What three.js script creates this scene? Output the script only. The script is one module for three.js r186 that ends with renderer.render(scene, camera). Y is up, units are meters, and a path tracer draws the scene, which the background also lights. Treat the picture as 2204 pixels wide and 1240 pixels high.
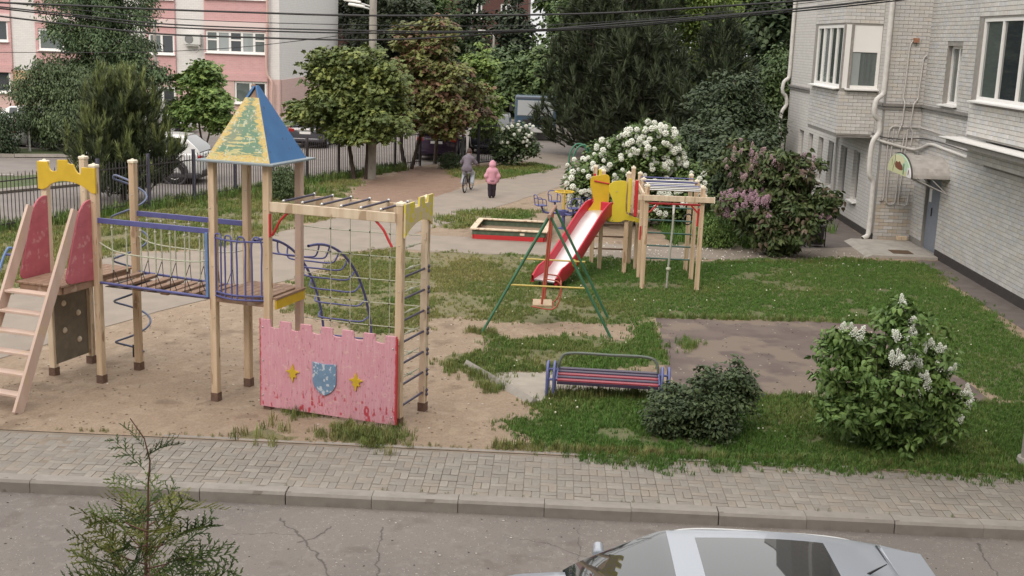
import * as THREE from 'three';
import { mergeGeometries, mergeVertices } from 'three/addons/utils/BufferGeometryUtils.js';
import { RoundedBoxGeometry } from 'three/addons/geometries/RoundedBoxGeometry.js';
import { MarchingCubes } from 'three/addons/objects/MarchingCubes.js';

// ------------------------------------------------------------------ camera, sky, sun, exposure
const scene = new THREE.Scene();
const camera = new THREE.PerspectiveCamera(27.38, 1024 / 576, 0.1, 900);
camera.position.set(0, 5.25, 0);
camera.rotation.order = 'YXZ';
camera.rotation.set(THREE.MathUtils.degToRad(-12), THREE.MathUtils.degToRad(1.8), THREE.MathUtils.degToRad(2));
scene.add(camera);

const renderer = new THREE.WebGLRenderer({ antialias: true });
renderer.toneMapping = THREE.LinearToneMapping;
renderer.toneMappingExposure = 2.08;
renderer.shadowMap.enabled = true;

{ // overcast sky: brighter towards the zenith, the same all the way round
  const w = 256, h = 128, d = new Float32Array(w * h * 4);
  for (let j = 0; j < h; j++) for (let i = 0; i < w; i++) {
    const e = Math.sin(((j + 0.5) / h - 0.5) * Math.PI);
    const L = e > 0 ? (1 + 1.5 * e) / 2.5 : 0.4;
    const k = (j * w + i) * 4, q = 1.06;
    d[k] = L * 1.0 * q; d[k + 1] = L * 0.985 * q; d[k + 2] = L * 0.97 * q; d[k + 3] = 1;
  }
  const t = new THREE.DataTexture(d, w, h, THREE.RGBAFormat, THREE.FloatType);
  t.mapping = THREE.EquirectangularReflectionMapping;
  t.magFilter = THREE.LinearFilter; t.minFilter = THREE.LinearFilter; t.needsUpdate = true;
  scene.background = t; scene.environment = t;
}
const sun = new THREE.DirectionalLight(0xfff1e2, 0.7);
sun.position.set(-22, 46, 24);
sun.target.position.set(-2, 0, -28);
sun.castShadow = true; sun.shadow.radius = 45;
Object.assign(sun.shadow.camera, { left: -50, right: 50, top: 60, bottom: -60, near: 1, far: 200 });
sun.shadow.mapSize.set(2048, 2048);
scene.add(sun, sun.target);

// ------------------------------------------------------------------ small tools
let seed = 1;
const reseed = (s) => { seed = s >>> 0; };
function rnd() { seed = (seed + 0x6D2B79F5) >>> 0; let t = seed; t = Math.imul(t ^ (t >>> 15), t | 1); t ^= t + Math.imul(t ^ (t >>> 7), t | 61); return ((t ^ (t >>> 14)) >>> 0) / 4294967296; }
const rr = (a, b) => a + (b - a) * rnd();
const clamp = (x, a = 0, b = 1) => Math.min(b, Math.max(a, x));
const smooth = (a, b, x) => { const t = clamp((x - a) / (b - a)); return t * t * (3 - 2 * t); };
const lerp = (a, b, t) => a + (b - a) * t;
const mix3 = (a, b, t) => [lerp(a[0], b[0], t), lerp(a[1], b[1], t), lerp(a[2], b[2], t)];
const V = (x, y, z) => new THREE.Vector3(x, y, z);
const hash = (x, y, s = 0) => { let h = Math.imul(x | 0, 374761393) + Math.imul(y | 0, 668265263) + Math.imul(s | 0, 362437); h = Math.imul(h ^ (h >>> 13), 1274126177); return ((h ^ (h >>> 16)) >>> 0) / 4294967296; };
const NT = new Float32Array(65536); for (let i = 0; i < 65536; i++) NT[i] = hash(i, 7, 13);
function vnoise(x, y, s = 0) {
  const xi = Math.floor(x), yi = Math.floor(y), fx = x - xi, fy = y - yi, ox = xi + s * 57, oy = yi + s * 131;
  const u = fx * fx * (3 - 2 * fx), v = fy * fy * (3 - 2 * fy), x0 = ox & 255, x1 = (ox + 1) & 255, y0 = (oy & 255) << 8, y1 = ((oy + 1) & 255) << 8;
  const a = NT[y0 | x0], b = NT[y0 | x1], c = NT[y1 | x0], d = NT[y1 | x1];
  return a + (b - a) * u + (c - a) * v + (a - b - c + d) * u * v;
}
function fbm(x, y, s = 0, oct = 4) {
  let v = 0, a = 0.5, n = 0;
  for (let i = 0; i < oct; i++) { v += a * vnoise(x, y, s + i * 17); n += a; a *= 0.5; x *= 2; y *= 2; }
  return v / n;
}
const SL = new Uint8Array(4097); for (let i = 0; i <= 4096; i++) { const c = i / 4096; SL[i] = Math.round(255 * (c <= 0.0031308 ? c * 12.92 : 1.055 * Math.pow(c, 1 / 2.4) - 0.055)); }
const toS = (c) => SL[(c < 0 ? 0 : c > 1 ? 1 : c) * 4096 | 0];
function texture(w, h, fn, colour = true) {
  const d = new Uint8Array(w * h * 4);
  for (let j = 0; j < h; j++) for (let i = 0; i < w; i++) {
    const c = fn((i + 0.5) / w, (j + 0.5) / h), k = (j * w + i) * 4;
    if (colour) { d[k] = toS(c[0]); d[k + 1] = toS(c[1]); d[k + 2] = toS(c[2]); } else { d[k] = d[k + 1] = d[k + 2] = 255 * clamp(c); }
    d[k + 3] = 255;
  }
  const t = new THREE.DataTexture(d, w, h, THREE.RGBAFormat);
  t.colorSpace = colour ? THREE.SRGBColorSpace : THREE.NoColorSpace;
  t.wrapS = t.wrapT = THREE.RepeatWrapping; t.magFilter = THREE.LinearFilter; t.minFilter = THREE.LinearMipmapLinearFilter; t.generateMipmaps = true; t.needsUpdate = true;
  return t;
}
// a grained material: two linear base colours mixed by layered noise; uv in metres, `size` metres per repeat
let matSeed = 100; const shared = new Map();
const share = (key, make) => { if (!shared.has(key)) shared.set(key, make()); return shared.get(key); };
function grained(a, b, { size = 1, freq = 8, oct = 5, contrast = 1.6, rough = 0.8, metal = 0, bump = 0, stretch = 1, spots = null, res = 256, extra = {} } = {}) {
  const s = spots ? (matSeed += 37) : 100 + freq;
  const f = (u, v) => clamp((fbm(u * freq, v * freq * stretch, s, oct) - 0.5) * contrast + 0.5);
  const tile = (u, v) => { // blend the edges so that the repeat does not show
    const e = 0.12, bu = smooth(1 - e, 1, u), bv = smooth(1 - e, 1, v);
    return lerp(lerp(f(u, v), f(u - 1, v), bu), lerp(f(u, v - 1), f(u - 1, v - 1), bu), bv);
  };
  let map, tint = [1, 1, 1];
  if (spots) map = texture(res, res, (u, v) => {
    const n = tile(u * 0.999, (v + 0.37) % 1), k = smooth(spots.at, spots.at + spots.soft, fbm(u * spots.freq, v * spots.freq * (spots.stretch || 1), s + 5, 4) * 0.8 + n * 0.2);
    return mix3(mix3(a, b, tile(u, v)), spots.c, k);
  });
  else { // one grey grain shared by alike surfaces, tinted by the material
    const ratio = Math.min(1.5, Math.max(0.5, Math.round(((b[0] + b[1] + b[2]) / (a[0] + a[1] + a[2])) * 10) / 10)), hi = Math.max(1, ratio);
    tint = a.map((q) => q * hi);
    map = share([freq, oct, contrast, stretch, ratio, res].join(), () => texture(res, res, (u, v) => { const q = lerp(1, ratio, tile(u, v)) / hi; return [q, q, q]; })).clone();
  }
  map.repeat.set(1 / size, 1 / size);
  const o = { map, roughness: rough, metalness: metal, ...extra };
  if (bump) { const bm = share('bump' + freq + '/' + stretch, () => texture(128, 128, (u, v) => tile(u, v), false)).clone(); bm.repeat.set(1 / size, 1 / size); o.bumpMap = bm; o.bumpScale = bump; }
  const m = new THREE.MeshStandardMaterial(o); m.color.setRGB(...tint); return m;
}
const plain = (r, g, b, rough = 0.6, metal = 0, extra = {}) => { const m = new THREE.MeshStandardMaterial({ roughness: rough, metalness: metal, ...extra }); m.color.setRGB(r, g, b); return m; };

// uv in metres from position and normal
function metricUV(g) {
  const p = g.attributes.position, n = g.attributes.normal, uv = new Float32Array(p.count * 2);
  for (let i = 0; i < p.count; i++) {
    const ax = Math.abs(n.getX(i)), ay = Math.abs(n.getY(i)), az = Math.abs(n.getZ(i));
    if (ay >= ax && ay >= az) { uv[2 * i] = p.getX(i); uv[2 * i + 1] = -p.getZ(i); }
    else if (ax >= az) { uv[2 * i] = p.getZ(i); uv[2 * i + 1] = p.getY(i); }
    else { uv[2 * i] = p.getX(i); uv[2 * i + 1] = p.getY(i); }
  }
  g.setAttribute('uv', new THREE.BufferAttribute(uv, 2));
  return g;
}
const flat = (g) => (g.index ? g.toNonIndexed() : g);
function join(gs) {
  gs = gs.flat(Infinity).map((g) => { g = flat(g); for (const k of Object.keys(g.attributes)) if (!['position', 'normal', 'uv'].includes(k)) g.deleteAttribute(k); if (!g.attributes.uv) metricUV(g); return g; });
  return gs.length === 1 ? gs[0] : mergeGeometries(gs);
}
const taken = new Map();
function numbered(name) { const n = taken.get(name) || 0; taken.set(name, n + 1); return n ? name + '_' + String(n).padStart(3, '0') : name; }
function mesh(name, g, m, parent = scene) {
  const o = new THREE.Mesh(g, m); o.castShadow = o.receiveShadow = true;
  o.name = parent === scene ? numbered(name) : name; parent.add(o); return o;
}
function obj(name, gs, m, parent = scene, keepUV = false) {
  const g = join(Array.isArray(gs) ? gs : [gs]);
  if (!keepUV) metricUV(g);
  return mesh(name, g, m, parent);
}
function tag(o, label, category, group) { o.userData.label = label; o.userData.category = category; if (group) o.userData.group = group; return o; }
function thing(name, label, category, [x, y, z] = [0, 0, 0], turn = 0, group) {
  const o = new THREE.Group(); o.name = numbered(name); scene.add(o);
  o.position.set(x, y, z); o.rotation.y = turn; return tag(o, label, category, group);
}
const struct = (o) => { o.userData.kind = 'structure'; return o; };
const stuff = (o) => { o.userData.kind = 'stuff'; return o; };

// geometries
function xf(g, x = 0, y = 0, z = 0, rx = 0, ry = 0, rz = 0, s = 1) {
  const m = new THREE.Matrix4().compose(V(x, y, z), new THREE.Quaternion().setFromEuler(new THREE.Euler(rx, ry, rz)), Array.isArray(s) ? V(...s) : V(s, s, s));
  g.applyMatrix4(m); return g;
}
const box = (w, h, d, x = 0, y = 0, z = 0, rx = 0, ry = 0, rz = 0) => xf(new THREE.BoxGeometry(w, h, d), x, y, z, rx, ry, rz);
const rbox = (w, h, d, x = 0, y = 0, z = 0, r = 0.01, rx = 0, ry = 0, rz = 0) => xf(new RoundedBoxGeometry(w, h, d, 2, Math.min(r, w / 2.1, h / 2.1, d / 2.1)), x, y, z, rx, ry, rz);
function between(g, a, b, roll = 0) { // g is made along +y, length 1
  const d = b.clone().sub(a), L = d.length();
  const q = new THREE.Quaternion().setFromUnitVectors(V(0, 1, 0), d.clone().normalize()).multiply(new THREE.Quaternion().setFromAxisAngle(V(0, 1, 0), roll));
  g.applyMatrix4(new THREE.Matrix4().compose(a.clone().add(b).multiplyScalar(0.5), q, V(1, L, 1))); return g;
}
const rod = (a, b, r = 0.02, n = 8, r2 = r) => between(new THREE.CylinderGeometry(r2, r, 1, n, 1), V(...a), V(...b));
const beam = (a, b, w, d, roll = 0) => between(new THREE.BoxGeometry(w, 1, d), V(...a), V(...b), roll);
const tube = (pts, r = 0.02, seg = 40, n = 8, closed = false) => new THREE.TubeGeometry(new THREE.CatmullRomCurve3(pts.map((p) => V(...p)), closed), seg, r, n, closed);
const ball = (r, x, y, z, w = 12, h = 8) => xf(new THREE.SphereGeometry(r, w, h), x, y, z);
const torus = (R, r, x, y, z, rx = 0, ry = 0, rz = 0, a = 8, b = 28) => xf(new THREE.TorusGeometry(R, r, a, b), x, y, z, rx, ry, rz);
function outline(pts) { const s = new THREE.Shape(); pts.forEach((p, i) => (i ? s.lineTo(p[0], p[1]) : s.moveTo(p[0], p[1]))); s.closePath(); return s; }
const slab = (shape, t, bevel = 0.006) => new THREE.ExtrudeGeometry(shape, { depth: t - 2 * bevel, bevelEnabled: bevel > 0, bevelSize: bevel, bevelThickness: bevel, bevelSegments: 2, steps: 1, curveSegments: 10 }).translate(0, 0, bevel);
// tapered, bent limb
function limb(pts, r0, r1, seg = 8, n = 7) {
  const c = new THREE.CatmullRomCurve3(pts.map((p) => V(...p))), pos = [], nor = [], idx = [];
  const fr = c.computeFrenetFrames(seg, false);
  for (let i = 0; i <= seg; i++) {
    const t = i / seg, p = c.getPointAt(t), r = lerp(r0, r1, Math.pow(t, 0.8));
    for (let j = 0; j <= n; j++) {
      const a = (j / n) * Math.PI * 2, q = fr.normals[i].clone().multiplyScalar(Math.cos(a)).add(fr.binormals[i].clone().multiplyScalar(Math.sin(a)));
      pos.push(p.x + q.x * r, p.y + q.y * r, p.z + q.z * r); nor.push(q.x, q.y, q.z);
    }
  }
  for (let i = 0; i < seg; i++) for (let j = 0; j < n; j++) { const a = i * (n + 1) + j, b = a + n + 1; idx.push(a, a + 1, b, b, a + 1, b + 1); }
  const g = new THREE.BufferGeometry();
  g.setAttribute('position', new THREE.Float32BufferAttribute(pos, 3)); g.setAttribute('normal', new THREE.Float32BufferAttribute(nor, 3)); g.setIndex(idx);
  return metricUV(g);
}
// flat sheet with an uneven outline, lying in xz at height y; pts are [x, z]
function sheet(pts, y, jitter = 0, step = 0.4, s = 3) {
  const q = [];
  for (let i = 0; i < pts.length; i++) {
    const a = pts[i], b = pts[(i + 1) % pts.length], L = Math.hypot(b[0] - a[0], b[1] - a[1]), n = jitter ? Math.max(1, Math.round(L / step)) : 1;
    for (let k = 0; k < n; k++) {
      const t = k / n, x = lerp(a[0], b[0], t), z = lerp(a[1], b[1], t), j = jitter * (a[2] === undefined ? 1 : a[2]);
      q.push([x + j * (fbm(x * 1.7, z * 1.7, s, 3) - 0.5) * 2.4, -(z + j * (fbm(x * 1.7, z * 1.7, s + 50, 3) - 0.5) * 2.4)]);
    }
  }
  return metricUV(xf(new THREE.ShapeGeometry(outline(q)), 0, y, 0, -Math.PI / 2));
}
function inside(poly, x, z) { let c = false; for (let i = 0, j = poly.length - 1; i < poly.length; j = i++) { const a = poly[i], b = poly[j]; if ((a[1] > z) !== (b[1] > z) && x < ((b[0] - a[0]) * (z - a[1])) / (b[1] - a[1]) + a[0]) c = !c; } return c; }

// ------------------------------------------------------------------ shared materials (linear base colours)
const M = {};
M.wood = grained([0.64, 0.495, 0.345], [0.50, 0.365, 0.24], { size: 1.1, freq: 16, stretch: 0.1, contrast: 2.2, rough: 0.65, bump: 0.0015, spots: { at: 0.62, soft: 0.06, freq: 16, stretch: 0.2, c: [0.34, 0.225, 0.14] } });
M.woodPale = grained([0.68, 0.565, 0.425], [0.55, 0.43, 0.305], { size: 1.1, freq: 16, stretch: 0.1, contrast: 2.2, rough: 0.65, bump: 0.0015, spots: { at: 0.64, soft: 0.06, freq: 14, stretch: 0.25, c: [0.40, 0.29, 0.19] } });
M.woodPink = grained([0.60, 0.46, 0.385], [0.52, 0.375, 0.31], { size: 0.9, freq: 5, stretch: 0.2, rough: 0.7, bump: 0.0012, spots: { at: 0.62, soft: 0.1, freq: 6, c: [0.56, 0.42, 0.30] } });
M.plank = grained([0.30, 0.19, 0.13], [0.20, 0.12, 0.08], { size: 0.6, freq: 6, stretch: 0.3, rough: 0.8, bump: 0.002, spots: { at: 0.6, soft: 0.1, freq: 8, c: [0.36, 0.26, 0.19] } });
M.capWhite = plain(0.74, 0.66, 0.52, 0.5);
M.shoe = grained([0.13, 0.08, 0.06], [0.22, 0.13, 0.09], { size: 0.3, rough: 0.7, metal: 0.3 });
M.blueTube = grained([0.105, 0.11, 0.30], [0.07, 0.07, 0.20], { size: 0.7, freq: 7, rough: 0.45, contrast: 1.2 });
M.blueLight = grained([0.16, 0.27, 0.52], [0.11, 0.18, 0.40], { size: 0.7, freq: 7, rough: 0.45 });
M.rope = grained([0.46, 0.47, 0.36], [0.36, 0.36, 0.27], { size: 0.1, freq: 6, rough: 0.95 });
M.rung = grained([0.085, 0.075, 0.12], [0.065, 0.055, 0.085], { size: 0.5, rough: 0.5 });
M.metal = plain(0.55, 0.54, 0.52, 0.3, 0.9);
M.darkMetal = plain(0.05, 0.045, 0.05, 0.5, 0.3);
M.red = plain(0.50, 0.03, 0.035, 0.4);
M.yellow = grained([0.66, 0.44, 0.03], [0.56, 0.35, 0.02], { size: 0.6, freq: 5, rough: 0.42, contrast: 1.1 });
M.yellowBright = grained([0.70, 0.56, 0.05], [0.62, 0.48, 0.04], { size: 0.6, freq: 5, rough: 0.42, contrast: 1.1 });
M.white = plain(0.78, 0.77, 0.75, 0.45);
M.glass = new THREE.MeshPhysicalMaterial({ roughness: 0.04, metalness: 0, clearcoat: 1, clearcoatRoughness: 0.03 }); M.glass.color.setRGB(0.035, 0.042, 0.048);
M.pane = new THREE.MeshPhysicalMaterial({ roughness: 0.03, transmission: 1, thickness: 0, ior: 1.5 }); M.pane.color.setRGB(0.9, 0.95, 0.95);
M.bark = grained([0.10, 0.075, 0.06], [0.055, 0.04, 0.032], { size: 0.4, freq: 6, stretch: 0.3, rough: 0.95, bump: 0.006 });
M.concrete = grained([0.40, 0.37, 0.33], [0.30, 0.275, 0.245], { size: 1.4, freq: 7, rough: 0.9, bump: 0.001 });

// ------------------------------------------------------------------ the ground
const GRASS = {
  main: [[-5.02, -27.91], [-4.05, -28.71], [-2.08, -28.45], [0.76, -28.65], [2.47, -28.65], [6.00, -29.31], [7.63, -29.86], [9.28, -29.90], [9.15, -22.36], [9.06, -19.77], [8.13, -17.56], [6.97, -17.67], [6.75, -19.40], [5.50, -22.85], [2.10, -22.50], [1.34, -21.83], [0.20, -21.96], [-1.11, -21.58], [-1.55, -21.65], [-2.14, -21.39], [-2.71, -20.47], [-3.50, -20.68], [-4.09, -21.11], [-4.94, -21.79], [-5.48, -22.85], [-5.01, -25.91]],
  band: [[-1.31, -20.68], [-0.87, -20.38], [-0.21, -20.14], [0.62, -20.81], [1.29, -20.66], [1.87, -21.81], [2.12, -22.24], [2.15, -19.84], [2.13, -18.81], [1.98, -19.07], [0.05, -18.34], [-0.39, -18.27], [-0.83, -18.12], [-1.36, -18.25], [-1.34, -18.96], [-0.75, -19.51]],
  front: [[-0.14, -16.77], [0.13, -17.04], [1.83, -17.34], [2.05, -17.42], [3.78, -17.63], [6.69, -17.63], [8.10, -17.33], [6.91, -14.41], [4.35, -14.43], [1.39, -14.31], [1.04, -14.49], [0.09, -14.50], [-0.58, -14.53], [-0.65, -14.70], [-0.10, -14.87], [-0.70, -15.65], [-0.12, -16.04]],
  panel: [[-2.98, -15.03], [-2.68, -15.47], [-2.08, -15.35], [-1.84, -15.19], [-1.86, -14.63], [-2.31, -14.39], [-2.66, -14.34], [-2.95, -14.57]],
  tuft: [[-3.84, -14.72], [-3.77, -14.92], [-3.53, -14.86], [-3.43, -14.54], [-3.74, -14.46]],
  under: [[-3.60, -15.69], [-3.18, -15.71], [-3.05, -15.42], [-3.50, -15.41]],
  court: [[2.24, -20.32], [2.54, -20.70], [2.86, -20.59], [2.79, -20.04], [2.21, -19.85]],
  board: [[-1.13, -18.15], [-0.76, -18.21], [-0.53, -17.11], [-0.77, -16.95]],
  left: [[-15.59, -25.79], [-13.83, -28.86], [-11.36, -35.17], [-8.61, -40.74], [-7.02, -42.23], [-6.73, -38.19], [-6.24, -34.91], [-6.09, -33.81], [-7.27, -30.26], [-8.33, -27.53], [-10.34, -26.69], [-10.66, -22.09], [-11.14, -18.22]],
  gate: [[-2.04, -43.87], [0.27, -48.70], [-0.82, -50.33], [-2.84, -47.77], [-4.15, -45.63], [-3.46, -43.84]],
  dry: [[-3.20, -32.06], [-3.07, -34.07], [-1.95, -35.80], [-0.53, -36.19], [-0.31, -35.46], [-1.69, -33.72], [-2.39, -32.35]],
  weeds: [[3.16, -31.16], [6.32, -30.97], [8.16, -34.33], [8.40, -40.30], [5.42, -44.53], [3.87, -39.01]],
  behind: [[5.06, -44.42], [9.34, -38.90], [11.82, -59.93], [2.45, -58.61], [1.82, -52.70]],
  tintedSoil: [[-6.05, -33.64], [-6.63, -37.64], [-6.60, -42.80], [-5.41, -47.20], [-3.60, -47.85], [-3.12, -43.96], [-3.17, -41.27], [-3.96, -38.43], [-4.89, -36.51]],
};
const pathMain = [[-9.80, -14.86], [-8.63, -17.77], [-7.33, -20.97], [-6.72, -22.43], [-5.75, -24.07], [-5.03, -26.02], [-5.02, -27.91], [-4.07, -28.84], [-3.57, -31.41], [-2.53, -34.21], [0.35, -42.92], [1.30, -47.85], [2.03, -52.78], [-1.15, -55.92], [-1.45, -51.46], [0.27, -48.70], [-2.04, -43.87], [-3.15, -41.02], [-3.95, -38.32], [-4.89, -36.51], [-6.05, -33.64], [-7.23, -30.12], [-8.30, -27.41], [-10.30, -26.58], [-10.62, -22.02], [-11.05, -16.84]];
const pathCross = [[-5.02, -27.91], [-4.07, -28.84], [-2.09, -28.57], [0.77, -28.77], [2.48, -28.78], [6.03, -29.44], [8.27, -30.07], [8.24, -32.14], [5.71, -30.97], [4.14, -31.10], [1.54, -30.78], [-0.42, -30.67], [-3.53, -31.03]];
const BB = Object.fromEntries(Object.entries(GRASS).map(([k, P]) => [k, [Math.min(...P.map((q) => q[0])), Math.max(...P.map((q) => q[0])), Math.min(...P.map((q) => q[1])), Math.max(...P.map((q) => q[1]))]]));
const grassAt = (x, z, keys) => {
  const j = 0.42, ax = x + (fbm(x * 1.3, z * 1.3, 11, 3) - 0.5) * j * 2.2, az = z + (fbm(x * 1.3, z * 1.3, 23, 3) - 0.5) * j * 2.2;
  for (const k of keys) { const b = BB[k]; if (ax > b[0] && ax < b[1] && az > b[2] && az < b[3] && inside(GRASS[k], ax, az)) return k; }
  return null;
};
const dryAndTint = (x, z) => clamp(smooth(2.2, -2.6, x) * 0.78 + (fbm(x * 0.9, z * 0.9, 41, 3) - 0.5) * 1.1);  // drier grass to the left, with some warm lens tint put into its colour
const court = [[2.09, -22.42], [5.5, -22.75], [6.62, -22.6], [6.9, -17.62], [4.6, -17.62], [2.06, -17.45]];
{
  const huge = struct(obj('terrain', sheet([[-300, 60], [300, 60], [300, -420], [-300, -420]], -0.4), grained([0.055, 0.075, 0.03], [0.09, 0.08, 0.045], { size: 6, rough: 1 })));
  huge.receiveShadow = true;
  // yard: dusty soil, sand, thatch under the grass
  const X0 = -14, X1 = 11, Z0 = -14.4, Z1 = -50, N = 1600;
  const lawnKeys = Object.keys(GRASS).filter((k) => k !== 'tintedSoil');
  // coarse masks on a small raster, then sampled
  const MN = 1000, mask = new Uint8Array(MN * MN);
  for (let j = 0; j < MN; j++) for (let i = 0; i < MN; i++) mask[j * MN + i] = grassAt(lerp(X0, X1, i / MN), lerp(Z0, Z1, j / MN), lawnKeys) ? 1 : 0;
  const map = texture(N, N, (u, v) => {
    const x = lerp(X0, X1, u), z = lerp(Z0, Z1, v);
    const n1 = fbm(x * 0.7, z * 0.7, 3, 4), n2 = fbm(x * 5, z * 5, 4, 3), n3 = hash(Math.floor(u * N), Math.floor(v * N), 9);
    let c = mix3([0.292, 0.215, 0.150], [0.245, 0.183, 0.130], n1);
    c = mix3(c, [0.325, 0.252, 0.182], smooth(0.5, 0.72, n2) * 0.55);
    c = mix3(c, [0.15, 0.105, 0.07], smooth(0.62, 0.8, fbm(x * 2.2, z * 2.2, 6, 4)) * 0.6);
    const red = inside(GRASS.tintedSoil, x + (n2 - 0.5) * 0.8, z + (n1 - 0.5) * 1.5);
    if (red) c = mix3(c, [0.19, 0.105, 0.075], 0.6);  // reddish lens veil painted into the colour of the bare soil
    const k = mask[Math.floor(v * MN) * MN + Math.floor(u * MN)];
    if (k) {
      const d = dryAndTint(x, z);
      const g = mix3([0.055, 0.092, 0.020], [0.150, 0.135, 0.058], clamp(d * 0.9 + (n2 - 0.5) * 0.7));
      c = mix3(c, g, 0.55 + 0.35 * n2);
    }
    const f = 0.86 + 0.28 * n3;
    return [c[0] * f, c[1] * f, c[2] * f];
  });
  map.wrapS = map.wrapT = THREE.ClampToEdgeWrapping;
  const g = sheet([[-20.1, -14.47], [30, -14.47], [30, -75], [4, -75], [1.6, -53], [-3.4, -49.5], [-5.2, -48.2], [-14, -28.3]], 0);
  const uv = g.attributes.uv, p = g.attributes.position;
  for (let i = 0; i < p.count; i++) uv.setXY(i, (p.getX(i) - X0) / (X1 - X0), (p.getZ(i) - Z0) / (Z1 - Z0));
  // trodden relief: hollows and scuffs
  const rel = texture(1024, 1024, (u, v) => { const x = lerp(X0, X1, u), z = lerp(Z0, Z1, v); return 0.5 + (fbm(x * 1.6, z * 1.6, 201, 3) - 0.5) * 0.7 + (fbm(x * 9, z * 9, 202, 3) - 0.5) * 0.6; }, false); rel.wrapS = rel.wrapT = THREE.ClampToEdgeWrapping;
  const m = new THREE.MeshStandardMaterial({ map, roughness: 1, bumpMap: rel, bumpScale: 0.06 });
  struct(mesh('ground', g, m));

  M.path = grained([0.285, 0.240, 0.198], [0.235, 0.198, 0.165], { size: 3.1, freq: 9, oct: 6, rough: 0.95, res: 512, spots: { at: 0.60, soft: 0.12, freq: 5, c: [0.26, 0.205, 0.15] } });
  struct(obj('path', sheet(pathMain, 0.008, 0.09, 0.35), M.path));
  struct(obj('path', sheet(pathCross, 0.004, 0.14, 0.3, 9), M.path));
  const courtMat = grained([0.110, 0.082, 0.074], [0.150, 0.115, 0.10], { size: 4.9, freq: 14, oct: 6, contrast: 2.4, rough: 0.95, res: 1024, spots: { at: 0.53, soft: 0.14, freq: 7, c: [0.185, 0.145, 0.115] } });
  struct(obj('court', sheet(court, 0.004, 0.17, 0.2, 5), courtMat));
  const stripMat = grained([0.105, 0.088, 0.08], [0.150, 0.128, 0.115], { size: 2.2, freq: 8, oct: 6, rough: 0.95 });
  struct(obj('walkway', sheet([[9.36, -30.1], [9.985, -30.1], [9.985, -14.6], [9.2, -14.6], [9.25, -22]], 0.004, 0.05, 0.4), stripMat));
  struct(obj('walkway', sheet([[6.4, -31.1], [8.3, -31.9], [8.95, -33.2], [8.95, -47.5], [8.0, -47.5], [7.7, -37]], 0.006, 0.06, 0.4), stripMat));
  // kerb board lying in the sand, and the concrete pad under the bench
  struct(obj('bench_pad', sheet([[-0.95, -18.1], [0.6, -18.35], [1.85, -18.3], [1.9, -17.3], [0.2, -17.05], [-0.1, -16.6]], 0.005, 0.07, 0.2, 15), grained([0.36, 0.32, 0.27], [0.30, 0.255, 0.205], { size: 1.3, freq: 8, rough: 0.95 })));
  const kb = obj('garden_edging', beam([-1.28, 0.03, -18.49], [-0.15, 0.03, -16.58], 0.07, 0.12), M.concrete);
  tag(kb, 'thin concrete edging strip sunk slantwise in the sand left of the bench', 'edging');

  // front road
  const cracks = [[[-2.91, -12.39], [-2.81, -12.2], [-2.7, -12.13], [-2.59, -11.94], [-2.34, -11.55], [-2.08, -11.03], [-1.8, -10.2]], [[-3.32, -11.91], [-3.03, -11.97], [-2.6, -12.0]], [[-2.59, -11.81], [-2.43, -11.89], [-2.37, -12.0], [-2.31, -12.22]], [[-1.74, -12.29], [-1.71, -11.92], [-1.68, -11.62], [-1.61, -11.08], [-1.55, -10.2]], [[-0.19, -12.15], [0.11, -12.07], [0.32, -11.91], [0.51, -11.76]], [[4.95, -12.62], [4.88, -12.07], [4.88, -11.5]], [[0.45, -12.61], [0.44, -11.86], [0.5, -11]]];
  const cw = [0.009, 0.0045, 0.009, 0.007, 0.004, 0.008, 0.003];
  const seg = (px, pz, a, b) => { const dx = b[0] - a[0], dz = b[1] - a[1], t = clamp(((px - a[0]) * dx + (pz - a[1]) * dz) / (dx * dx + dz * dz)); return Math.hypot(px - a[0] - dx * t, pz - a[1] - dz * t); };
  const RX0 = -8, RX1 = 8, RZ0 = -12.78, RZ1 = -8.78;
  const dist = (x, z) => { let q = 0; if (!((x > -3.5 && x < -1.3) || (x > -0.3 && x < 0.7) || (x > 4.7 && x < 5.1))) return 0; const wx = x + (fbm(x * 9, z * 9, 71, 3) - 0.5) * 0.09, wz = z + (fbm(x * 9, z * 9, 72, 3) - 0.5) * 0.09; cracks.forEach((c, i) => { for (let k = 0; k + 1 < c.length; k++) { const d = seg(wx, wz, c[k], c[k + 1]); q = Math.max(q, 1 - smooth(cw[i] * 0.6, cw[i] * 1.9, d)); } }); return q; };
  const rm = texture(2048, 512, (u, v) => {
    const x = lerp(RX0, RX1, u), z = lerp(RZ0, RZ1, v), n3 = hash(Math.floor(u * 2048), Math.floor(v * 512), 19), n1 = fbm(x * 0.8, z * 0.8, 31, 4), n2 = fbm(x * 14, z * 14, 32, 3);
    let c = mix3([0.205, 0.178, 0.158], [0.165, 0.145, 0.130], clamp((n1 - 0.5) * 2 + 0.5));
    c = mix3(c, [0.24, 0.215, 0.19], smooth(0.55, 0.8, n2) * 0.5);
    if (n3 > 0.996) c = [0.5, 0.47, 0.42]; else if (n3 < 0.004) c = [0.07, 0.06, 0.055];
    c = mix3(c, [0.115, 0.095, 0.082], smooth(0.66, 0.78, fbm(x * 2.4, z * 2.4, 37, 4)) * 0.45);
    c = mix3(c, [0.035, 0.03, 0.027], dist(x, z) * 0.62);
    const f = 0.9 + 0.2 * n3; return [c[0] * f, c[1] * f, c[2] * f];
  });
  const rg = sheet([[-60, -12.79], [60, -12.79], [60, -6.8], [-60, -6.8]], -0.15), ruv = rg.attributes.uv, rp = rg.attributes.position;
  for (let i = 0; i < rp.count; i++) ruv.setXY(i, (rp.getX(i) - RX0) / (RX1 - RX0), (rp.getZ(i) - RZ0) / (RZ1 - RZ0));
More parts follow.
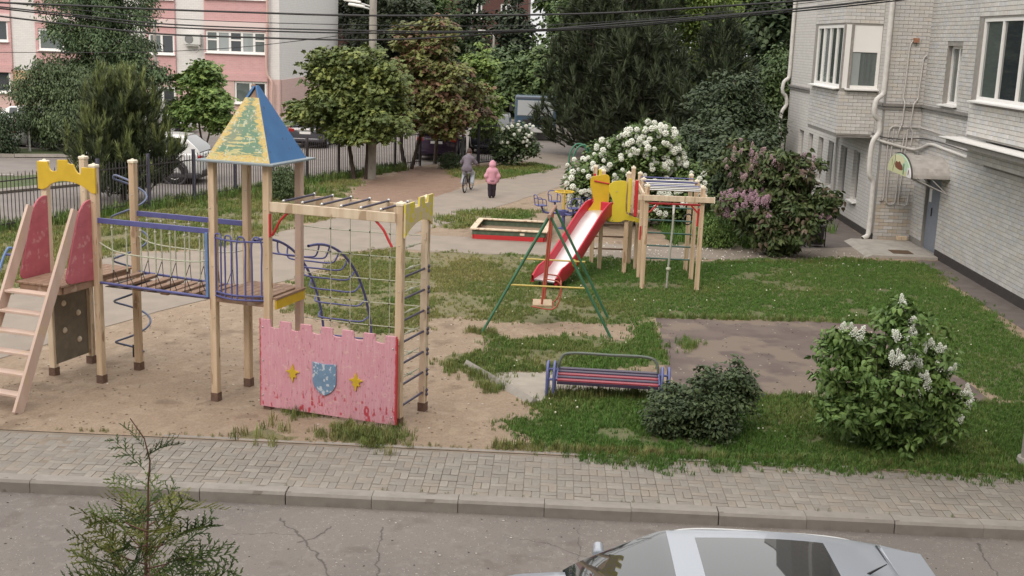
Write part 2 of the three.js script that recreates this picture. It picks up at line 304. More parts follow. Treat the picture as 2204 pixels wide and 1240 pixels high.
  struct(mesh('road', rg, new THREE.MeshStandardMaterial({ map: rm, roughness: 0.93 })));
  struct(obj('near_verge', box(120, 0.3, 9.2, 0, -0.15, -2.2), grained([0.06, 0.08, 0.03], [0.09, 0.09, 0.04], { size: 2, rough: 1 })));

  // kerb stones, one metre each
  const kerb = new THREE.Group(); kerb.name = 'kerb'; struct(kerb); scene.add(kerb);
  const km = [0, 1, 2, 3].map((i) => grained([0.315 - i * 0.012, 0.285 - i * 0.012, 0.25 - i * 0.01], [0.235, 0.21, 0.185], { size: 1.1, freq: 9, rough: 0.92, bump: 0.0015, spots: { at: 0.68, soft: 0.06, freq: 5 + i, c: [0.17, 0.145, 0.12] } }));
  reseed(5);
  const ks = new THREE.Shape(); ks.moveTo(0, -0.32); ks.lineTo(0.2, -0.32); ks.lineTo(0.2, -0.028); ks.lineTo(0.176, 0); ks.lineTo(0, 0);
  const kg = metricUV(new THREE.ExtrudeGeometry(ks, { depth: 0.986, bevelEnabled: true, bevelSize: 0.004, bevelThickness: 0.004, bevelSegments: 1 }).rotateY(Math.PI / 2 * 3).translate(0.99, -0.004, 0));
  // profile x becomes +z after the turn
  for (let i = -11; i < 12; i++) { const s = mesh('kerb_stone', kg, km[Math.floor(rnd() * 4)], kerb); s.position.set(0.06 + i + rr(-0.004, 0.004), rr(-0.006, 0.002), -12.985 + rr(-0.006, 0.006)); }

  // pavers laid in pairs, each pair across its neighbours
  const pave = new THREE.Group(); pave.name = 'pavement'; struct(pave); scene.add(pave);
  obj('bedding', sheet([[-60, -12.985], [60, -12.985], [60, -14.48], [-60, -14.48]], -0.009), grained([0.25, 0.205, 0.16], [0.18, 0.15, 0.12], { size: 0.9, rough: 1 }), pave);
  const tones = [[0.285, 0.252, 0.214], [0.268, 0.236, 0.20], [0.31, 0.278, 0.238], [0.255, 0.226, 0.194], [0.29, 0.250, 0.208], [0.275, 0.249, 0.216]];
  const pm = tones.map((t) => grained(t, t.map((q) => q * 0.78), { size: 0.5, freq: 8, rough: 0.93, res: 128 }));
  const pg = metricUV(xf(flat(new RoundedBoxGeometry(0.193, 0.06, 0.093, 1, 0.004)), 0, -0.03, 0));
  const pall = [];
  for (let r = 0; r < 7; r++) for (let c = -45; c < 45; c++) for (let k = 0; k < 2; k++) {
    const turn = (r + c) & 1, x = c * 0.2 + 0.1 + (turn ? (k - 0.5) * 0.1 : 0), z = -13.09 - r * 0.2 + (turn ? 0 : (k - 0.5) * 0.1);
    pall.push({ x: x + rr(-0.002, 0.002), z: z + rr(-0.002, 0.002), y: rr(-0.005, 0.001) + (fbm(x * 0.8, z * 0.8, 81, 2) - 0.5) * 0.014, turn, a: rr(-0.012, 0.012), m: Math.floor(rnd() * 6), tx: rr(-0.012, 0.012), tz: rr(-0.012, 0.012) });
  }
  // the largest in view: the rows by the kerb, inside the frame
  const vis = pall.filter((q) => Math.abs(q.x) < 6.3).sort((a, b) => b.z - a.z || Math.abs(a.x) - Math.abs(b.x));
  const chosen = new Set(vis.slice(0, 300));
  const rest = [];
  for (const q of pall) {
    const e = new THREE.Euler(q.tx, (q.turn ? Math.PI / 2 : 0) + q.a, q.tz);
    if (chosen.has(q)) { const o = mesh('paver', pg, pm[q.m], pave); o.position.set(q.x, q.y, q.z); o.rotation.copy(e); }
    else rest.push([pg.clone().applyMatrix4(new THREE.Matrix4().compose(V(q.x, q.y, q.z), new THREE.Quaternion().setFromEuler(e), V(1, 1, 1))), q.m]);
  }
  const rg2 = mergeGeometries(rest.map(([gg, mi]) => { const n = gg.attributes.position.count, ca = new Float32Array(n * 3); for (let i = 0; i < n; i++) ca.set(tones[mi].map((q) => q * 0.9 / 0.3), i * 3); gg.setAttribute('color', new THREE.BufferAttribute(ca, 3)); return gg; }));
  const pvm = grained([0.31, 0.31, 0.31], [0.255, 0.255, 0.255], { size: 0.5, freq: 8, rough: 0.93, extra: { vertexColors: true } });
  stuff(mesh('pavers', rg2, pvm, pave));
  for (let i = -9; i < 9; i++) obj('border_stone', rbox(0.985, 0.12, 0.07, i + 0.55, -0.058 + rr(-0.006, 0.006), -14.525 + rr(-0.006, 0.006), 0.008), km[(i + 20) % 4], pave);

  // street and car park beyond the fence
  M.street = grained([0.215, 0.188, 0.172], [0.165, 0.145, 0.132], { size: 5, freq: 8, oct: 6, rough: 0.95, res: 512 });
  struct(obj('street', sheet([[-90, -27.5], [8, -27.5], [30, -60], [30, -130], [-90, -130]], -0.03), M.street));
  const verge = grained([0.055, 0.075, 0.025], [0.09, 0.10, 0.04], { size: 2.2, freq: 9, rough: 1 });
  const isles = [[[-40, -28], [-17.4, -35.0], [-15.4, -38.3], [-16.6, -41.2], [-18.2, -39.2], [-40, -35]], [[-60, -44.6], [-21, -45.4], [-17.6, -46.6], [-16.6, -48.4], [-17.4, -50.2], [-19.2, -50], [-20.6, -47.9], [-60, -47.8]], [[-60, -61.5], [-18.8, -61.8], [-14.6, -63.5], [-14, -66.5], [-15, -90], [-60, -90]], [[-4.8, -75.6], [14, -77], [40, -78], [40, -120], [-7, -120], [-6, -79]]];
  isles.forEach((q, i) => {
    struct(mesh('verge', metricUV(xf(slab(outline(q.map(([x, z]) => [x, -z])), 0.12, 0), 0, -0.05, 0, -Math.PI / 2)), verge));
    const kk = new THREE.Group(); kk.name = numbered('verge_kerb'); struct(kk); scene.add(kk);
    const ps = q.map(([x, z]) => [x, 0.045, z]); for (let k = 0; k < ps.length; k++) obj('kerb_stone', beam(ps[k], ps[(k + 1) % ps.length], 0.13, 0.12), km[1], kk);
  });
}

// grass: separate blades in tufts
const bladeGeo = (n, h, w, spread, s) => {
  reseed(s); const pos = [], nor = [];
  for (let i = 0; i < n; i++) {
    const a = rr(0, 6.283), b = rr(0, 6.283), r = spread * Math.sqrt(rnd()), x = r * Math.cos(b), z = r * Math.sin(b), hh = h * rr(0.55, 1.1), L = rr(0.15, 0.7) * hh, c = Math.cos(a), q = Math.sin(a);
    const l = [x - q * w / 2, 0, z + c * w / 2], rt = [x + q * w / 2, 0, z - c * w / 2], m1 = [x - q * w * 0.35 + c * L * 0.4, hh * 0.6, z + c * w * 0.35 + q * L * 0.4], m2 = [x + q * w * 0.35 + c * L * 0.4, hh * 0.6, z - c * w * 0.35 + q * L * 0.4], t = [x + c * L, hh, z + q * L];
    for (const tri of [[l, rt, m2], [l, m2, m1], [m1, m2, t]]) { for (const v of tri) { pos.push(...v); } }
  }
  const g = new THREE.BufferGeometry(); g.setAttribute('position', new THREE.Float32BufferAttribute(pos, 3)); g.computeVertexNormals(); return g;
};
M.blade = new THREE.MeshStandardMaterial({ roughness: 0.75, side: THREE.DoubleSide }); M.blade.color.setRGB(1, 1, 1);
function instanced(name, geo, mat, list, parent = scene) { // list: [x,y,z, scale, yaw, [r,g,b], tiltX, tiltZ]
  const im = new THREE.InstancedMesh(geo, mat, list.length); im.castShadow = im.receiveShadow = true;
  im.name = parent === scene ? numbered(name) : name; const o = new THREE.Object3D(), c = new THREE.Color();
  list.forEach((q, i) => { o.position.set(q[0], q[1], q[2]); o.rotation.set(q[6] || 0, q[4], q[7] || 0, 'YXZ'); if (Array.isArray(q[3])) o.scale.set(...q[3]); else o.scale.setScalar(q[3]); o.updateMatrix(); im.setMatrixAt(i, o.matrix); c.setRGB(...q[5]); im.setColorAt(i, c); });
  parent.add(im); return im;
}
{
  const short = bladeGeo(9, 0.075, 0.011, 0.05, 61), long = bladeGeo(11, 0.17, 0.014, 0.07, 62), weed = bladeGeo(12, 0.5, 0.03, 0.13, 63);
  const gShort = [], gLong = [], gWeed = [];
  reseed(7);
  const fill = (k, dens, out, s0, s1, lean = 0) => {
    const P = GRASS[k], xs = P.map((q) => q[0]), zs = P.map((q) => q[1]), x0 = Math.max(-14, Math.min(...xs) - 0.5), x1 = Math.max(...xs) + 0.5, z0 = Math.min(...zs) - 0.5, z1 = Math.max(...zs) + 0.5, n = Math.round((x1 - x0) * (z1 - z0) * dens);
    for (let i = 0; i < n; i++) {
      const x = rr(x0, x1), z = rr(z0, z1);
      if (grassAt(x + rr(-0.28, 0.28) * (rnd() < 0.5 ? 1 : 0), z + rr(-0.28, 0.28) * (rnd() < 0.5 ? 1 : 0), [k]) !== k) continue;
      if (k !== 'court' && inside(court, x, z) && rnd() < 0.96) continue;
      const d = dryAndTint(x, z), pn = fbm(x * 1.1, z * 1.1, 55, 4);
      if (k !== 'weeds' && k !== 'court' && pn < 0.30 + d * 0.17 && rnd() < 0.85) continue;
      const c = mix3([0.080, 0.172, 0.024], [0.255, 0.235, 0.08], clamp(d * 0.85 + rr(-0.28, 0.25) + (fbm(x * 0.5, z * 0.5, 58, 2) - 0.5) * 0.6)), f = rr(0.7, 1.2);
      out.push([x, 0, z, rr(s0, s1), rr(0, 6.28), [c[0] * f, c[1] * f, c[2] * f]]);
    }
  };
  fill('main', 360, gShort, 0.55, 1.1); fill('band', 420, gShort, 0.7, 1.4); fill('front', 520, gShort, 0.6, 1.2); fill('front', 90, gLong, 0.3, 0.62);
  fill('panel', 380, gLong, 0.35, 0.9); fill('tuft', 320, gLong, 0.6, 1.1); fill('under', 260, gLong, 0.5, 1.0); fill('court', 260, gLong, 0.4, 0.9); fill('board', 260, gLong, 0.4, 0.95);
  fill('left', 110, gShort, 1.0, 2.0); fill('gate', 120, gShort, 1.0, 2.2); fill('dry', 160, gShort, 1, 2.4); fill('weeds', 40, gWeed, 0.3, 0.8); fill('behind', 14, gWeed, 0.4, 0.9);
  // longer grass along edges: under the bench, by the swing legs, the fence, the pavement edge
  const edge = (a, b, n, w, out, s0, s1, dry = 0.4) => { for (let i = 0; i < n; i++) { const t = rnd(), x = lerp(a[0], b[0], t) + rr(-w, w), z = lerp(a[1], b[1], t) + rr(-w, w), c = mix3([0.095, 0.18, 0.03], [0.25, 0.22, 0.085], clamp(dry + rr(-0.3, 0.3))), f = rr(0.7, 1.15); out.push([x, 0, z, rr(s0, s1), rr(0, 6.28), [c[0] * f, c[1] * f, c[2] * f]]); } };
  edge([0.1, -16.95], [1.9, -17.15], 190, 0.09, gLong, 0.6, 1.15, 0.45);
  edge([-0.6, -14.66], [1.6, -14.6], 150, 0.1, gLong, 0.35, 0.85, 0.7); edge([1.6, -14.62], [7, -14.62], 260, 0.08, gLong, 0.35, 0.8, 0.35);
  edge([-1.35, -20.7], [-0.85, -20.6], 50, 0.12, gLong, 0.5, 0.9, 0.6); edge([2.1, -22.5], [6.4, -22.8], 260, 0.1, gLong, 0.35, 0.8, 0.3); edge([2.0, -17.4], [6.8, -17.5], 260, 0.1, gLong, 0.4, 0.9, 0.3);
  edge([-13.8, -28.9], [-6, -46.2], 900, 0.35, gLong, 0.9, 2.2, 0.15); edge([-9.5, -36.2], [-7.6, -38.5], 60, 0.5, gWeed, 0.5, 0.9, 0.1);
  edge([-6.4, -14.56], [-0.6, -14.58], 90, 0.05, gLong, 0.15, 0.4, 0.75); edge([-4, -13.0], [6.4, -13.0], 26, 0.02, gLong, 0.12, 0.28, 0.5); edge([1.5, -14.3], [6.4, -14.3], 60, 0.12, gLong, 0.15, 0.4, 0.4);
  edge([-3, -14.8], [-2, -14.75], 70, 0.18, gLong, 0.4, 0.9, 0.6); edge([4, -28.5], [8, -29.6], 200, 0.12, gLong, 0.4, 0.8, 0.25);
  stuff(tag(instanced('grass', short, M.blade, gShort), 'short trampled grass of the lawns around the swing and slide', 'grass'));
  stuff(tag(instanced('long_grass', long, M.blade, gLong), 'longer unmown grass tufts along edges, bench and fence', 'grass'));
  stuff(tag(instanced('weeds', weed, M.blade, gWeed), 'tall bright weeds behind the slide and by the fence', 'weeds'));
  // pebbles, dry leaves and bits of litter on the bare ground
  const peb = flat(new THREE.IcosahedronGeometry(0.014, 0)), pb = []; reseed(78);
  for (let i = 0; i < 1500; i++) { const x = rr(-10, 1.5), z = rr(-23, -14.6); if (grassAt(x, z, ['main', 'band', 'front'])) continue; const k = rnd(), c = k < 0.5 ? [0.16, 0.11, 0.075] : k < 0.8 ? [0.34, 0.27, 0.2] : k < 0.93 ? [0.10, 0.075, 0.05] : [0.55, 0.5, 0.44]; pb.push([x, 0.004, z, [rr(0.5, 1.7), rr(0.25, 0.6), rr(0.5, 1.7)], rr(0, 6), c]); }
  for (let i = 0; i < 320; i++) { const k = rnd(); pb.push([rr(2.1, 6.7), 0.008, rr(-22.4, -17.5), [rr(0.5, 1.5), 0.3, rr(0.5, 1.5)], rr(0, 6), k < 0.4 ? [0.3, 0.25, 0.19] : k < 0.7 ? [0.06, 0.05, 0.04] : [0.42, 0.38, 0.3]]); }
  for (let i = 0; i < 220; i++) pb.push([rr(-7, 7), -0.146, rr(-12.7, -10), [rr(0.4, 1.1), 0.3, rr(0.4, 1.1)], rr(0, 6), rnd() < 0.5 ? [0.5, 0.46, 0.4] : [0.08, 0.07, 0.06]]);
  stuff(tag(instanced('pebbles', peb, plain(1, 1, 1, 0.95), pb), 'small pebbles and bits of litter scattered over sand and road', 'pebbles'));
  // fallen petals and small flowers
  const petal = flat(new THREE.IcosahedronGeometry(0.016, 0)); const pl = []; reseed(77);
  for (let i = 0; i < 330; i++) { const x = rr(0.6, 8.2), z = rr(-31, -28.6); pl.push([x, 0.014, z, rr(0.4, 1.3), 0, [0.75, 0.74, 0.66]]); }
  for (let i = 0; i < 120; i++) { const x = rr(-1, 8.5), z = rr(-28, -15); if (grassAt(x, z, ['main', 'band', 'front'])) pl.push([x, 0.07, z, rr(0.5, 1.1), 0, [0.72, 0.71, 0.55]]); }
  stuff(tag(instanced('petals', petal, plain(1, 1, 1, 0.8), pl), 'white petals and clover heads scattered over path and lawn', 'petals'));
}

// ------------------------------------------------------------------ buildings
// a wall panel in local x (along), y (up), facing +z, with openings cut through
function panel(w0, w1, h0, h1, holes = [], t = 0.25) {
  const s = outline([[w0, h0], [w1, h0], [w1, h1], [w0, h1]]);
  for (const [a, b, c, d] of holes) { const p = new THREE.Path(); p.moveTo(a, c); p.lineTo(a, d); p.lineTo(b, d); p.lineTo(b, c); p.closePath(); s.holes.push(p); }
  return new THREE.ExtrudeGeometry(s, { depth: t, bevelEnabled: false }).translate(0, 0, -t);
}
const SIDE = { front: [0, 0, 0], west: [0, -Math.PI / 2, 0], east: [0, Math.PI / 2, 0], back: [0, Math.PI, 0] };
function place(g, at, side) { return xf(g, at[0], at[1], at[2], ...SIDE[side]); }
function partAt(name, gs, m, parent, at, side) { const o = obj(name, gs, m, parent); o.position.set(...at); o.rotation.set(...SIDE[side]); return o; }
// window with frame, mullions, sill; local like panel(); recessed by `r`
function windowPart(parent, at, side, [a, b, c, d], { lights = 2, r = 0.12, fw = 0.06, sill = true, cross = null, glass = M.glass, frame = M.white, sillMat = M.white, bars = [] } = {}) {
  const w = new THREE.Group(); w.name = 'window'; w.position.set(...at); w.rotation.set(...SIDE[side]); parent.add(w);
  const fr = [box(b - a, fw, 0.07, (a + b) / 2, c + fw / 2, -r), box(b - a, fw, 0.07, (a + b) / 2, d - fw / 2, -r), box(fw, d - c - 2 * fw, 0.07, a + fw / 2, (c + d) / 2, -r), box(fw, d - c - 2 * fw, 0.07, b - fw / 2, (c + d) / 2, -r)];
  obj('frame', fr, frame, w);
  for (let i = 1; i < lights; i++) obj('mullion', box(fw * 1.15, d - c - 2 * fw, 0.066, a + ((b - a) * i) / lights, (c + d) / 2, -r), frame, w);
  for (const [x0, x1, y] of bars) obj('transom', box(x1 - x0, fw * 0.8, 0.062, (x0 + x1) / 2, y, -r), frame, w);
  for (let i = 0; i < lights; i++) { const x0 = a + ((b - a) * i) / lights + fw * 0.5, x1 = a + ((b - a) * (i + 1)) / lights - fw * 0.5; obj('pane', box(x1 - x0, d - c - 1.6 * fw, 0.012, (x0 + x1) / 2, (c + d) / 2, -r - 0.01), Array.isArray(glass) ? glass[i % glass.length] : glass, w); }
  if (sill) obj('sill', box(b - a + 0.1, 0.03, 0.26, (a + b) / 2, c - 0.017, 0.06 - r * 0.4, 0.12), sillMat, w);
  return w;
}
const glassDark = M.glass, glassMid = M.glass.clone(), glassPale = M.glass.clone(); glassMid.color.setRGB(0.10, 0.12, 0.115); glassPale.color.setRGB(0.30, 0.33, 0.33);
// far brickwork: pattern too small to pick apart
function brickMat(a, b, mortar, L = 0.26, H = 0.098) {
  const rows = 20, cols = 8;
  const t = texture(512, 512, (u, v) => {
    const r = Math.floor(v * rows), x = u * cols + (r & 1 ? 0.5 : 0), c = Math.floor(x) % cols, fx = x - Math.floor(x), fy = v * rows - r;
    if (fx < 0.05 || fy < 0.13) return mortar;
    const k = hash(c, r, 3), n = fbm(u * 60, v * 60, 5, 2); return mix3(mix3(a, b, k), mortar, 0.16 * n);
  });
  t.repeat.set(1 / (L * cols), 1 / (H * rows));
  return new THREE.MeshStandardMaterial({ map: t, roughness: 0.9 });
}
M.wallFar = brickMat([0.61, 0.595, 0.57], [0.55, 0.535, 0.51], [0.38, 0.36, 0.34]);
M.mortar = grained([0.30, 0.285, 0.265], [0.24, 0.225, 0.21], { size: 0.7, rough: 1 });
M.zinc = plain(0.62, 0.62, 0.61, 0.45, 0.1);
M.pipe = grained([0.66, 0.64, 0.61], [0.56, 0.54, 0.50], { size: 0.8, rough: 0.5 });
M.gas = plain(0.50, 0.48, 0.46, 0.5, 0.1);
M.cornice = grained([0.26, 0.245, 0.23], [0.17, 0.16, 0.15], { size: 0.9, freq: 7, rough: 0.95 });

{
  const B = thing('brick_apartment_building', 'pale silicate brick apartment building with glazed bay on the right edge', 'building', [0, 0, 0]);
  const up = 15;
  // wall A: plane x = 10 facing west; local u = world z, so openings are given in z
  const doorA = [-31.95, -30.72, 0.06, 2.1], winA = [-31.42, -30.25, 3.93, 5.4];
  partAt('wall', panel(-33.0, -10, -0.4, up, [doorA, winA]), M.mortar, B, [10.006, 0, 0], 'west');
  partAt('wall', panel(9.0, 10.2, -0.4, up), M.mortar, B, [0, 0, -33.006], 'front');
  const tall = [[-44.2, -43.4], [-42.55, -41.8], [-40.9, -40.15], [-39.35, -38.6], [-37.6, -36.8], [-35.95, -35.2]].map(([a, b]) => [a, b, 0.8, 2.28]);
  partAt('wall', panel(-46.6, -33.27, -0.4, up, tall), M.wallFar, B, [9.0, 0, 0], 'west');
  partAt('wall', panel(-18, -9.02, -0.4, up), M.wallFar, B, [0, 0, -46.6], 'back');
  obj('roof', box(14, 0.3, 37, 16.0, up + 0.15, -28.2), M.cornice, B);
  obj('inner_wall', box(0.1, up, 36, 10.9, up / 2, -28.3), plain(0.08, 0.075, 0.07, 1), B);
  tall.forEach((h) => windowPart(B, [9.0, 0, 0], 'west', h, { lights: 1, r: 0.14, sill: h[0] > -38, glass: glassDark, frame: M.gas }));
  windowPart(B, [10, 0, 0], 'west', winA, { lights: 2, r: 0.16, glass: [glassMid, glassPale], fw: 0.07 });
  // door
  const door = obj('door', rbox(1.19, 2.03, 0.05, 0, 0, 0, 0.01), grained([0.21, 0.24, 0.29], [0.175, 0.20, 0.25], { size: 1, rough: 0.5, contrast: 1 }), B); door.position.set(10.1, 1.08, -31.335); door.rotation.y = -Math.PI / 2;
  obj('handle', [box(0.03, 0.22, 0.03, -0.18, 0, 0.035), rod([-0.18, 0.02, 0.03], [-0.06, 0.02, 0.07], 0.012)], M.darkMetal, door);
  obj('notice', box(0.2, 0.36, 0.004, -0.4, 0.42, 0.029), M.white, door);
  // bay over wall A: brick shaft, ribbon window, metal ledge
  const bx = 9.5;
  const bayWin = [-27.55, -19.4, 4.2, 6.02];
  partAt('wall', panel(-27.85, -19, 3.36, up, [bayWin]), M.mortar, B, [bx + 0.006, 0, 0], 'west');
  obj('bay_return', box(0.5, up - 3.36, 0.25, 9.76, (up + 3.36) / 2, -27.72), M.wallFar, B);
  windowPart(B, [bx, 0, 0], 'west', bayWin, { lights: 7, r: 0.06, fw: 0.085, glass: [glassMid, glassDark, glassMid, glassMid, glassDark, glassMid, glassMid] });
  const ledge = new THREE.Group(); ledge.name = 'ledge'; B.add(ledge);
  obj('metal_sheet', beam([9.30, 3.30, -28.35], [9.30, 3.30, -18.5], 0.52, 0.02, 0).applyMatrix4(new THREE.Matrix4()), M.white, ledge).rotation.z = 0;
  obj('fascia', [box(0.10, 0.10, 9.5, 9.16, 3.215, -23.3), box(0.55, 0.06, 9.2, 9.55, 3.17, -23.2)], M.cornice, ledge);
  partAt('band', panel(-28.0, -18.5, 2.8, 3.14), M.mortar, B, [9.62, 0, 0], 'west');
  // cornice round the building, pipe shelf, plinth
  obj('cornice', [box(0.09, 0.07, 5.2, 9.96, 3.78, -30.45), box(0.05, 0.06, 5.2, 9.98, 3.68, -30.45), box(1.06, 0.07, 0.09, 9.46, 3.78, -32.96), box(1.04, 0.06, 0.05, 9.47, 3.68, -32.98), box(0.09, 0.07, 13.6, 8.96, 3.78, -39.85), box(0.05, 0.06, 13.6, 8.98, 3.68, -39.85)], M.cornice, B);
  obj('plinth', [box(0.03, 0.3, 16.6, 9.985, 0.07, -22.35), box(0.03, 0.3, 13.6, 8.985, 0.05, -39.85), box(0.97, 0.14, 0.03, 9.50, -0.02, -32.985)], grained([0.035, 0.03, 0.028], [0.07, 0.06, 0.052], { size: 0.8, rough: 0.9 }), B);
  // second bay, over the tall narrow windows
  const qx = 7.96, qz = -34.0;
  partAt('wall', panel(-37.95, qz, 2.84, up, [[-37.6, -34.2, 4.15, 5.9]]), M.mortar, B, [qx + 0.006, 0, 0], 'west');
  partAt('wall', panel(qx + 0.02, 9.0, 2.84, up, [[8.12, 8.99, 4.15, 5.9]]), M.mortar, B, [0, 0, qz - 0.006], 'front');
  obj('soffit', box(1.04, 0.1, 3.9, 8.49, 2.83, -35.97), M.cornice, B);
  obj('bay_return', box(1.0, up - 2.9, 0.2, 8.5, (up + 2.9) / 2, -37.86), M.wallFar, B);
  windowPart(B, [qx, 0, 0], 'west', [-37.6, -34.2, 4.15, 5.9], { lights: 4, r: 0.05, fw: 0.09, glass: [glassMid, glassPale, glassMid, glassMid] });
  const w2 = windowPart(B, [0, 0, qz], 'front', [8.12, 8.99, 4.15, 5.24], { lights: 1, r: 0.05, fw: 0.085, glass: glassMid });
  obj('spandrel', box(0.87, 0.66, 0.05, 8.555, 5.57, -0.05), M.white, w2);
  obj('corner_post', box(0.14, 1.75, 0.14, 8.06, 5.025, -0.06), M.white, w2);
  obj('interior_curtain', box(0.22, 0.9, 0.01, 8.34, 4.68, -0.045), glassPale, w2);

  // bricks, one by one, on the near faces
  const bt = [[0.64, 0.625, 0.595], [0.61, 0.59, 0.56], [0.67, 0.655, 0.63], [0.58, 0.57, 0.55], [0.635, 0.60, 0.55], [0.60, 0.60, 0.60], [0.575, 0.50, 0.415]];
  const bm = bt.map((t) => grained(t, t.map((q) => q * 0.82), { size: 0.7, freq: 9, rough: 0.92, res: 128 }));
  const unit = (L) => metricUV(flat(new THREE.BoxGeometry(L, 0.088, 0.02)));
  const full = unit(0.25), half = unit(0.12);
  const all = []; reseed(21);
  const lay = (u0, u1, v0, v1, holes, at, side, near) => {
    for (let r = 0, v = v0 + 0.05; v < v1 - 0.03; r++, v += 0.098) {
      for (let u = u0 + (r & 1 ? 0 : -0.13); u < u1; u += 0.26) {
        let a = Math.max(u, u0), b = Math.min(u + 0.25, u1); if (b - a < 0.05) continue;
        // cut at openings
        let parts = [[a, b]];
        for (const h of holes) if (v + 0.044 > h[2] - 0.02 && v - 0.044 < h[3] + 0.02) parts = parts.flatMap(([p, q]) => { const o = []; if (p < h[0] - 0.01) o.push([p, Math.min(q, h[0] - 0.004)]); if (q > h[1] + 0.01) o.push([Math.max(p, h[1] + 0.004), q]); return o; });
        for (const [p, q] of parts) if (q - p > 0.03) all.push({ c: (p + q) / 2, L: q - p, v, at, side, near: near((p + q) / 2, v), m: side === 'front' && v < 1.2 && rnd() < 0.62 - 0.4 * v ? 6 : Math.floor(rnd() * 6), d: rr(-0.002, 0.003) });
      }
    }
  };
  lay(-33, -20, 0.22, 7.3, [doorA, winA, [-27.9, -19, 2.78, 8]], [10, 0, 0], 'west', (u, v) => (u > -24.4 ? -1 : 30 + u));
  lay(-27.85, -22.5, 3.4, 4.12, [], [bx, 0, 0], 'west', (u, v) => (u > -24.2 ? -1 : 40 + u));
  lay(-27.85, -22.5, 6.05, 7.2, [], [bx, 0, 0], 'west', (u, v) => (u > -24.2 || v > 6.5 ? -1 : 34 + u));
  lay(-28.0, -22.5, 2.8, 3.14, [], [9.62, 0, 0], 'west', (u, v) => (u > -24.2 ? -1 : 39 + u));
  lay(9.0, 9.995, 0.05, 7.3, [], [0, 0, -33], 'front', (u, v) => (v > 6.4 ? -1 : 6));
  lay(qx, 8.995, 2.88, 4.1, [], [0, 0, qz], 'front', () => 20);
  lay(qx, 8.995, 5.94, 7.3, [], [0, 0, qz], 'front', (u, v) => (v > 6.5 ? -1 : 15));
  lay(-37.95, qz, 2.88, 4.1, [], [qx, 0, 0], 'west', () => 2);
  lay(-37.95, qz, 5.94, 7.3, [], [qx, 0, 0], 'west', () => 1);
  all.sort((a, b) => b.near - a.near);
  const others = [];
  all.forEach((q, i) => {
    const L = q.L > 0.2 ? full : half, s = q.L / (q.L > 0.2 ? 0.25 : 0.12), off = q.d;
    const p = q.side === 'front' ? [q.c, q.v, q.at[2] + off] : [q.at[0] - off, q.v, q.c];
    const e = new THREE.Euler(...SIDE[q.side]);
    if (i < 300) { const o = mesh('brick', L, bm[q.m], B); o.position.set(...p); o.rotation.copy(e); o.scale.x = s; }
    else { const g = L.clone().applyMatrix4(new THREE.Matrix4().compose(V(...p), new THREE.Quaternion().setFromEuler(e), V(s, 1, 1))); const n = g.attributes.position.count, ca = new Float32Array(n * 3); for (let k = 0; k < n; k++) ca.set(bt[q.m].map((w) => w / 0.60), k * 3); g.setAttribute('color', new THREE.BufferAttribute(ca, 3)); others.push(g); }
  });
  const om = grained([0.56, 0.56, 0.56], [0.47, 0.47, 0.47], { size: 0.7, freq: 9, rough: 0.92, extra: { vertexColors: true } });
  stuff(mesh('brickwork', mergeGeometries(others), om, B));

  // down pipes
  const dp = (x, z) => obj('downpipe', tube([[x, 9, z], [x, 6, z], [x, 4.3, z], [x - 0.02, 4.05, z], [x - 0.16, 3.95, z + 0.06], [x - 0.22, 3.8, z + 0.08], [x - 0.2, 3.5, z + 0.06], [x - 0.06, 3.36, z], [x - 0.02, 3.2, z], [x - 0.02, 3.02, z], [x - 0.14, 2.85, z + 0.04], [x - 0.19, 2.7, z + 0.05], [x - 0.17, 1.85, z + 0.04], [x - 0.06, 1.7, z], [x - 0.04, 1.4, z], [x - 0.04, 0.3, z], [x - 0.06, 0.17, z + 0.02], [x - 0.22, 0.09, z + 0.1]], 0.07, 110, 10), M.pipe, B);
  dp(8.88, -32.9); dp(8.9, -46.5);
  obj('downpipe_rod', rod([8.94, 4.0, -38.0], [8.94, 0.3, -38.0], 0.045), M.pipe, B);
  // gas and heating pipes
  const gp = (pts, r = 0.022) => obj('gas_pipe', tube(pts, r, 60, 7), M.gas, B), z = -32.93;
  gp([[9.08, 1.25, z], [9.1, 1.13, z], [9.16, 1.2, z], [9.16, 1.4, z], [9.14, 2.9, z], [9.15, 3.12, z], [9.22, 3.2, z], [9.5, 3.2, z], [9.9, 3.2, z], [9.93, 3.2, -32.6], [9.94, 3.15, -30]]);
  gp([[9.26, 3.14, z], [9.24, 2.0, z], [9.25, 1.16, z], [9.28, 1.07, z], [9.36, 1.06, z], [9.46, 1.07, z], [9.49, 1.16, z], [9.5, 1.9, z], [9.56, 3.0, z]]);
  gp([[9.64, 3.14, z], [9.61, 2.0, z], [9.58, 1.16, z], [9.6, 1.07, z], [9.7, 1.05, z], [9.8, 1.05, z], [9.83, 1.12, z], [9.84, 1.4, z]]);
  gp([[9.55, 5.5, z - 0.02], [9.5, 5.46, z], [9.47, 5.3, z], [9.45, 4.3, z], [9.44, 3.95, z], [9.46, 3.86, z + 0.08], [9.46, 3.6, z + 0.06], [9.45, 3.3, z + 0.05], [9.4, 3.12, z + 0.05], [9.38, 2.9, z]]);
  gp([[9.95, 5.15, z], [9.87, 5.05, z], [9.86, 4.9, z], [9.83, 4.2, z], [9.82, 3.95, z], [9.72, 3.85, z + 0.08], [9.7, 3.6, z + 0.06], [9.69, 3.2, z + 0.04], [9.76, 3.08, z + 0.03], [9.76, 2.7, z]]);
  obj('service_pipe', tube([[8.96, 2.84, -34.2], [8.95, 2.8, -33.1], [9.0, 2.78, z], [9.5, 2.66, z], [9.85, 2.6, z], [9.92, 2.68, -32.5], [9.93, 2.84, -31.8], [9.94, 2.82, -30.5], [9.94, 2.76, -28.2]], 0.04, 70, 8), M.pipe, B);
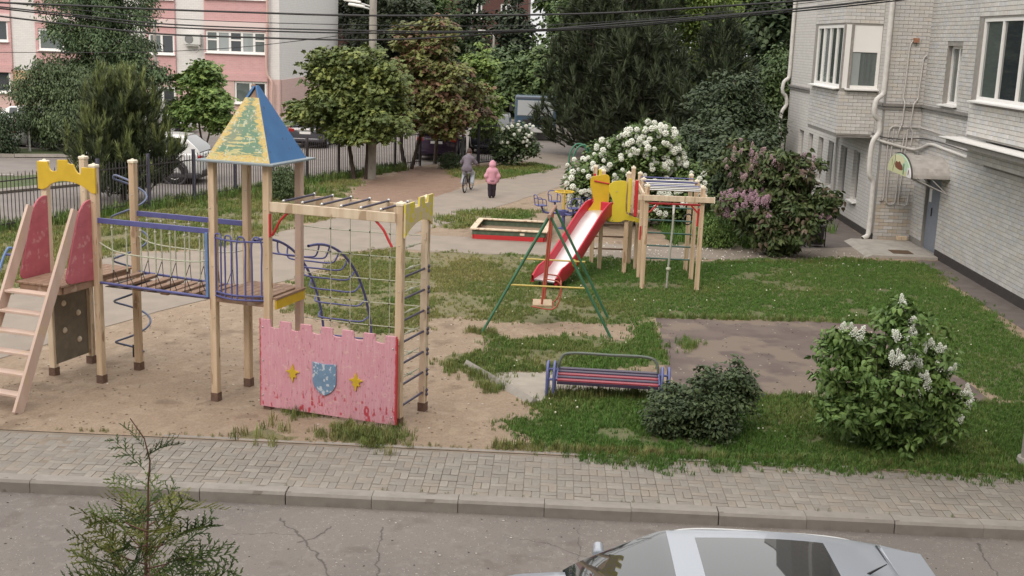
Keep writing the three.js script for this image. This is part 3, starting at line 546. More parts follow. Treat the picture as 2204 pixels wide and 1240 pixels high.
  obj('cable', tube([[8.96, 2.94, -34.2], [9.0, 2.9, z], [9.5, 2.86, z], [9.9, 2.9, z], [9.94, 2.95, -31.6], [9.95, 2.9, -28.2]], 0.014, 40, 5), M.darkMetal, B);
  obj('vent_cap', [box(0.14, 0.12, 0.12, 9.62, 5.52, -32.93)], grained([0.25, 0.12, 0.07], [0.36, 0.22, 0.15], { size: 0.2 }), B);
  // canopy over the door
  const can = new THREE.Group(); can.name = 'canopy'; B.add(can);
  const arc = (n, w, h) => Array.from({ length: n + 1 }, (_, i) => { const a = Math.PI * (i / n); return [-Math.cos(a) * w, Math.sin(a) * h]; });
  const vs = outline([...arc(18, 1.02, 0.5), ...arc(18, 0.985, 0.47).reverse()]);
  const vg = new THREE.ExtrudeGeometry(vs, { depth: 0.98, bevelEnabled: false });
  const vault = obj('vault', vg, grained([0.42, 0.39, 0.36], [0.30, 0.265, 0.235], { size: 0.9, rough: 0.6 }), can); vault.position.set(9.99, 2.1, -31.1); vault.rotation.y = -Math.PI / 2;
  const cv = document.createElement('canvas'); cv.width = 512; cv.height = 160; const cx = cv.getContext('2d');
  cx.fillStyle = '#c9cba2'; cx.fillRect(0, 0, 512, 160);
  cx.fillStyle = '#b9d3b6'; cx.beginPath(); cx.ellipse(330, 60, 190, 60, 0.1, 0, 7); cx.fill(); cx.fillStyle = '#d9d7b0'; cx.beginPath(); cx.ellipse(250, 44, 120, 34, 0, 0, 7); cx.fill();
  cx.strokeStyle = '#3c4a2c'; cx.lineWidth = 11; cx.beginPath(); cx.moveTo(150, 20); cx.bezierCurveTo(190, 70, 120, 110, 130, 150); cx.stroke(); cx.lineWidth = 6; cx.beginPath(); cx.moveTo(92, 60); cx.bezierCurveTo(110, 80, 95, 100, 100, 112); cx.stroke();
  cx.fillStyle = '#7a4a36'; cx.beginPath(); cx.moveTo(165, 88); cx.bezierCurveTo(190, 50, 215, 66, 232, 72); cx.bezierCurveTo(255, 48, 285, 62, 300, 78); cx.bezierCurveTo(330, 80, 350, 95, 345, 118); cx.bezierCurveTo(300, 132, 220, 126, 172, 112); cx.fill();
  cx.fillStyle = '#57794e'; cx.fillRect(352, 66, 22, 84); cx.fillStyle = '#e2dfe0'; cx.fillRect(440, 84, 72, 76); cx.fillStyle = '#6a3c40'; cx.beginPath(); cx.ellipse(470, 122, 9, 22, 0.2, 0, 7); cx.fill();
  const st = new THREE.CanvasTexture(cv); st.colorSpace = THREE.SRGBColorSpace; st.magFilter = THREE.LinearFilter;
  const sg = slab(outline(arc(24, 1.04, 0.52)), 0.03, 0.002), sp = sg.attributes.position, su = new Float32Array(sp.count * 2);
  for (let i = 0; i < sp.count; i++) { su[2 * i] = (sp.getX(i) + 1.04) / 2.08; su[2 * i + 1] = sp.getY(i) / 0.52; }
  sg.setAttribute('uv', new THREE.BufferAttribute(su, 2));
  const sign = mesh('sign', sg, new THREE.MeshStandardMaterial({ map: st, roughness: 0.5 }), can); sign.position.set(9.0, 2.1, -31.1); sign.rotation.y = -Math.PI / 2;
  obj('rim', tube([...arc(14, 1.06, 0.54).map(([a, b]) => [9.02, 2.1 + b, -31.1 + a])], 0.018, 40, 6), M.darkMetal, can);
  for (const q of [-32.05, -31.1, -30.15]) { obj('strut', [rod([9.03, 2.12, q], [9.97, 1.72, q], 0.014, 6), rod([9.5, 2.12, q], [9.97, 1.72, q], 0.012, 6), rod([9.03, 2.12, q], [9.97, 2.12, q], 0.014, 6)], M.gas, can); }
  const slabG = rbox(1.62, 0.1, 2.6, 9.15, 0.03, -31.55, 0.012); obj('doorstep', slabG, M.concrete, B);
  const ramp = outline([[8.34, 0.078], [8.34, 0.0], [8.14, 0.0]]); obj('ramp', new THREE.ExtrudeGeometry(ramp, { depth: 2.5, bevelEnabled: false }).translate(0, 0, -32.8), M.concrete, B);
  tag(obj('doormat', rbox(0.52, 0.015, 0.5, 9.17, 0.088, -30.83, 0.004), grained([0.075, 0.045, 0.025], [0.11, 0.07, 0.04], { size: 0.2, rough: 1 })), 'small brown doormat on the concrete step before the blue door', 'doormat');
  tag(obj('paving_block', rbox(0.3, 0.12, 0.14, 9.75, 0.14, -32.85, 0.02), M.woodPale), 'pale block lying on the doorstep against the brick wall', 'block');
}

{ // pink and white house across the street
  const H = thing('pink_apartment_house', 'pink and white brick apartment house beyond the fence at upper left', 'building');
  const pink = brickMat([0.60, 0.34, 0.335], [0.55, 0.30, 0.30], [0.58, 0.44, 0.43]), salmon = brickMat([0.60, 0.41, 0.375], [0.55, 0.37, 0.34], [0.58, 0.47, 0.44]), whiteB = brickMat([0.72, 0.70, 0.68], [0.67, 0.65, 0.63], [0.56, 0.54, 0.53]), ochre = brickMat([0.56, 0.38, 0.20], [0.50, 0.33, 0.18], [0.5, 0.4, 0.3]);
  const band = plain(0.68, 0.56, 0.54, 0.8), Z = -67, top = 13;
  const cols = [[-44, -30.8, 'p', [[-33.5, -30.95, 4.0, 5.27], [-33.5, -30.95, 1.14, 2.4], [-33.5, -30.95, 7.0, 8.27]]], [-30.8, -29.4, 'w', []], [-29.4, -26.2, 'p', [[-29.25, -26.4, 3.6, 4.8], [-29.25, -26.4, 0.6, 1.8], [-29.25, -26.4, 6.6, 7.8]]], [-26.2, -23.1, 'w', []], [-23.1, -21.45, 'p', [[-22.98, -21.5, 3.6, 4.75], [-23.0, -21.5, 0.6, 1.82], [-22.98, -21.5, 6.6, 7.75]]], [-21.45, -19.8, 'w', []], [-19.8, -16.25, 'p', [[-19.74, -16.32, 3.8, 5.02], [-18.15, -16.32, 1.03, 2.27], [-19.74, -16.32, 6.75, 7.97]]], [-16.25, -15.6, 'w', []]];
  for (const [a, b, k, ws] of cols) {
    const z = k === 'w' ? Z : Z + 0.12;
    const lo = ws.filter((w) => w[3] < 2.42), hi = ws.filter((w) => w[3] > 2.42);
    partAt('wall', panel(a, b, 2.42, top, hi, 0.4), k === 'w' ? whiteB : pink, H, [0, 0, z], 'front');
    partAt('wall', panel(a, b, -0.2, 2.42, lo, 0.4), k === 'w' && a < -28 ? ochre : salmon, H, [0, 0, z], 'front');
    for (const w of ws) windowPart(H, [0, 0, z], 'front', w, { lights: w[1] - w[0] > 3 ? 5 : 2, r: 0.1, fw: 0.11, glass: w[1] - w[0] > 3 ? [glassMid, glassPale, glassDark, glassPale, glassMid] : [glassMid, glassDark], bars: w[1] - w[0] > 3 ? [[w[0], w[0] + 0.7, w[3] - 0.5], [w[0] + 1.4, w[0] + 2.05, w[3] - 0.5], [w[1] - 0.7, w[1], w[3] - 0.5]] : [] });
    if (k === 'p') for (const y of [2.5, 5.33, 8.3]) obj('band', box(b - a, 0.42, 0.06, (a + b) / 2, y, z + 0.03), y > 5 ? band : pink, H);
  }
  partAt('wall', panel(67.41, 85, 2.4, top), whiteB, H, [-15.6, 0, 0], 'east');
  partAt('wall', panel(67.41, 85, -0.2, 2.4), salmon, H, [-15.56, 0, 0], 'east');
  obj('plinth', [box(28.5, 0.5, 0.1, -29.8, 0.05, Z + 0.2), box(0.1, 0.5, 18, -15.5, 0.05, -76)], plain(0.55, 0.47, 0.43, 0.9), H);
  obj('roof', box(29, 0.3, 19, -29.8, top + 0.15, -76), M.cornice, H);
  obj('downpipe', tube([[-16.2, 12.9, Z + 0.3], [-16.2, 6, Z + 0.3], [-16.2, 2.6, Z + 0.3], [-15.98, 2.35, Z + 0.3], [-15.98, 1.5, Z + 0.3], [-15.98, 0.2, Z + 0.3]], 0.07, 50, 7), plain(0.56, 0.38, 0.33, 0.6), H);
  const ac = new THREE.Group(); ac.name = 'air_conditioner'; ac.position.set(-20.45, 4.5, Z + 0.2); H.add(ac);
  obj('case', rbox(0.95, 0.62, 0.34, 0, 0, 0, 0.03), plain(0.6, 0.6, 0.58, 0.5), ac); obj('fan_grille', [torus(0.22, 0.02, -0.14, 0, 0.18), xf(new THREE.CylinderGeometry(0.2, 0.2, 0.02, 20), -0.14, 0, 0.175, Math.PI / 2)], plain(0.2, 0.2, 0.2, 0.5), ac);
  obj('bracket', box(0.8, 0.05, 0.3, 0, -0.36, 0), M.gas, ac); obj('hose', tube([[0.3, -0.2, 0.1], [0.42, -0.5, 0.12], [0.2, -0.75, 0.05]], 0.03, 14, 6), M.gas, ac);
}
{ // dark red brick block behind the trees
  const R = thing('red_brick_block', 'dark red brick apartment block behind the background trees', 'building');
  const rb = brickMat([0.125, 0.052, 0.042], [0.095, 0.04, 0.034], [0.11, 0.075, 0.065]);
  const holes = [[-9.6, -8.5, 5.6, 7.0], [-7.25, -6.4, 6.6, 7.9], [-4.9, -4.0, 6.6, 7.9], [-13.5, -12.3, 5.6, 7.0], [-9.6, -8.5, 2.4, 3.8], [-7.25, -6.4, 2.4, 3.8], [-4.9, -4.0, 2.4, 3.8], [-16.6, -15.5, 5.6, 7], [-7.25, -6.4, 9.8, 11.1]];
  partAt('wall', panel(-20, -2.6, -0.3, 15, holes), rb, R, [0, 0, -100], 'front');
  partAt('wall', panel(100.2, 112, -0.3, 15), rb, R, [-2.7, 0, 0], 'east');
  obj('roof', box(17.6, 0.3, 12, -11.3, 15.15, -106), M.cornice, R);
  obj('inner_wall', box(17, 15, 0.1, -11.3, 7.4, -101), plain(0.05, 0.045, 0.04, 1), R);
  for (const h of holes) windowPart(R, [0, 0, -100], 'front', h, { lights: 2, r: 0.12, fw: 0.13, glass: glassDark });
  obj('downpipe', rod([-8.1, 0, -99.9], [-8.1, 15, -99.9], 0.09), M.darkMetal, R);
}
{ // the block the view is taken from; its facade is what the car roof mirrors
  const O = thing('viewpoint_apartment_block', 'plain beige apartment block behind the viewpoint, mirrored in the silver car', 'building');
  const wins = []; for (let x = -18; x < 18; x += 3.6) for (let f = 0; f < 5; f++) wins.push([x + 0.9, x + 2.4, 0.9 + f * 3, 2.4 + f * 3]);
  partAt('wall', panel(-19, 19, -0.3, 15.5, wins), brickMat([0.5, 0.46, 0.4], [0.45, 0.41, 0.36], [0.36, 0.33, 0.3]), O, [0, 0, 3.2], 'back');
  wins.forEach((w) => windowPart(O, [0, 0, 3.2], 'back', w, { lights: 2, r: 0.1 }));
  obj('roof', box(38.4, 0.3, 10, 0, 15.65, 8.1), M.cornice, O);
}

// ------------------------------------------------------------------ the large wooden play castle (local x along it, z towards the viewer)
{
  const G = thing('wooden_play_castle', 'large wooden climbing castle with stairs, rope bridge and roofed tower', 'playset', [-7.42, 0, -16.98], -THREE.MathUtils.degToRad(17));
  const Z1 = -0.8;
  reseed(31);
  const post = (x, z, h, cap = true, m = M.wood) => {
    const p = obj('post', rbox(0.1, h - 0.1, 0.1, x, 0.1 + (h - 0.1) / 2, z, 0.012), m, G);
    obj('shoe', [box(0.112, 0.13, 0.112, x, 0.06, z)], M.shoe, p);
    if (cap) obj('cap', [rbox(0.118, 0.05, 0.118, x, h + 0.01, z, 0.016), xf(new THREE.SphereGeometry(0.028, 10, 6), x, h + 0.035, z, 0, 0, 0, [1, 0.7, 1])], M.capWhite, p);
    for (const y of [h * 0.35, h * 0.6, h * 0.83]) obj('bolt', ball(0.011, x + rr(-0.02, 0.02), y + rr(-0.1, 0.1), z + 0.051, 6, 4), M.metal, p);
    return p;
  };
  post(0, 0, 3.22, true, M.woodPale); post(0.88, 0.02, 3.22); post(0.06, Z1 + 0.02, 3.22, true, M.woodPale); post(0.94, Z1 + 0.01, 3.22);
  const twr = [[2.87, 0.05], [2.9, Z1 + 0.03], [3.73, 0.05], [3.76, Z1 + 0.03]]; twr.forEach(([x, z], i) => post(x, z, 3.44, false, i === 3 ? M.woodPink : M.wood));
  post(5.69, -0.02, 3.04); post(5.72, -0.79, 3.04, true, M.woodPale);

  // stair platform, stairs, side boards
  const deck = (x0, x1, z0, z1, y, n, along) => { for (let i = 0; i < n; i++) { const t = (i + 0.5) / n; if (along) obj('deck_board', rbox(x1 - x0, 0.03, (z1 - z0) / n - 0.006, (x0 + x1) / 2, y, lerp(z0, z1, t), 0.005), M.plank, G); else obj('deck_board', rbox((x1 - x0) / n - 0.006, 0.03, z1 - z0, lerp(x0, x1, t), y, (z0 + z1) / 2, 0.005), M.plank, G); } };
  deck(0.05, 0.84, -0.86, 0.76, 1.585, 7, false);
  obj('joist', [box(0.05, 0.1, 1.5, 0.1, 1.515, -0.06), box(0.05, 0.1, 1.5, 0.8, 1.515, -0.06), box(0.7, 0.1, 0.04, 0.45, 1.515, 0.72)], M.plank, G);
  const slope = 1.94, foot = 1.69;
  for (const x of [0.02, 0.8]) obj('stringer', beam([x, 0.0, foot], [x, 2.62, foot - 2.62 / slope], 0.045, 0.17), M.woodPink, G);
  for (let i = 0; i < 6; i++) { const y = 0.22 + i * 0.255; obj('tread', rbox(0.74, 0.035, 0.17, 0.41, y, foot - y / slope - 0.015, 0.006), M.woodPink, G); }
  const side = (x) => {
    const s = new THREE.Shape(); s.moveTo(0.04, 1.57); s.lineTo(0.56, 1.6); s.quadraticCurveTo(0.66, 1.62, 0.63, 1.72); s.lineTo(0.36, 2.5); s.quadraticCurveTo(0.27, 2.72, 0.1, 2.74); s.lineTo(0.03, 2.74); s.closePath();
    obj('side_board', slab(s, 0.03, 0.008).rotateY(-Math.PI / 2).translate(x, 0, 0), M.pinkBoard, G);
  };
  M.pinkBoard = grained([0.50, 0.135, 0.165], [0.40, 0.095, 0.125], { size: 0.8, freq: 7, rough: 0.6, spots: { at: 0.62, soft: 0.12, freq: 9, c: [0.54, 0.24, 0.25] } });
  side(0.05); side(0.845);
  obj('handrail', tube([[-0.07, 2.02, 0.62], [-0.1, 2.06, 0.68], [-0.12, 1.98, 0.75], [-0.12, 1.3, 1.1], [-0.12, 0.6, 1.46], [-0.12, 0.1, 1.72]], 0.02, 50, 8), M.blueLight, G);
  for (const y of [1.97, 1.22, 0.5]) obj('handrail_bracket', rod([0, y - 0.02, foot - (y - 0.02) / slope], [-0.12, y, foot - y / slope + 0.07], 0.018), M.blueTube, G);
  obj('grip', tube([[0.2, 2.15, Z1 + 0.06], [0.25, 2.1, Z1 + 0.06], [0.26, 1.9, Z1 + 0.06], [0.24, 1.72, Z1 + 0.06], [0.19, 1.68, Z1 + 0.06]], 0.018, 24, 8), M.red, G);
  // yellow crenellated board over the stairs
  const castle = (z, m) => {
    const s = new THREE.Shape(); s.moveTo(-0.06, 2.85); s.lineTo(-0.06, 3.24);
    s.lineTo(0.12, 3.24); s.quadraticCurveTo(0.13, 3.12, 0.2, 3.11); s.lineTo(0.29, 3.12); s.lineTo(0.3, 3.28); s.lineTo(0.46, 3.29); s.lineTo(0.47, 3.24);
    s.lineTo(0.57, 3.23); s.quadraticCurveTo(0.62, 3.09, 0.7, 3.1); s.lineTo(0.72, 3.2); s.lineTo(0.94, 3.2); s.lineTo(0.94, 2.85);
    s.quadraticCurveTo(0.9, 2.83, 0.84, 2.87); s.bezierCurveTo(0.65, 3.02, 0.26, 3.04, 0.1, 2.88); s.quadraticCurveTo(0.02, 2.83, -0.06, 2.85);
    return obj('castle_board', slab(s, 0.03, 0.006).translate(0, 0, z), m, G);
  };
  castle(0.055, M.yellow);
  // climbing wall with round holes on the left side
  { const s = outline([[-0.72, 0.18], [0.0, 0.18], [0.0, 1.52], [-0.72, 1.52]]);
    for (const [a, b] of [[-0.5, 1.28], [-0.2, 1.08], [-0.52, 0.87], [-0.2, 0.66], [-0.52, 0.45], [-0.3, 0.28]]) { const p = new THREE.Path(); p.absarc(a, b, 0.036, 0, 6.283, true); s.holes.push(p); }
    obj('climbing_wall', slab(s, 0.024, 0.002).rotateY(-Math.PI / 2).translate(0.06, 0, 0), grained([0.22, 0.19, 0.145], [0.165, 0.14, 0.105], { size: 0.8, freq: 8, rough: 0.75 }), G);
    for (const [a, b] of [[-0.5, 1.28], [-0.2, 1.08], [-0.52, 0.87], [-0.2, 0.66], [-0.52, 0.45]]) obj('hand_hold', ball(0.05, 0.045, b, a, 10, 7), M.capWhite, G); }
  // spiral climber behind
  { const pts = [], cx = 0.42, cz = -1.36; pts.push([0.94, 2.9, -0.8], [0.6, 2.92, -1.05], [cx - 0.27, 2.9, cz]);
    for (let i = 0; i <= 60; i++) { const t = i / 60, a = Math.PI + t * 4.25 * 6.283; pts.push([cx + 0.27 * Math.cos(a), 2.86 - t * 2.84, cz + 0.27 * Math.sin(a)]); }
    obj('spiral_climber', tube(pts, 0.017, 260, 7), grained([0.12, 0.15, 0.26], [0.09, 0.10, 0.15], { size: 0.8, rough: 0.5 }), G); obj('spiral_mast', rod([cx, 0, cz], [cx, 0.2, cz], 0.02), M.darkMetal, G); }

  // rope bridge
  for (const z of [0.03, Z1]) {
    obj('bridge_rail', rbox(1.94, 0.075, 0.035, 1.88, 2.45, z, 0.006), M.blueTube, G);
    for (let i = 0; i < 7; i++) {
      const x = 1.16 + i * 0.245, sag = 0.12 * Math.sin(((x - 0.9) / 1.95) * Math.PI);
      obj('hanger', [rod([x, 2.42, z], [x, 1.74, z], 0.011, 6), ball(0.022, x, 2.36, z, 7, 5)], M.rope, G);
      const k = obj('chain', [rod([x, 1.76, z], [x - 0.06, 1.53 - sag * 0.2, z + (z > -0.4 ? -0.06 : 0.06)], 0.006, 5), rod([x, 1.76, z], [x + 0.06, 1.53 - sag * 0.2, z + (z > -0.4 ? -0.06 : 0.06)], 0.006, 5)], M.darkMetal, G);
    }
    obj('bridge_rope', tube([[0.94, 2.12, z], [1.2, 2.02, z], [1.9, 1.98, z], [2.6, 2.0, z], [2.85, 2.06, z]], 0.011, 40, 6), M.rope, G);
    obj('bridge_tube', rod([0.93, 1.55 - (z > -0.4 ? 0.02 : 0), z], [2.84, 1.5, z], 0.02), M.blueTube, G);
  }
  for (let i = 0; i < 8; i++) { const x = 1.05 + i * 0.235; obj('bridge_plank', rbox(0.125, 0.045, 0.76, x, 1.535 - 0.05 * Math.sin((i / 7) * Math.PI) + rr(-0.012, 0.012), -0.385, 0.008, rr(-0.03, 0.03), 0, rr(-0.05, 0.05)), M.plank, G); }
  obj('bridge_mat', rbox(1.88, 0.012, 0.66, 1.88, 1.455, -0.385, 0.004), grained([0.09, 0.07, 0.06], [0.15, 0.11, 0.09], { size: 0.5, freq: 9, rough: 1 }), G);
  obj('end_bar', rbox(0.045, 0.92, 0.045, 2.76, 1.97, 0.05, 0.006), M.blueLight, G);

  // roofed tower
  deck(2.92, 3.72, -0.84, 0.08, 1.585, 7, false);
  obj('joist', [box(0.86, 0.1, 0.04, 3.3, 1.515, 0.06), box(0.86, 0.1, 0.04, 3.3, 1.515, -0.82)], M.plank, G);
  obj('deck_fascia', rbox(0.03, 0.13, 0.8, 3.83, 1.5, -0.38, 0.004), M.yellow, G); obj('deck_edge', box(0.07, 0.03, 0.82, 3.82, 1.587, -0.38), M.plank, G);
  { // bowed barrier: bars rising in pairs that loop over
    const bow = (t) => 0.08 + 0.13 * Math.sin(Math.PI * t), X = (t) => 2.9 + 0.8 * t;
    for (const [y, n] of [[2.38, 'barrier_rail'], [1.62, 'barrier_rail'], [1.56, 'barrier_rail']]) obj(n, tube(Array.from({ length: 13 }, (_, i) => [X(i / 12), y, bow(i / 12)]), 0.014, 30, 7), M.blueTube, G);
    for (let i = 0; i < 4; i++) { const t0 = 0.04 + i * 0.255, t1 = t0 + 0.145; obj('barrier_bar', tube([[X(t0), 1.56, bow(t0)], [X(t0), 2.0, bow(t0)], [X(t0), 2.36, bow(t0)], [lerp(X(t0), X(t1), 0.2), 2.44, bow((t0 + t1) / 2)], [lerp(X(t0), X(t1), 0.8), 2.44, bow((t0 + t1) / 2)], [X(t1), 2.36, bow(t1)], [X(t1), 2.0, bow(t1)], [X(t1), 1.56, bow(t1)]], 0.0125, 60, 7), M.blueTube, G); }
  }
  const rc = [3.32, 3.44, -0.37];
  obj('roof_plate', rbox(1.2, 0.03, 1.2, rc[0], 3.455, rc[2], 0.008), grained([0.24, 0.28, 0.30], [0.30, 0.26, 0.19], { size: 0.5, freq: 7, rough: 0.7 }), G);
  { // pyramid of four painted boards; the tip of the front board is gone
    const b = 0.5, y0 = 3.47, y1 = 4.47, tp = 0.03, mk = (k, cut) => {
      const a = [[-b, y0, b], [b, y0, b], [lerp(b, tp, cut), lerp(y0, y1, cut), lerp(b, tp, cut)], [-lerp(b, tp, cut), lerp(y0, y1, cut), lerp(b, tp, cut)]];
      const inn = a.map(([x, y, z]) => [x * 0.96, y - 0.012, z - 0.024]);
      const q = [...a, ...inn], f = [[0, 1, 2, 3], [5, 4, 7, 6], [3, 2, 6, 7], [1, 0, 4, 5], [0, 3, 7, 4], [2, 1, 5, 6]], pos = [], uv = [];
      for (const [i, j, l, m] of f) for (const v of [i, j, l, i, l, m]) { pos.push(...q[v]); uv.push(q[v][0] / (2 * b) + 0.5, (q[v][1] - y0) / (y1 - y0)); }
      const g = new THREE.BufferGeometry(); g.setAttribute('position', new THREE.Float32BufferAttribute(pos, 3)); g.setAttribute('uv', new THREE.Float32BufferAttribute(uv, 2)); g.computeVertexNormals();
      return g.rotateY(k * Math.PI / 2).translate(rc[0], 0, rc[2]);
    };
    const peel = texture(512, 512, (u, v) => { // yellow border, green ground, flaked in horizontal flecks
      const w = 0.5 * (1 - v) + 0.03, e = Math.min(Math.abs(u - 0.5 + w), Math.abs(u - 0.5 - w)), n = fbm(u * 9, v * 46, 91, 5), n2 = fbm(u * 40, v * 110, 92, 3), n3 = fbm(u * 3.2, v * 3.2, 94, 3);
      let c = mix3([0.115, 0.225, 0.155], [0.16, 0.245, 0.165], n2);
      c = mix3(c, [0.26, 0.265, 0.185], smooth(0.45, 0.62, n3) * 0.6);
      const yb = smooth(0.125, 0.085, e + (n - 0.5) * 0.22) + smooth(0.10, 0.05, v + (n - 0.5) * 0.18);
      c = mix3(c, mix3([0.58, 0.46, 0.18], [0.52, 0.37, 0.13], n2), clamp(yb));
      c = mix3(c, [0.54, 0.47, 0.22], smooth(0.575, 0.62, n) * (v < 0.35 ? 0.85 : v < 0.62 ? 0.45 : 0.2));
      c = mix3(c, [0.56, 0.56, 0.42], smooth(0.64, 0.69, fbm(u * 34, v * 30, 95, 4)) * 0.65);
      c = mix3(c, [0.28, 0.24, 0.18], smooth(0.66, 0.72, n2) * clamp(yb) * 0.8);
      return c;
    });
    mesh('roof_board', mk(0, 0.84), new THREE.MeshStandardMaterial({ map: peel, roughness: 0.75 }), G).userData.label = 'peeling green and yellow roof board';
    const blue = grained([0.055, 0.17, 0.37], [0.045, 0.135, 0.31], { size: 1, freq: 5, rough: 0.55, res: 256, spots: { at: 0.74, soft: 0.03, freq: 14, c: [0.06, 0.08, 0.14] } });
    mesh('roof_board', mk(1, 1), blue, G).userData.label = 'blue painted roof board';
    mesh('roof_board', mk(2, 1), M.blueLight, G); mesh('roof_board', mk(3, 1), blue, G);
    obj('roof_core', [xf(new THREE.ConeGeometry(0.19, 0.27, 4, 1), rc[0], 4.31, rc[2] - 0.01, 0, Math.PI / 4), ball(0.035, rc[0] - 0.04, 4.46, rc[2], 8, 6)], M.plank, G);
  }
  // arched ladder leaning out behind
  { const ln = (x) => (t) => [x, 2.2 * Math.cos(t * 1.5708), -0.85 - 2.15 * Math.sin(t * 1.5708)];
    for (const x of [2.98, 3.86]) { const f = ln(x); obj('arch_rail', tube(Array.from({ length: 21 }, (_, i) => f(i / 20)), 0.021, 60, 8), M.blueTube, G); }
    for (let i = 1; i < 10; i++) { const th = (i / 10.2) * 1.5708, a = ln(2.98)(i / 10.2), b = ln(3.86)(i / 10.2), d = 0.2, q = (x, k) => [x, a[1] - Math.cos(th) * d * k, a[2] + Math.sin(th) * d * k]; obj('arch_rung', tube([a, q(a[0] + 0.015, 0.5), q(a[0] + 0.05, 0.88), q(a[0] + 0.16, 1.0), q((a[0] + b[0]) / 2, 1.0), q(b[0] - 0.16, 1.0), q(b[0] - 0.05, 0.88), q(b[0] - 0.015, 0.5), b], 0.0135, 44, 7), M.blueTube, G); } }

  // overhead ladder and net between tower and end frame
  obj('overhead_beam', rbox(1.92, 0.135, 0.045, 4.69, 2.875, 0.06, 0.01), M.woodPale, G);
  obj('overhead_beam', rbox(1.92, 0.135, 0.045, 4.71, 2.875, -0.79, 0.01), M.woodPale, G);
  for (let i = 0; i < 6; i++) { const x = 3.98 + i * 0.29; const r = obj('overhead_rung', rod([x, 2.965, 0.03], [x + 0.01, 2.965, -0.78], 0.017), M.rung, G); obj('end_knob', [ball(0.024, x, 2.967, 0.05, 8, 6), ball(0.026, x + 0.01, 2.967, -0.79, 8, 6)], M.metal, r); }
  for (const [x, s] of [[3.8, 1], [5.6, -1]]) obj('knee_brace', tube([[x, 2.48, 0.05], [x + s * 0.05, 2.56, 0.05], [x + s * 0.13, 2.7, 0.05], [x + s * 0.24, 2.81, 0.05]], 0.017, 20, 7), M.red, G);
  obj('knee_plate', box(0.02, 0.32, 0.03, 3.79, 2.62, 0.09), M.red, G);
  for (let i = 0; i < 7; i++) { const y = 2.5 - i * 0.335, dy = 0.09 - i * 0.004; obj('net_rope', tube([[3.8, y, -0.79], [4.2, y - 0.01, -0.79], [4.9, y + 0.0, -0.78], [5.66, y + 0.02, -0.79]], 0.0072, 24, 6), M.rope, G); }
  for (let j = 0; j < 4; j++) { const x = 4.25 + j * 0.31; obj('net_rope', tube([[x, 2.82, -0.79], [x + 0.008, 1.6, -0.785], [x, 0.4, -0.79]], 0.0072, 24, 6), M.rope, G); for (let i = 0; i < 7; i++) obj('net_knot', ball(0.015, x, 2.5 - i * 0.335, -0.785, 7, 5), M.darkMetal, G); }
  for (let i = 0; i < 7; i++) obj('ladder_rung', [rod([5.72, 0.28 + i * 0.298, -0.03], [5.73, 0.28 + i * 0.298, -0.78], 0.0165), ball(0.03, 5.77, 0.31 + i * 0.298, -0.79, 8, 6), ball(0.03, 5.77, 0.25 + i * 0.298, -0.79, 8, 6)], M.rung, G);
  for (let i = 0; i < 7; i++) obj('side_rope', [rod([5.66, 2.42 - i * 0.3, -0.76], [5.66, 2.44 - i * 0.3, -0.06], 0.009, 6), rod([5.66, 2.428 - i * 0.3, -0.5], [5.66, 2.432 - i * 0.3, -0.38], 0.02, 7)], M.rope, G);
  { // end castle board
    const s = new THREE.Shape(); s.moveTo(0.05, 2.62); s.lineTo(0.05, 3.06); s.lineTo(-0.24, 3.06); s.lineTo(-0.25, 2.98); s.lineTo(-0.4, 2.98); s.lineTo(-0.42, 3.1); s.lineTo(-0.56, 3.1); s.lineTo(-0.58, 3.0); s.lineTo(-0.7, 3.0); s.lineTo(-0.71, 3.1); s.lineTo(-0.86, 3.1); s.lineTo(-0.86, 2.68); s.bezierCurveTo(-0.66, 2.86, -0.2, 2.82, 0.05, 2.62);
    obj('castle_board', slab(s, 0.03, 0.005).rotateY(-Math.PI / 2).translate(5.79, 0, 0), grained([0.60, 0.52, 0.28], [0.58, 0.45, 0.28], { size: 0.7, freq: 6, rough: 0.6, spots: { at: 0.56, soft: 0.06, freq: 8, c: [0.62, 0.52, 0.06] } }), G); }
  { // pink castle wall with shield and stars
    const top = []; const n = 7, x0 = 3.64, x1 = 5.72; const w = x1 - x0;
    const s = new THREE.Shape(); s.moveTo(x0, 0.06); s.lineTo(x0, 1.31);
    for (let i = 0; i < 7; i++) { const a = x0 + (i / 6.5) * w, b = a + w / 13; const y = 1.31 - i * 0.004; s.lineTo(a, y); s.lineTo(b, y); if (i < 6) { s.lineTo(b + 0.012, y - 0.1); s.quadraticCurveTo(b + w / 26, y - 0.13, b + w / 13 - 0.01, y - 0.105); } }
    s.lineTo(x1, 0.06); s.closePath();
    const pm = texture(1024, 512, (u, v) => {
      const n1 = fbm(u * 6, v * 5, 111, 4), n2 = fbm(u * 120, v * 26, 112, 3), n3 = fbm(u * 46, v * 13, 114, 4), n4 = fbm(u * 160, v * 9, 118, 3);
      let c = mix3([0.63, 0.315, 0.385], [0.585, 0.27, 0.32], n1);
      c = mix3(c, [0.66, 0.385, 0.43], smooth(0.45, 0.7, n4) * 0.55); // brush streaks down the boards
      c = mix3(c, [0.36, 0.14, 0.17], smooth(0.70, 0.77, n2) * 0.7); // small chips
      c = mix3(c, [0.47, 0.05, 0.07], smooth(0.69 - 0.11 * smooth(0.4, 0.05, v), 0.74, n3) * smooth(0.5, 0.12, v)); // old red showing low down
      const e = Math.min(u, 1 - u, v * 0.65, Math.max(0, 1 - v) * 0.65); c = mix3(c, [0.43, 0.06, 0.08], smooth(0.012, 0.004, e + (n2 - 0.5) * 0.012)); // worn edges
      c = mix3(c, [0.68, 0.50, 0.42], smooth(0.74, 0.79, fbm(u * 40, v * 40, 117, 3)) * 0.5);
      return c;
    });
    const g = slab(s, 0.028, 0.004).translate(0, 0, 0.106), p = g.attributes.position, uv = new Float32Array(p.count * 2);
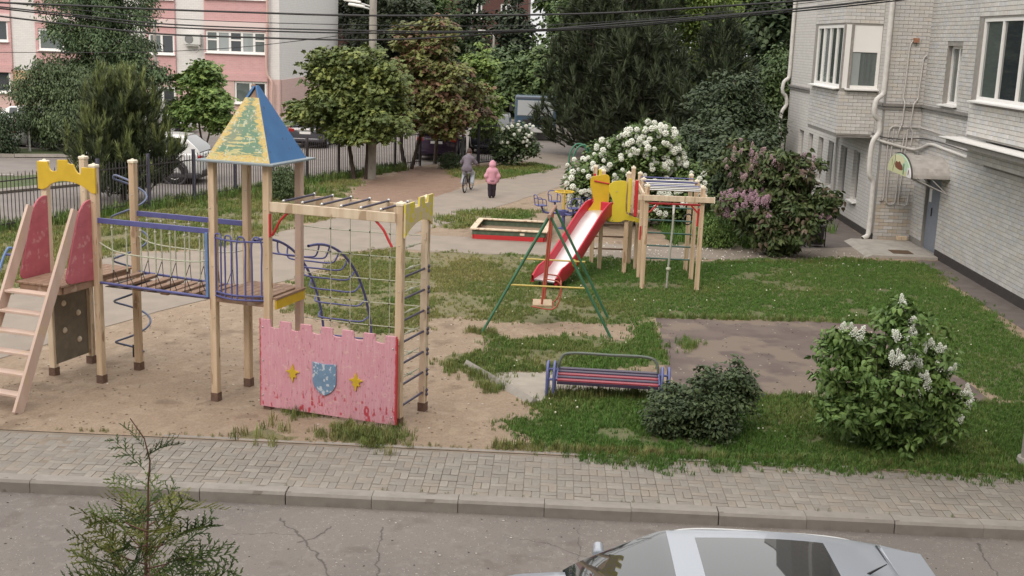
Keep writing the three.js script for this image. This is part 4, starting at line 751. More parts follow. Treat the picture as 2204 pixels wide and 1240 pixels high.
    for (let i = 0; i < p.count; i++) { uv[2 * i] = (p.getX(i) - x0) / w; uv[2 * i + 1] = p.getY(i) / 1.35; } g.setAttribute('uv', new THREE.BufferAttribute(uv, 2));
    const wall = mesh('castle_wall', g, new THREE.MeshStandardMaterial({ map: pm, roughness: 0.7 }), G);
    obj('edge_trim', [box(0.012, 1.2, 0.034, x1 + 0.006, 0.66, 0.12)], M.red, wall);
    const sh = new THREE.Shape(); sh.moveTo(4.48, 0.8); sh.quadraticCurveTo(4.65, 0.765, 4.83, 0.8); sh.lineTo(4.83, 0.53); sh.quadraticCurveTo(4.8, 0.4, 4.655, 0.345); sh.quadraticCurveTo(4.5, 0.4, 4.48, 0.53); sh.closePath();
    obj('shield', slab(sh, 0.022, 0.004).translate(0, 0, 0.135), grained([0.17, 0.28, 0.42], [0.13, 0.22, 0.34], { size: 0.4, freq: 5, rough: 0.6, spots: { at: 0.56, soft: 0.05, freq: 8, c: [0.50, 0.55, 0.62] } }), wall);
    for (const cx of [4.16, 5.13]) { const st = new THREE.Shape(); [[0, 0.13], [0.025, 0.05], [0.1, 0.03], [0.04, 0.0], [0.055, -0.05], [0.015, -0.045], [0.0, -0.125], [-0.02, -0.06], [-0.05, -0.04], [-0.035, 0.0], [-0.1, 0.03], [-0.03, 0.05]].forEach(([a, b], i) => (i ? st.lineTo(cx + a, 0.59 + b) : st.moveTo(cx + a, 0.59 + b))); st.closePath(); obj('star_emblem', slab(st, 0.02, 0.004).translate(0, 0, 0.135), M.yellow, wall); }
    for (const [a, b] of [[3.69, 1.2], [3.69, 0.72], [3.68, 0.22], [5.67, 1.12], [5.66, 0.16]]) obj('bolt', ball(0.013, a, b, 0.137, 7, 5), M.metal, wall);
  }
}

// ------------------------------------------------------------------ slide set
{
  const G = thing('slide_climbing_set', 'smaller wooden climbing frame with red slide and yellow boot boards', 'playset');
  const post = (x, z, h = 2.24) => { const p = obj('post', rbox(0.095, h, 0.095, x, h / 2, z, 0.01), M.wood, G); obj('cap', [rbox(0.11, 0.05, 0.11, x, h + 0.01, z, 0.014), ball(0.026, x, h + 0.04, z, 8, 6)], M.capWhite, p); obj('bolt', [ball(0.013, x - 0.01, h * 0.62, z + 0.05, 6, 4)], M.metal, p); };
  for (const z of [-25.15, -26.3, -27.45]) { post(2.02, z); post(3.2, z); }
  for (const [x, z] of [[1.0, -28.0], [1.9, -28.05], [1.16, -27.15], [1.72, -26.85]]) post(x, z, 2.3);
  for (const z of [-25.13, -27.47]) obj('cross_beam', rbox(1.6, 0.12, 0.05, 2.63, 2.0, z + (z > -26 ? 0.075 : -0.075), 0.008), M.woodPale, G);
  obj('beam_cap', box(0.02, 0.13, 0.07, 3.44, 2.0, -25.055), M.capWhite, G);
  for (const x of [2.02, 3.2]) obj('side_beam', rbox(0.045, 0.11, 2.4, x + (x > 3 ? 0.07 : -0.07), 2.04, -26.3, 0.008), M.woodPale, G);
  for (let i = 0; i < 7; i++) obj('overhead_rung', rod([2.0, 2.14, -25.35 - i * 0.3], [3.22, 2.14, -25.35 - i * 0.3], 0.019), M.metal, G);
  for (const z of [-25.5, -26.2, -27.0]) obj('overhead_rail', rod([2.0, 2.22, z], [3.2, 2.22, z], 0.014), M.blueTube, G);
  obj('red_bar', [rod([2.07, 1.88, -25.12], [3.15, 1.88, -25.12], 0.025), rod([2.08, 1.68, -25.12], [2.26, 1.87, -25.12], 0.018), rod([3.14, 1.68, -25.12], [2.96, 1.87, -25.12], 0.018), rod([3.12, 1.42, -25.15], [3.13, 1.8, -25.15], 0.022)], M.red, G);
  const rope = obj('climbing_rope', tube([[2.6, 1.84, -25.12], [2.6, 1.4, -25.12], [2.575, 0.8, -25.12], [2.56, 0.48, -25.12], [2.55, 0.06, -25.12]], 0.024, 40, 8), grained([0.42, 0.42, 0.36], [0.3, 0.3, 0.25], { size: 0.08, freq: 5, rough: 0.95, bump: 0.003 }), G);
  obj('knot', xf(new THREE.SphereGeometry(0.055, 10, 8), 2.565, 0.47, -25.12, 0, 0, 0, [1, 0.8, 1]), M.rope, rope); obj('rope_sleeve', rod([2.6, 1.86, -25.12], [2.6, 1.6, -25.12], 0.034, 8, 0.02), M.white, rope);
  for (let i = 0; i < 5; i++) obj('ladder_rung', rod([2.03, 1.64 - i * 0.29, -26.3], [3.19, 1.63 - i * 0.29, -26.3], 0.018), plain(0.05, 0.12, 0.10, 0.45), G);
  for (let i = 0; i < 4; i++) obj('back_rung', rod([1.0, 0.35 + i * 0.3, -28.0], [1.9, 0.35 + i * 0.3, -28.03], 0.022), M.plank, G);
  obj('hoop', torus(0.12, 0.016, 3.12, 1.3, -26.9, 0, 0.5), M.darkMetal, G);
  for (let i = 0; i < 6; i++) obj('deck_board', rbox(0.155, 0.035, 1.05, 1.02 + i * 0.165, 1.38, -27.4, 0.005), M.plank, G);
  // boot-shaped guard boards
  const boot = (pts, z, ry, m, px) => { const s = new THREE.Shape(); const c = new THREE.CatmullRomCurve3(pts.map(([a, b]) => V(a, b, 0)), true, 'catmullrom', 0.35).getPoints(70); c.forEach((p, i) => (i ? s.lineTo(p.x, p.y) : s.moveTo(p.x, p.y))); const o = obj('guard_board', slab(s, 0.03, 0.006), m, G); o.position.set(px, 0, z); o.rotation.y = ry; return o; };
  const g1 = boot([[0.0, 2.16], [0.0, 1.95], [0.09, 1.62], [-0.04, 1.42], [-0.12, 1.32], [0.3, 1.3], [0.41, 1.38], [0.41, 2.2], [0.1, 2.2]], -26.96, 0.1, M.yellow, 0.87);
  obj('red_rod', rod([0.07, 2.1, 0.05], [0.42, 2.04, 0.05], 0.016), M.red, g1);
  const g2 = boot([[0.02, 2.05], [0.02, 1.9], [0.13, 1.62], [-0.02, 1.48], [-0.06, 1.32], [0.04, 1.22], [0.3, 1.21], [0.42, 1.26], [0.75, 1.2], [0.76, 1.27], [0.43, 1.4], [0.4, 1.75], [0.4, 2.12], [0.14, 2.13]], -26.72, 0.12, M.yellowBright, 1.27);
  for (const [a, b] of [[0.06, 1.42], [0.03, 1.3], [0.12, 1.25], [0.62, 1.24], [0.18, 1.9]]) obj('bolt', ball(0.014, a, b, 0.035, 6, 4), M.metal, g2);
  obj('guard_slat', rbox(0.07, 0.78, 0.025, 1.74, 1.84, -26.55, 0.03), M.yellowBright, G); obj('guard_slat', rbox(0.08, 0.82, 0.025, 1.88, 1.80, -26.4, 0.03), M.red, G);
  obj('guard_slat', rbox(0.06, 0.75, 0.025, 0.96, 1.85, -27.3, 0.03), M.red, G); obj('guard_slat', rbox(0.07, 0.7, 0.025, 1.1, 1.95, -27.6, 0.03), M.yellowBright, G);
  obj('front_rail', rbox(0.3, 0.06, 0.03, 1.98, 1.5, -26.42, 0.01), M.woodPale, G);
  obj('red_hook', [rod([1.93, 1.35, -25.3], [1.93, 1.05, -25.3], 0.02)], M.red, G);
  // slide: swept trough
  { const S = new THREE.Group(); S.name = 'slide'; G.add(S);
    const a = V(1.16, 0, -26.98), b = V(-0.1, 0, -24.72), dir = b.clone().sub(a).normalize(), sidev = V(dir.z, 0, -dir.x).multiplyScalar(-1), L = a.distanceTo(b);
    const prof = (t) => { const s = [[0, 1.42], [0.1, 1.40], [0.22, 1.24], [0.45, 0.84], [0.66, 0.47], [0.76, 0.32], [0.86, 0.235], [0.96, 0.2], [1, 0.165]]; for (let i = 0; i + 1 < s.length; i++) if (t <= s[i + 1][0]) { const k = (t - s[i][0]) / (s[i + 1][0] - s[i][0]); return lerp(s[i][1], s[i + 1][1], k); } return 0.165; };
    const sm = (t) => (prof(clamp(t - 0.03)) + prof(t) * 2 + prof(clamp(t + 0.03))) / 4;
    const strip = (uv0, t0, t1, n = 46) => { const pos = [], idx = []; for (let i = 0; i <= n; i++) { const t = lerp(t0, t1, i / n), c = a.clone().addScaledVector(dir, L * t); uv0(t).forEach(([w, h]) => { const p = c.clone().addScaledVector(sidev, w); pos.push(p.x, sm(t) + h, p.z); }); } const m = uv0(0).length; for (let i = 0; i < n; i++) for (let j = 0; j < m - 1; j++) { const q = i * m + j; idx.push(q, q + m, q + 1, q + 1, q + m, q + m + 1); } const g = new THREE.BufferGeometry(); g.setAttribute('position', new THREE.Float32BufferAttribute(pos, 3)); g.setIndex(idx); g.computeVertexNormals(); return metricUV(g); };
    const wall = (t) => 0.22 * (t < 0.1 ? 1 : t > 0.9 ? lerp(1, 0.35, (t - 0.9) / 0.1) : 1);
    obj('chute', strip((t) => [[-0.25, 0.012], [0.25, 0.012], [0.25, -0.012], [-0.25, -0.012], [-0.25, 0.012]], 0.02, 1), grained([0.72, 0.70, 0.69], [0.62, 0.60, 0.60], { size: 0.8, freq: 6, rough: 0.32, metal: 0.55 }), S);
    const redS = plain(0.50, 0.025, 0.05, 0.32, 0, {});
    for (const k of [-1, 1]) obj('side_wall', strip((t) => [[k * 0.25, -0.05], [k * 0.262, wall(t)], [k * 0.285, wall(t) + 0.02], [k * 0.315, wall(t) + 0.01], [k * 0.32, -0.06], [k * 0.25, -0.05]].map((q) => q), 0, 1), redS, S);
    { const p = a.clone(); obj('slide_head', [rbox(0.6, 0.25, 0.05, 0, 0, 0, 0.02)], redS, S).position.set(p.x, 1.5, p.z + 0.02); S.children[S.children.length - 1].rotation.y = Math.atan2(dir.x, dir.z); }
    { const c = a.clone().addScaledVector(dir, L * 0.72).addScaledVector(sidev, 0.33 * (sidev.x > 0 ? 1 : -1)); const o = obj('disc', xf(new THREE.CylinderGeometry(0.085, 0.085, 0.02, 20), 0, 0, 0, Math.PI / 2), M.yellowBright, S); o.position.set(c.x, sm(0.72) + 0.12, c.z); o.rotation.y = Math.atan2(sidev.x, sidev.z); }
    const e = b.clone().addScaledVector(dir, -0.12); obj('foot', [rod([e.x - 0.15, 0, e.z - 0.1], [e.x - 0.15, 0.17, e.z - 0.1], 0.02), rod([e.x + 0.15, 0, e.z + 0.1], [e.x + 0.15, 0.17, e.z + 0.1], 0.02)], M.darkMetal, S);
  }
}

// ------------------------------------------------------------------ swing
{
  const G = thing('swing', 'green A-frame swing with one red framed seat on the lawn', 'swing');
  M.greenTube = grained([0.045, 0.16, 0.085], [0.035, 0.12, 0.06], { size: 0.7, freq: 6, rough: 0.5 });
  M.swingRed = grained([0.42, 0.09, 0.055], [0.34, 0.075, 0.05], { size: 0.5, freq: 6, rough: 0.55 });
  const f = [-0.03, 2.16, -20.9], b = [0.06, 2.13, -22.1];
  for (const q of [[-1.2, 0, -20.6], [1.19, 0, -20.7]]) obj('leg', rod([q[0], -0.05, q[2]], f, 0.025), M.greenTube, G);
  for (const q of [[-1.08, 0, -22.2], [1.2, 0, -22.26]]) obj('leg', rod([q[0], -0.05, q[2]], b, 0.025), M.greenTube, G);
  obj('top_beam', rod([-0.04, 2.15, -20.78], [0.07, 2.14, -22.2], 0.035), grained([0.33, 0.19, 0.14], [0.27, 0.15, 0.1], { size: 0.5 }), G);
  const yb = (p, q) => obj('cross_bar', rod(p, q, 0.016), plain(0.55, 0.43, 0.12, 0.5), G);
  yb([-0.71, 0.9, -20.73], [0.69, 0.88, -20.79]); yb([-0.55, 1.12, -22.15], [0.68, 1.1, -22.18]);
  const S = new THREE.Group(); S.name = 'seat'; G.add(S);
  obj('hanger', rod([-0.01, 2.13, -21.25], [-0.11, 0.42, -21.3], 0.021), M.swingRed, S); obj('hanger', rod([0.03, 2.13, -21.7], [-0.07, 0.42, -21.75], 0.021), M.swingRed, S);
  obj('seat_board', rbox(0.36, 0.035, 0.5, -0.1, 0.42, -21.5, 0.012), grained([0.50, 0.38, 0.25], [0.4, 0.29, 0.19], { size: 0.4 }), S);
  obj('guard_rail', tube([[-0.3, 0.41, -21.2], [0.1, 0.38, -21.2], [0.2, 0.5, -21.2], [0.23, 0.8, -21.22], [0.18, 0.88, -21.25], [-0.08, 0.92, -21.28]], 0.013, 40, 6), M.swingRed, S);
  obj('guard_rail', tube([[-0.3, 0.41, -21.8], [0.1, 0.38, -21.8], [0.2, 0.5, -21.8], [0.23, 0.8, -21.78], [0.18, 0.88, -21.76], [-0.05, 0.92, -21.74]], 0.013, 40, 6), M.swingRed, S);
  obj('guard_bar', [rod([0.23, 0.8, -21.22], [0.23, 0.8, -21.78], 0.013), rod([0.1, 0.38, -21.2], [0.1, 0.38, -21.8], 0.012)], M.swingRed, S);
}

// ------------------------------------------------------------------ bench with curled ends
{
  const G = thing('park_bench', 'low metal bench with red and dark slats and curled blue ends', 'bench', [0.95, 0, -17.15], -0.055);
  const redP = grained([0.31, 0.038, 0.058], [0.24, 0.028, 0.045], { size: 0.5, stretch: 0.2, rough: 0.35 }), purp = grained([0.06, 0.045, 0.085], [0.045, 0.035, 0.065], { size: 0.5, stretch: 0.2, rough: 0.4 });
  [[0.27, 0.29, redP], [0.165, 0.305, purp], [0.06, 0.32, redP], [-0.045, 0.335, purp], [-0.15, 0.35, purp]].forEach(([z, y, m]) => obj('slat', rbox(1.5, 0.03, 0.092, 0, y, z, 0.008), m, G));
  obj('apron', rbox(1.5, 0.05, 0.025, 0, 0.258, 0.305, 0.006), purp, G);
  for (const s of [-1, 1]) {
    const E = new THREE.Group(); E.name = 'end_frame'; G.add(E);
    for (const dx of [0, 0.1]) obj('end_curl', tube([[s * (0.80 + dx), 0, 0.27], [s * (0.80 + dx), 0.2, 0.28], [s * (0.80 + dx), 0.36, 0.27], [s * (0.80 + dx), 0.47, 0.2], [s * (0.80 + dx), 0.5, 0.07], [s * (0.80 + dx), 0.46, -0.06], [s * (0.80 + dx), 0.36, -0.12], [s * (0.80 + dx), 0.2, -0.13], [s * (0.80 + dx), 0, -0.13]], 0.022, 60, 8), M.benchBlue ||= grained([0.13, 0.15, 0.34], [0.10, 0.115, 0.26], { size: 0.5, rough: 0.4 }), E);
    obj('end_plate', [rod([s * 0.78, 0.28, 0.24], [s * 0.92, 0.28, 0.24], 0.02), rod([s * 0.78, 0.34, -0.1], [s * 0.92, 0.34, -0.1], 0.02), rod([s * 0.76, 0.28, 0.26], [s * 0.76, 0.345, -0.14], 0.018)], M.benchBlue, E);
  }
  obj('back_rail', tube([[-0.75, 0.33, -0.14], [-0.74, 0.45, -0.15], [-0.69, 0.555, -0.17], [-0.58, 0.585, -0.18], [0, 0.59, -0.18], [0.58, 0.585, -0.18], [0.69, 0.55, -0.17], [0.74, 0.45, -0.15], [0.75, 0.33, -0.14]], 0.021, 70, 8), grained([0.10, 0.12, 0.10], [0.16, 0.17, 0.08], { size: 0.6, rough: 0.5 }), G);
}

// ------------------------------------------------------------------ sandbox, carousel, arch, bin
{
  const G = thing('sandbox', 'low green and red wooden sandbox by the path', 'sandbox', [-1.05, 0, -31.55], -0.06);
  const gr = grained([0.10, 0.14, 0.09], [0.075, 0.105, 0.065], { size: 0.6, rough: 0.7 }), w = 0.95, d = 0.88;
  for (const s of [-1, 1]) {
    obj('side_plank', rbox(2 * w, 0.13, 0.035, 0, 0.19, s * d, 0.006), gr, G); obj('side_plank', rbox(2 * w - 0.05, 0.12, 0.03, 0, 0.06, s * (d + 0.002), 0.006), M.red, G); obj('inner_plank', rbox(2 * w - 0.1, 0.12, 0.012, 0, 0.065, s * (d - 0.024), 0.003), gr, G);
    obj('side_plank', rbox(0.035, 0.13, 2 * d, s * w, 0.19, 0, 0.006), gr, G); obj('side_plank', rbox(0.03, 0.12, 2 * d - 0.05, s * w, 0.06, 0, 0.006), M.red, G);
    obj('seat_plank', rbox(2 * w + 0.14, 0.035, 0.16, 0, 0.272, s * d, 0.008), M.woodPale, G); obj('seat_plank', rbox(0.16, 0.035, 2 * d - 0.16, s * w, 0.272, 0, 0.008), M.woodPale, G);
  }
  obj('badge', rbox(0.12, 0.06, 0.01, 0.36, 0.18, d + 0.023, 0.002), M.capWhite, G);
  obj('sand', box(2 * w - 0.06, 0.1, 2 * d - 0.08, 0, 0.055, 0), grained([0.27, 0.19, 0.125], [0.2, 0.14, 0.09], { size: 0.8, freq: 9, rough: 1 }), G);
}
{
  const G = thing('spinning_carousel', 'small carousel with blue bucket seats and yellow steering wheel', 'carousel', [0.34, 0, -33.0]);
  const bl = M.blueTube;
  obj('pedestal', [rod([0, 0, 0], [0, 0.55, 0], 0.05, 12), rod([0, 0, 0], [0, 0.03, 0], 0.14, 14), rod([0, 0.38, 0], [0, 0.52, 0], 0.11, 12, 0.15)], bl, G);
  obj('column', rod([0, 0.52, 0], [0, 1.04, 0], 0.028, 10), M.yellow, G);
  obj('wheel', [torus(0.27, 0.018, 0, 1.05, 0, Math.PI / 2), rod([-0.27, 1.05, 0], [0.27, 1.05, 0], 0.012), rod([0, 1.05, -0.27], [0, 1.05, 0.27], 0.012)], M.yellow, G);
  for (let i = 0; i < 4; i++) {
    const a = i * Math.PI / 2 + 2.75, c = Math.cos(a), s = Math.sin(a), S = new THREE.Group(); S.name = 'seat'; G.add(S);
    obj('arm', tube([[0, 0.46, 0], [c * 0.3, 0.45, s * 0.3], [c * 0.6, 0.5, s * 0.6], [c * 0.68, 0.66, s * 0.68]], 0.03, 24, 7), bl, S);
    obj('seat_pan', rbox(0.28, 0.03, 0.28, c * 0.7, 0.68, s * 0.7, 0.01, 0, -a), M.blueTube, S);
    const q = [-s, c]; obj('back_frame', tube([[c * 0.82 - q[0] * 0.13, 0.69, s * 0.82 - q[1] * 0.13], [c * 0.86 - q[0] * 0.13, 0.94, s * 0.86 - q[1] * 0.13], [c * 0.86, 0.97, s * 0.86], [c * 0.86 + q[0] * 0.13, 0.94, s * 0.86 + q[1] * 0.13], [c * 0.82 + q[0] * 0.13, 0.69, s * 0.82 + q[1] * 0.13]], 0.014, 30, 6), bl, S);
    obj('arm_rest', [-1, 1].map((k) => tube([[c * 0.85 + k * q[0] * 0.13, 0.86, s * 0.85 + k * q[1] * 0.13], [c * 0.62 + k * q[0] * 0.14, 0.85, s * 0.62 + k * q[1] * 0.14], [c * 0.58 + k * q[0] * 0.14, 0.7, s * 0.58 + k * q[1] * 0.14]], 0.012, 16, 6)).flat(), bl, S);
  }
}
{
  const G = thing('climbing_arch', 'green double climbing arch behind the snowball bush', 'climber', [0.98, 0, -40.2], 0.25);
  const g = plain(0.035, 0.17, 0.10, 0.5);
  for (const z of [0, 0.5]) obj('arch_tube', tube([[-0.36, 0, -z], [-0.35, 0.9, -z], [-0.3, 1.45, -z], [-0.14, 1.7, -z], [0, 1.74, -z], [0.14, 1.7, -z], [0.3, 1.45, -z], [0.36, 0.9, -z], [0.37, 0, -z]], 0.03, 60, 8), g, G);
  for (let i = 0; i < 4; i++) obj('rung', rod([0.36, 0.4 + i * 0.3, 0], [0.36, 0.4 + i * 0.3, -0.5], 0.016), plain(0.25, 0.06, 0.05, 0.5), G);
}
{
  const G = thing('litter_bin', 'dark litter bin half hidden behind the pink lilac', 'bin', [7.15, 0, -31.7]);
  const m = plain(0.03, 0.028, 0.03, 0.6); obj('drum', xf(new THREE.CylinderGeometry(0.2, 0.18, 0.5, 18), 0, 0.32, 0), m, G); obj('rim', torus(0.2, 0.016, 0, 0.57, 0, Math.PI / 2), m, G); obj('stand', [rod([-0.23, 0, 0], [-0.23, 0.6, 0], 0.016), rod([0.23, 0, 0], [0.23, 0.6, 0], 0.016), rod([-0.23, 0.45, 0], [0.23, 0.45, 0], 0.012)], m, G);
}

// ------------------------------------------------------------------ plants
const LEAF = {
  oval: [[0, 0], [0.3, 0.2], [0.65, 0.24], [1, 0], [0.65, -0.24], [0.3, -0.2]],
  heart: [[0, 0], [-0.04, 0.2], [0.16, 0.36], [0.48, 0.33], [0.8, 0.13], [1.1, 0], [0.8, -0.13], [0.48, -0.33], [0.16, -0.36], [-0.04, -0.2]],
  round: [[0, 0], [0.2, 0.3], [0.6, 0.36], [1, 0], [0.6, -0.36], [0.2, -0.3]],
  maple: [[0, 0], [0.02, 0.36], [0.3, 0.3], [0.45, 0.62], [0.58, 0.3], [1.05, 0], [0.58, -0.3], [0.45, -0.62], [0.3, -0.3], [0.02, -0.36]],
};
function leafTris(kind, size, m, out) {
  const P = LEAF[kind], v = P.map(([a, b]) => V(a * size, -Math.abs(b) * 0.35 * size - a * a * 0.18 * size, b * size).applyMatrix4(m));
  const o = V(0.42 * size, 0.02 * size, 0).applyMatrix4(m);
  for (let i = 0; i < v.length; i++) { const a = v[i], b = v[(i + 1) % v.length]; out.push(o.x, o.y, o.z, a.x, a.y, a.z, b.x, b.y, b.z); }
}
function cluster(kind, n, size, spread, s, droop = 0.35) {
  reseed(s); const out = [];
  for (let i = 0; i < n; i++) {
    const a = rr(0, 6.283), e = rr(-0.5, 1), p = V(Math.cos(a) * Math.sqrt(1 - e * e * 0.8), e * 0.8, Math.sin(a) * Math.sqrt(1 - e * e * 0.8)).multiplyScalar(spread * rr(0.25, 1));
    const m = new THREE.Matrix4().compose(p, new THREE.Quaternion().setFromEuler(new THREE.Euler(rr(-0.7, 0.7), -a + rr(-0.8, 0.8), -droop + rr(-0.5, 0.6), 'YZX')), V(1, 1, 1).multiplyScalar(rr(0.65, 1.15)));
    leafTris(kind, size, m, out);
  }
  const g = new THREE.BufferGeometry(); g.setAttribute('position', new THREE.Float32BufferAttribute(out, 3)); g.computeVertexNormals(); return g;
}
function needleTuft(n, len, w, s, lift = 0.5) { // needles round a short twig pointing up +y
  reseed(s); const out = [];
  for (let i = 0; i < n; i++) {
    const t = rnd(), a = rr(0, 6.283), tilt = rr(0.35, 1.0) * (1 - 0.55 * t), d = V(Math.cos(a) * Math.sin(tilt), Math.cos(tilt), Math.sin(a) * Math.sin(tilt)), b = V(0, t * len * 1.3, 0), q = V(-Math.sin(a), 0, Math.cos(a)).multiplyScalar(w), e = b.clone().addScaledVector(d, len * rr(0.7, 1.1));
    const l = b.clone().sub(q), r = b.clone().add(q); out.push(l.x, l.y, l.z, r.x, r.y, r.z, e.x, e.y, e.z);
  }
  const g = new THREE.BufferGeometry(); g.setAttribute('position', new THREE.Float32BufferAttribute(out, 3)); g.computeVertexNormals(); return g;
}
M.leaf = new THREE.MeshStandardMaterial({ roughness: 0.62, side: THREE.DoubleSide });
const CL = {
  maple: cluster('maple', 7, 0.17, 0.2, 301, 0.5), mapleFar: cluster('maple', 8, 0.26, 0.34, 302, 0.5),
  birch: cluster('oval', 12, 0.085, 0.17, 303, 0.9), broad: cluster('oval', 10, 0.2, 0.32, 304, 0.4), far: cluster('round', 12, 0.34, 0.55, 305, 0.4),
  lilac: cluster('heart', 7, 0.105, 0.11, 306, 0.75), shrub: cluster('oval', 9, 0.06, 0.075, 307, 0.35), vib: cluster('round', 8, 0.1, 0.13, 308, 0.4),
  pine: needleTuft(34, 0.13, 0.006, 309), pineFar: needleTuft(26, 0.34, 0.022, 310), willow: cluster('oval', 14, 0.1, 0.2, 311, 0.7),
};
// points through lobes [x, y, z, rx, ry, rz, weight]
function scatter(lobes, n, { surf = 0.5, rough = 0.55, s = 1, freq = 2.1 } = {}) {
  const W = lobes.reduce((a, l) => a + (l[6] || 1), 0), out = [];
  for (let i = 0; i < n; i++) {
    let k = rnd() * W, l = lobes[0]; for (const q of lobes) { k -= q[6] || 1; if (k <= 0) { l = q; break; } }
    const z = rr(-1, 1), a = rr(0, 6.283), q = Math.sqrt(1 - z * z), d = [q * Math.cos(a), z, q * Math.sin(a)];
    const bump = 1 - rough * 0.5 + rough * fbm(d[0] * freq + l[0] * 3 + 9, d[1] * freq + d[2] * freq * 1.3 + l[1], s, 3) * 1.15;
    const r = Math.pow(rnd(), surf / 1.5) * bump; out.push([l[0] + d[0] * l[3] * r, l[1] + d[1] * l[4] * r, l[2] + d[2] * l[5] * r, d, r]);
  }
  return out;
}
// gather points into clumps so that crowns show layered sprays with gaps between them
function clumped(lobes, n, { k = 46, r = 0.42, flatY = 0.5, s = 1, surf = 0.28, rough = 0.7, freq = 2.1 } = {}) {
  const cs = scatter(lobes, k, { surf, rough, s, freq }), out = [];
  for (let i = 0; i < n; i++) { const c = cs[Math.floor(rnd() * cs.length)], q = r * (0.6 + 0.8 * hash(Math.round(c[0] * 99), Math.round(c[1] * 99), 5)), z = rr(-1, 1), a = rr(0, 6.283), e = Math.sqrt(1 - z * z), d = Math.pow(rnd(), 0.45); out.push([c[0] + e * Math.cos(a) * q * d, c[1] + z * q * flatY * d - 0.25 * q * d * d, c[2] + e * Math.sin(a) * q * d, c[3], c[4]]); }
  return out;
}
function crown(parent, geo, pts, cols, s0, s1, name = 'crown', mat = M.leaf) {
  return stuff(instanced(name, geo, mat, pts.map((p) => { const k = rnd(), c = mix3(cols[0], cols[1], k), f = rr(0.75, 1.2), w = cols[2] && rnd() < (cols[3] || 0.15) ? cols[2] : c; return [p[0], p[1], p[2], rr(s0, s1), rr(0, 6.28), [w[0] * f, w[1] * f, w[2] * f], rr(-0.5, 0.5), rr(-0.5, 0.5)]; }), parent));
}
function tree(name, label, [x, z], { trunks, lobes, n, geo = CL.maple, cols, size = [0.8, 1.25], barkMat = M.bark, group, limbs = 7, surf, rough, freq, s = 1, clump = null, core = 0.25 }) {
  const T = thing(name, label, 'tree', [x, 0, z], 0, group); reseed(s * 977 + 13);
  for (const t of trunks) {
    const tr = obj('trunk', limb(t.p, t.r, t.r * 0.35, 10, 8), barkMat, T);
    for (let i = 0; i < limbs; i++) { const l = lobes[Math.floor(rnd() * lobes.length)], k = rr(0.35, 0.85), a = t.p[t.p.length - 1], b0 = t.p[0], b = [lerp(b0[0], a[0], k), lerp(b0[1], a[1], k), lerp(b0[2], a[2], k)], e = [l[0] + rr(-0.5, 0.5) * l[3], l[1] + rr(-0.2, 0.5) * l[4], l[2] + rr(-0.5, 0.5) * l[5]]; obj('branch', limb([b, [lerp(b[0], e[0], 0.5), lerp(b[1], e[1], 0.4), lerp(b[2], e[2], 0.5)], e], t.r * 0.4, t.r * 0.08, 5, 5), barkMat, tr); }
  }
  const pts = clump ? [...clumped(lobes, Math.round(n * (1 - core)), { s: s * 7 + 3, rough, freq, ...clump }), ...scatter(lobes, Math.round(n * core), { s: s * 7 + 4, surf: 1, rough: 0.4 }).map((p) => [p[0] * 0.9, p[1], p[2] * 0.9, p[3], p[4]])] : scatter(lobes, n, { s: s * 7 + 3, surf, rough, freq });
  crown(T, geo, pts, cols, size[0], size[1]);
  return T;
}
const mapleCols = [[0.072, 0.108, 0.026], [0.135, 0.165, 0.038], [0.20, 0.23, 0.055], 0.18];
// maples by the fence
tree('maple_tree', 'broad green maple with two thin trunks inside the fence, beside the concrete pole', [-7.3, -42.5], { clump: { k: 90, r: 0.50 }, s: 1, trunks: [{ p: [[0.1, 0, 0], [-0.05, 1.0, 0], [-0.2, 2.2, 0.1], [-0.3, 3.8, 0.1]], r: 0.09 }, { p: [[0.5, 0, -0.2], [0.55, 1.1, -0.2], [0.65, 2.3, -0.1], [0.6, 4.0, 0]], r: 0.08 }], lobes: [[-0.45, 2.4, 0.2, 1.05, 0.9, 1.0], [0.9, 2.3, 0.4, 1.05, 0.9, 1.0], [0.0, 3.15, 0, 1.4, 1.05, 1.2, 1.4], [-0.55, 4.0, 0, 0.9, 0.75, 0.8, 0.7], [0.75, 4.05, 0, 0.9, 0.8, 0.8, 0.7], [-1.5, 2.5, 0.4, 0.4, 0.3, 0.5, 0.2], [0.3, 1.75, 0.6, 0.8, 0.35, 0.7, 0.4]], n: 2700, geo: CL.maple, cols: mapleCols, size: [0.85, 1.5], group: 'maples along the fence' });
tree('maple_tree', 'taller maple with yellowish top, rusty lens tint put into its leaf colour, by the dark purple car', [-5.3, -46.6], { clump: { k: 80, r: 0.50 }, s: 2, trunks: [{ p: [[-0.55, 0, 0], [-0.75, 1.1, 0], [-0.4, 2.6, 0], [0.2, 4.8, 0]], r: 0.09 }, { p: [[-0.3, 0, 0.1], [-0.05, 1.0, 0.1], [0.4, 2.6, 0], [0.7, 4.0, 0]], r: 0.08 }], lobes: [[0.0, 2.6, 0.2, 1.2, 1.0, 1.0], [0.75, 2.35, 0.4, 1.1, 0.8, 1.0], [0.4, 3.5, 0, 1.35, 1.1, 1.1, 1.2], [-0.2, 4.7, 0, 0.75, 0.95, 0.7, 0.7], [1.5, 3.2, 0, 0.75, 1.0, 0.7, 0.6], [0.5, 5.0, 0, 0.45, 0.7, 0.5, 0.3], [1.2, 1.9, 0.5, 0.6, 0.35, 0.5, 0.3]], n: 2500, geo: CL.maple, cols: [[0.105, 0.115, 0.034], [0.165, 0.18, 0.044], [0.15, 0.08, 0.042], 0.28], size: [0.9, 1.55], group: 'maples along the fence' });  // the rust tone among these leaf colours is lens tint, painted in
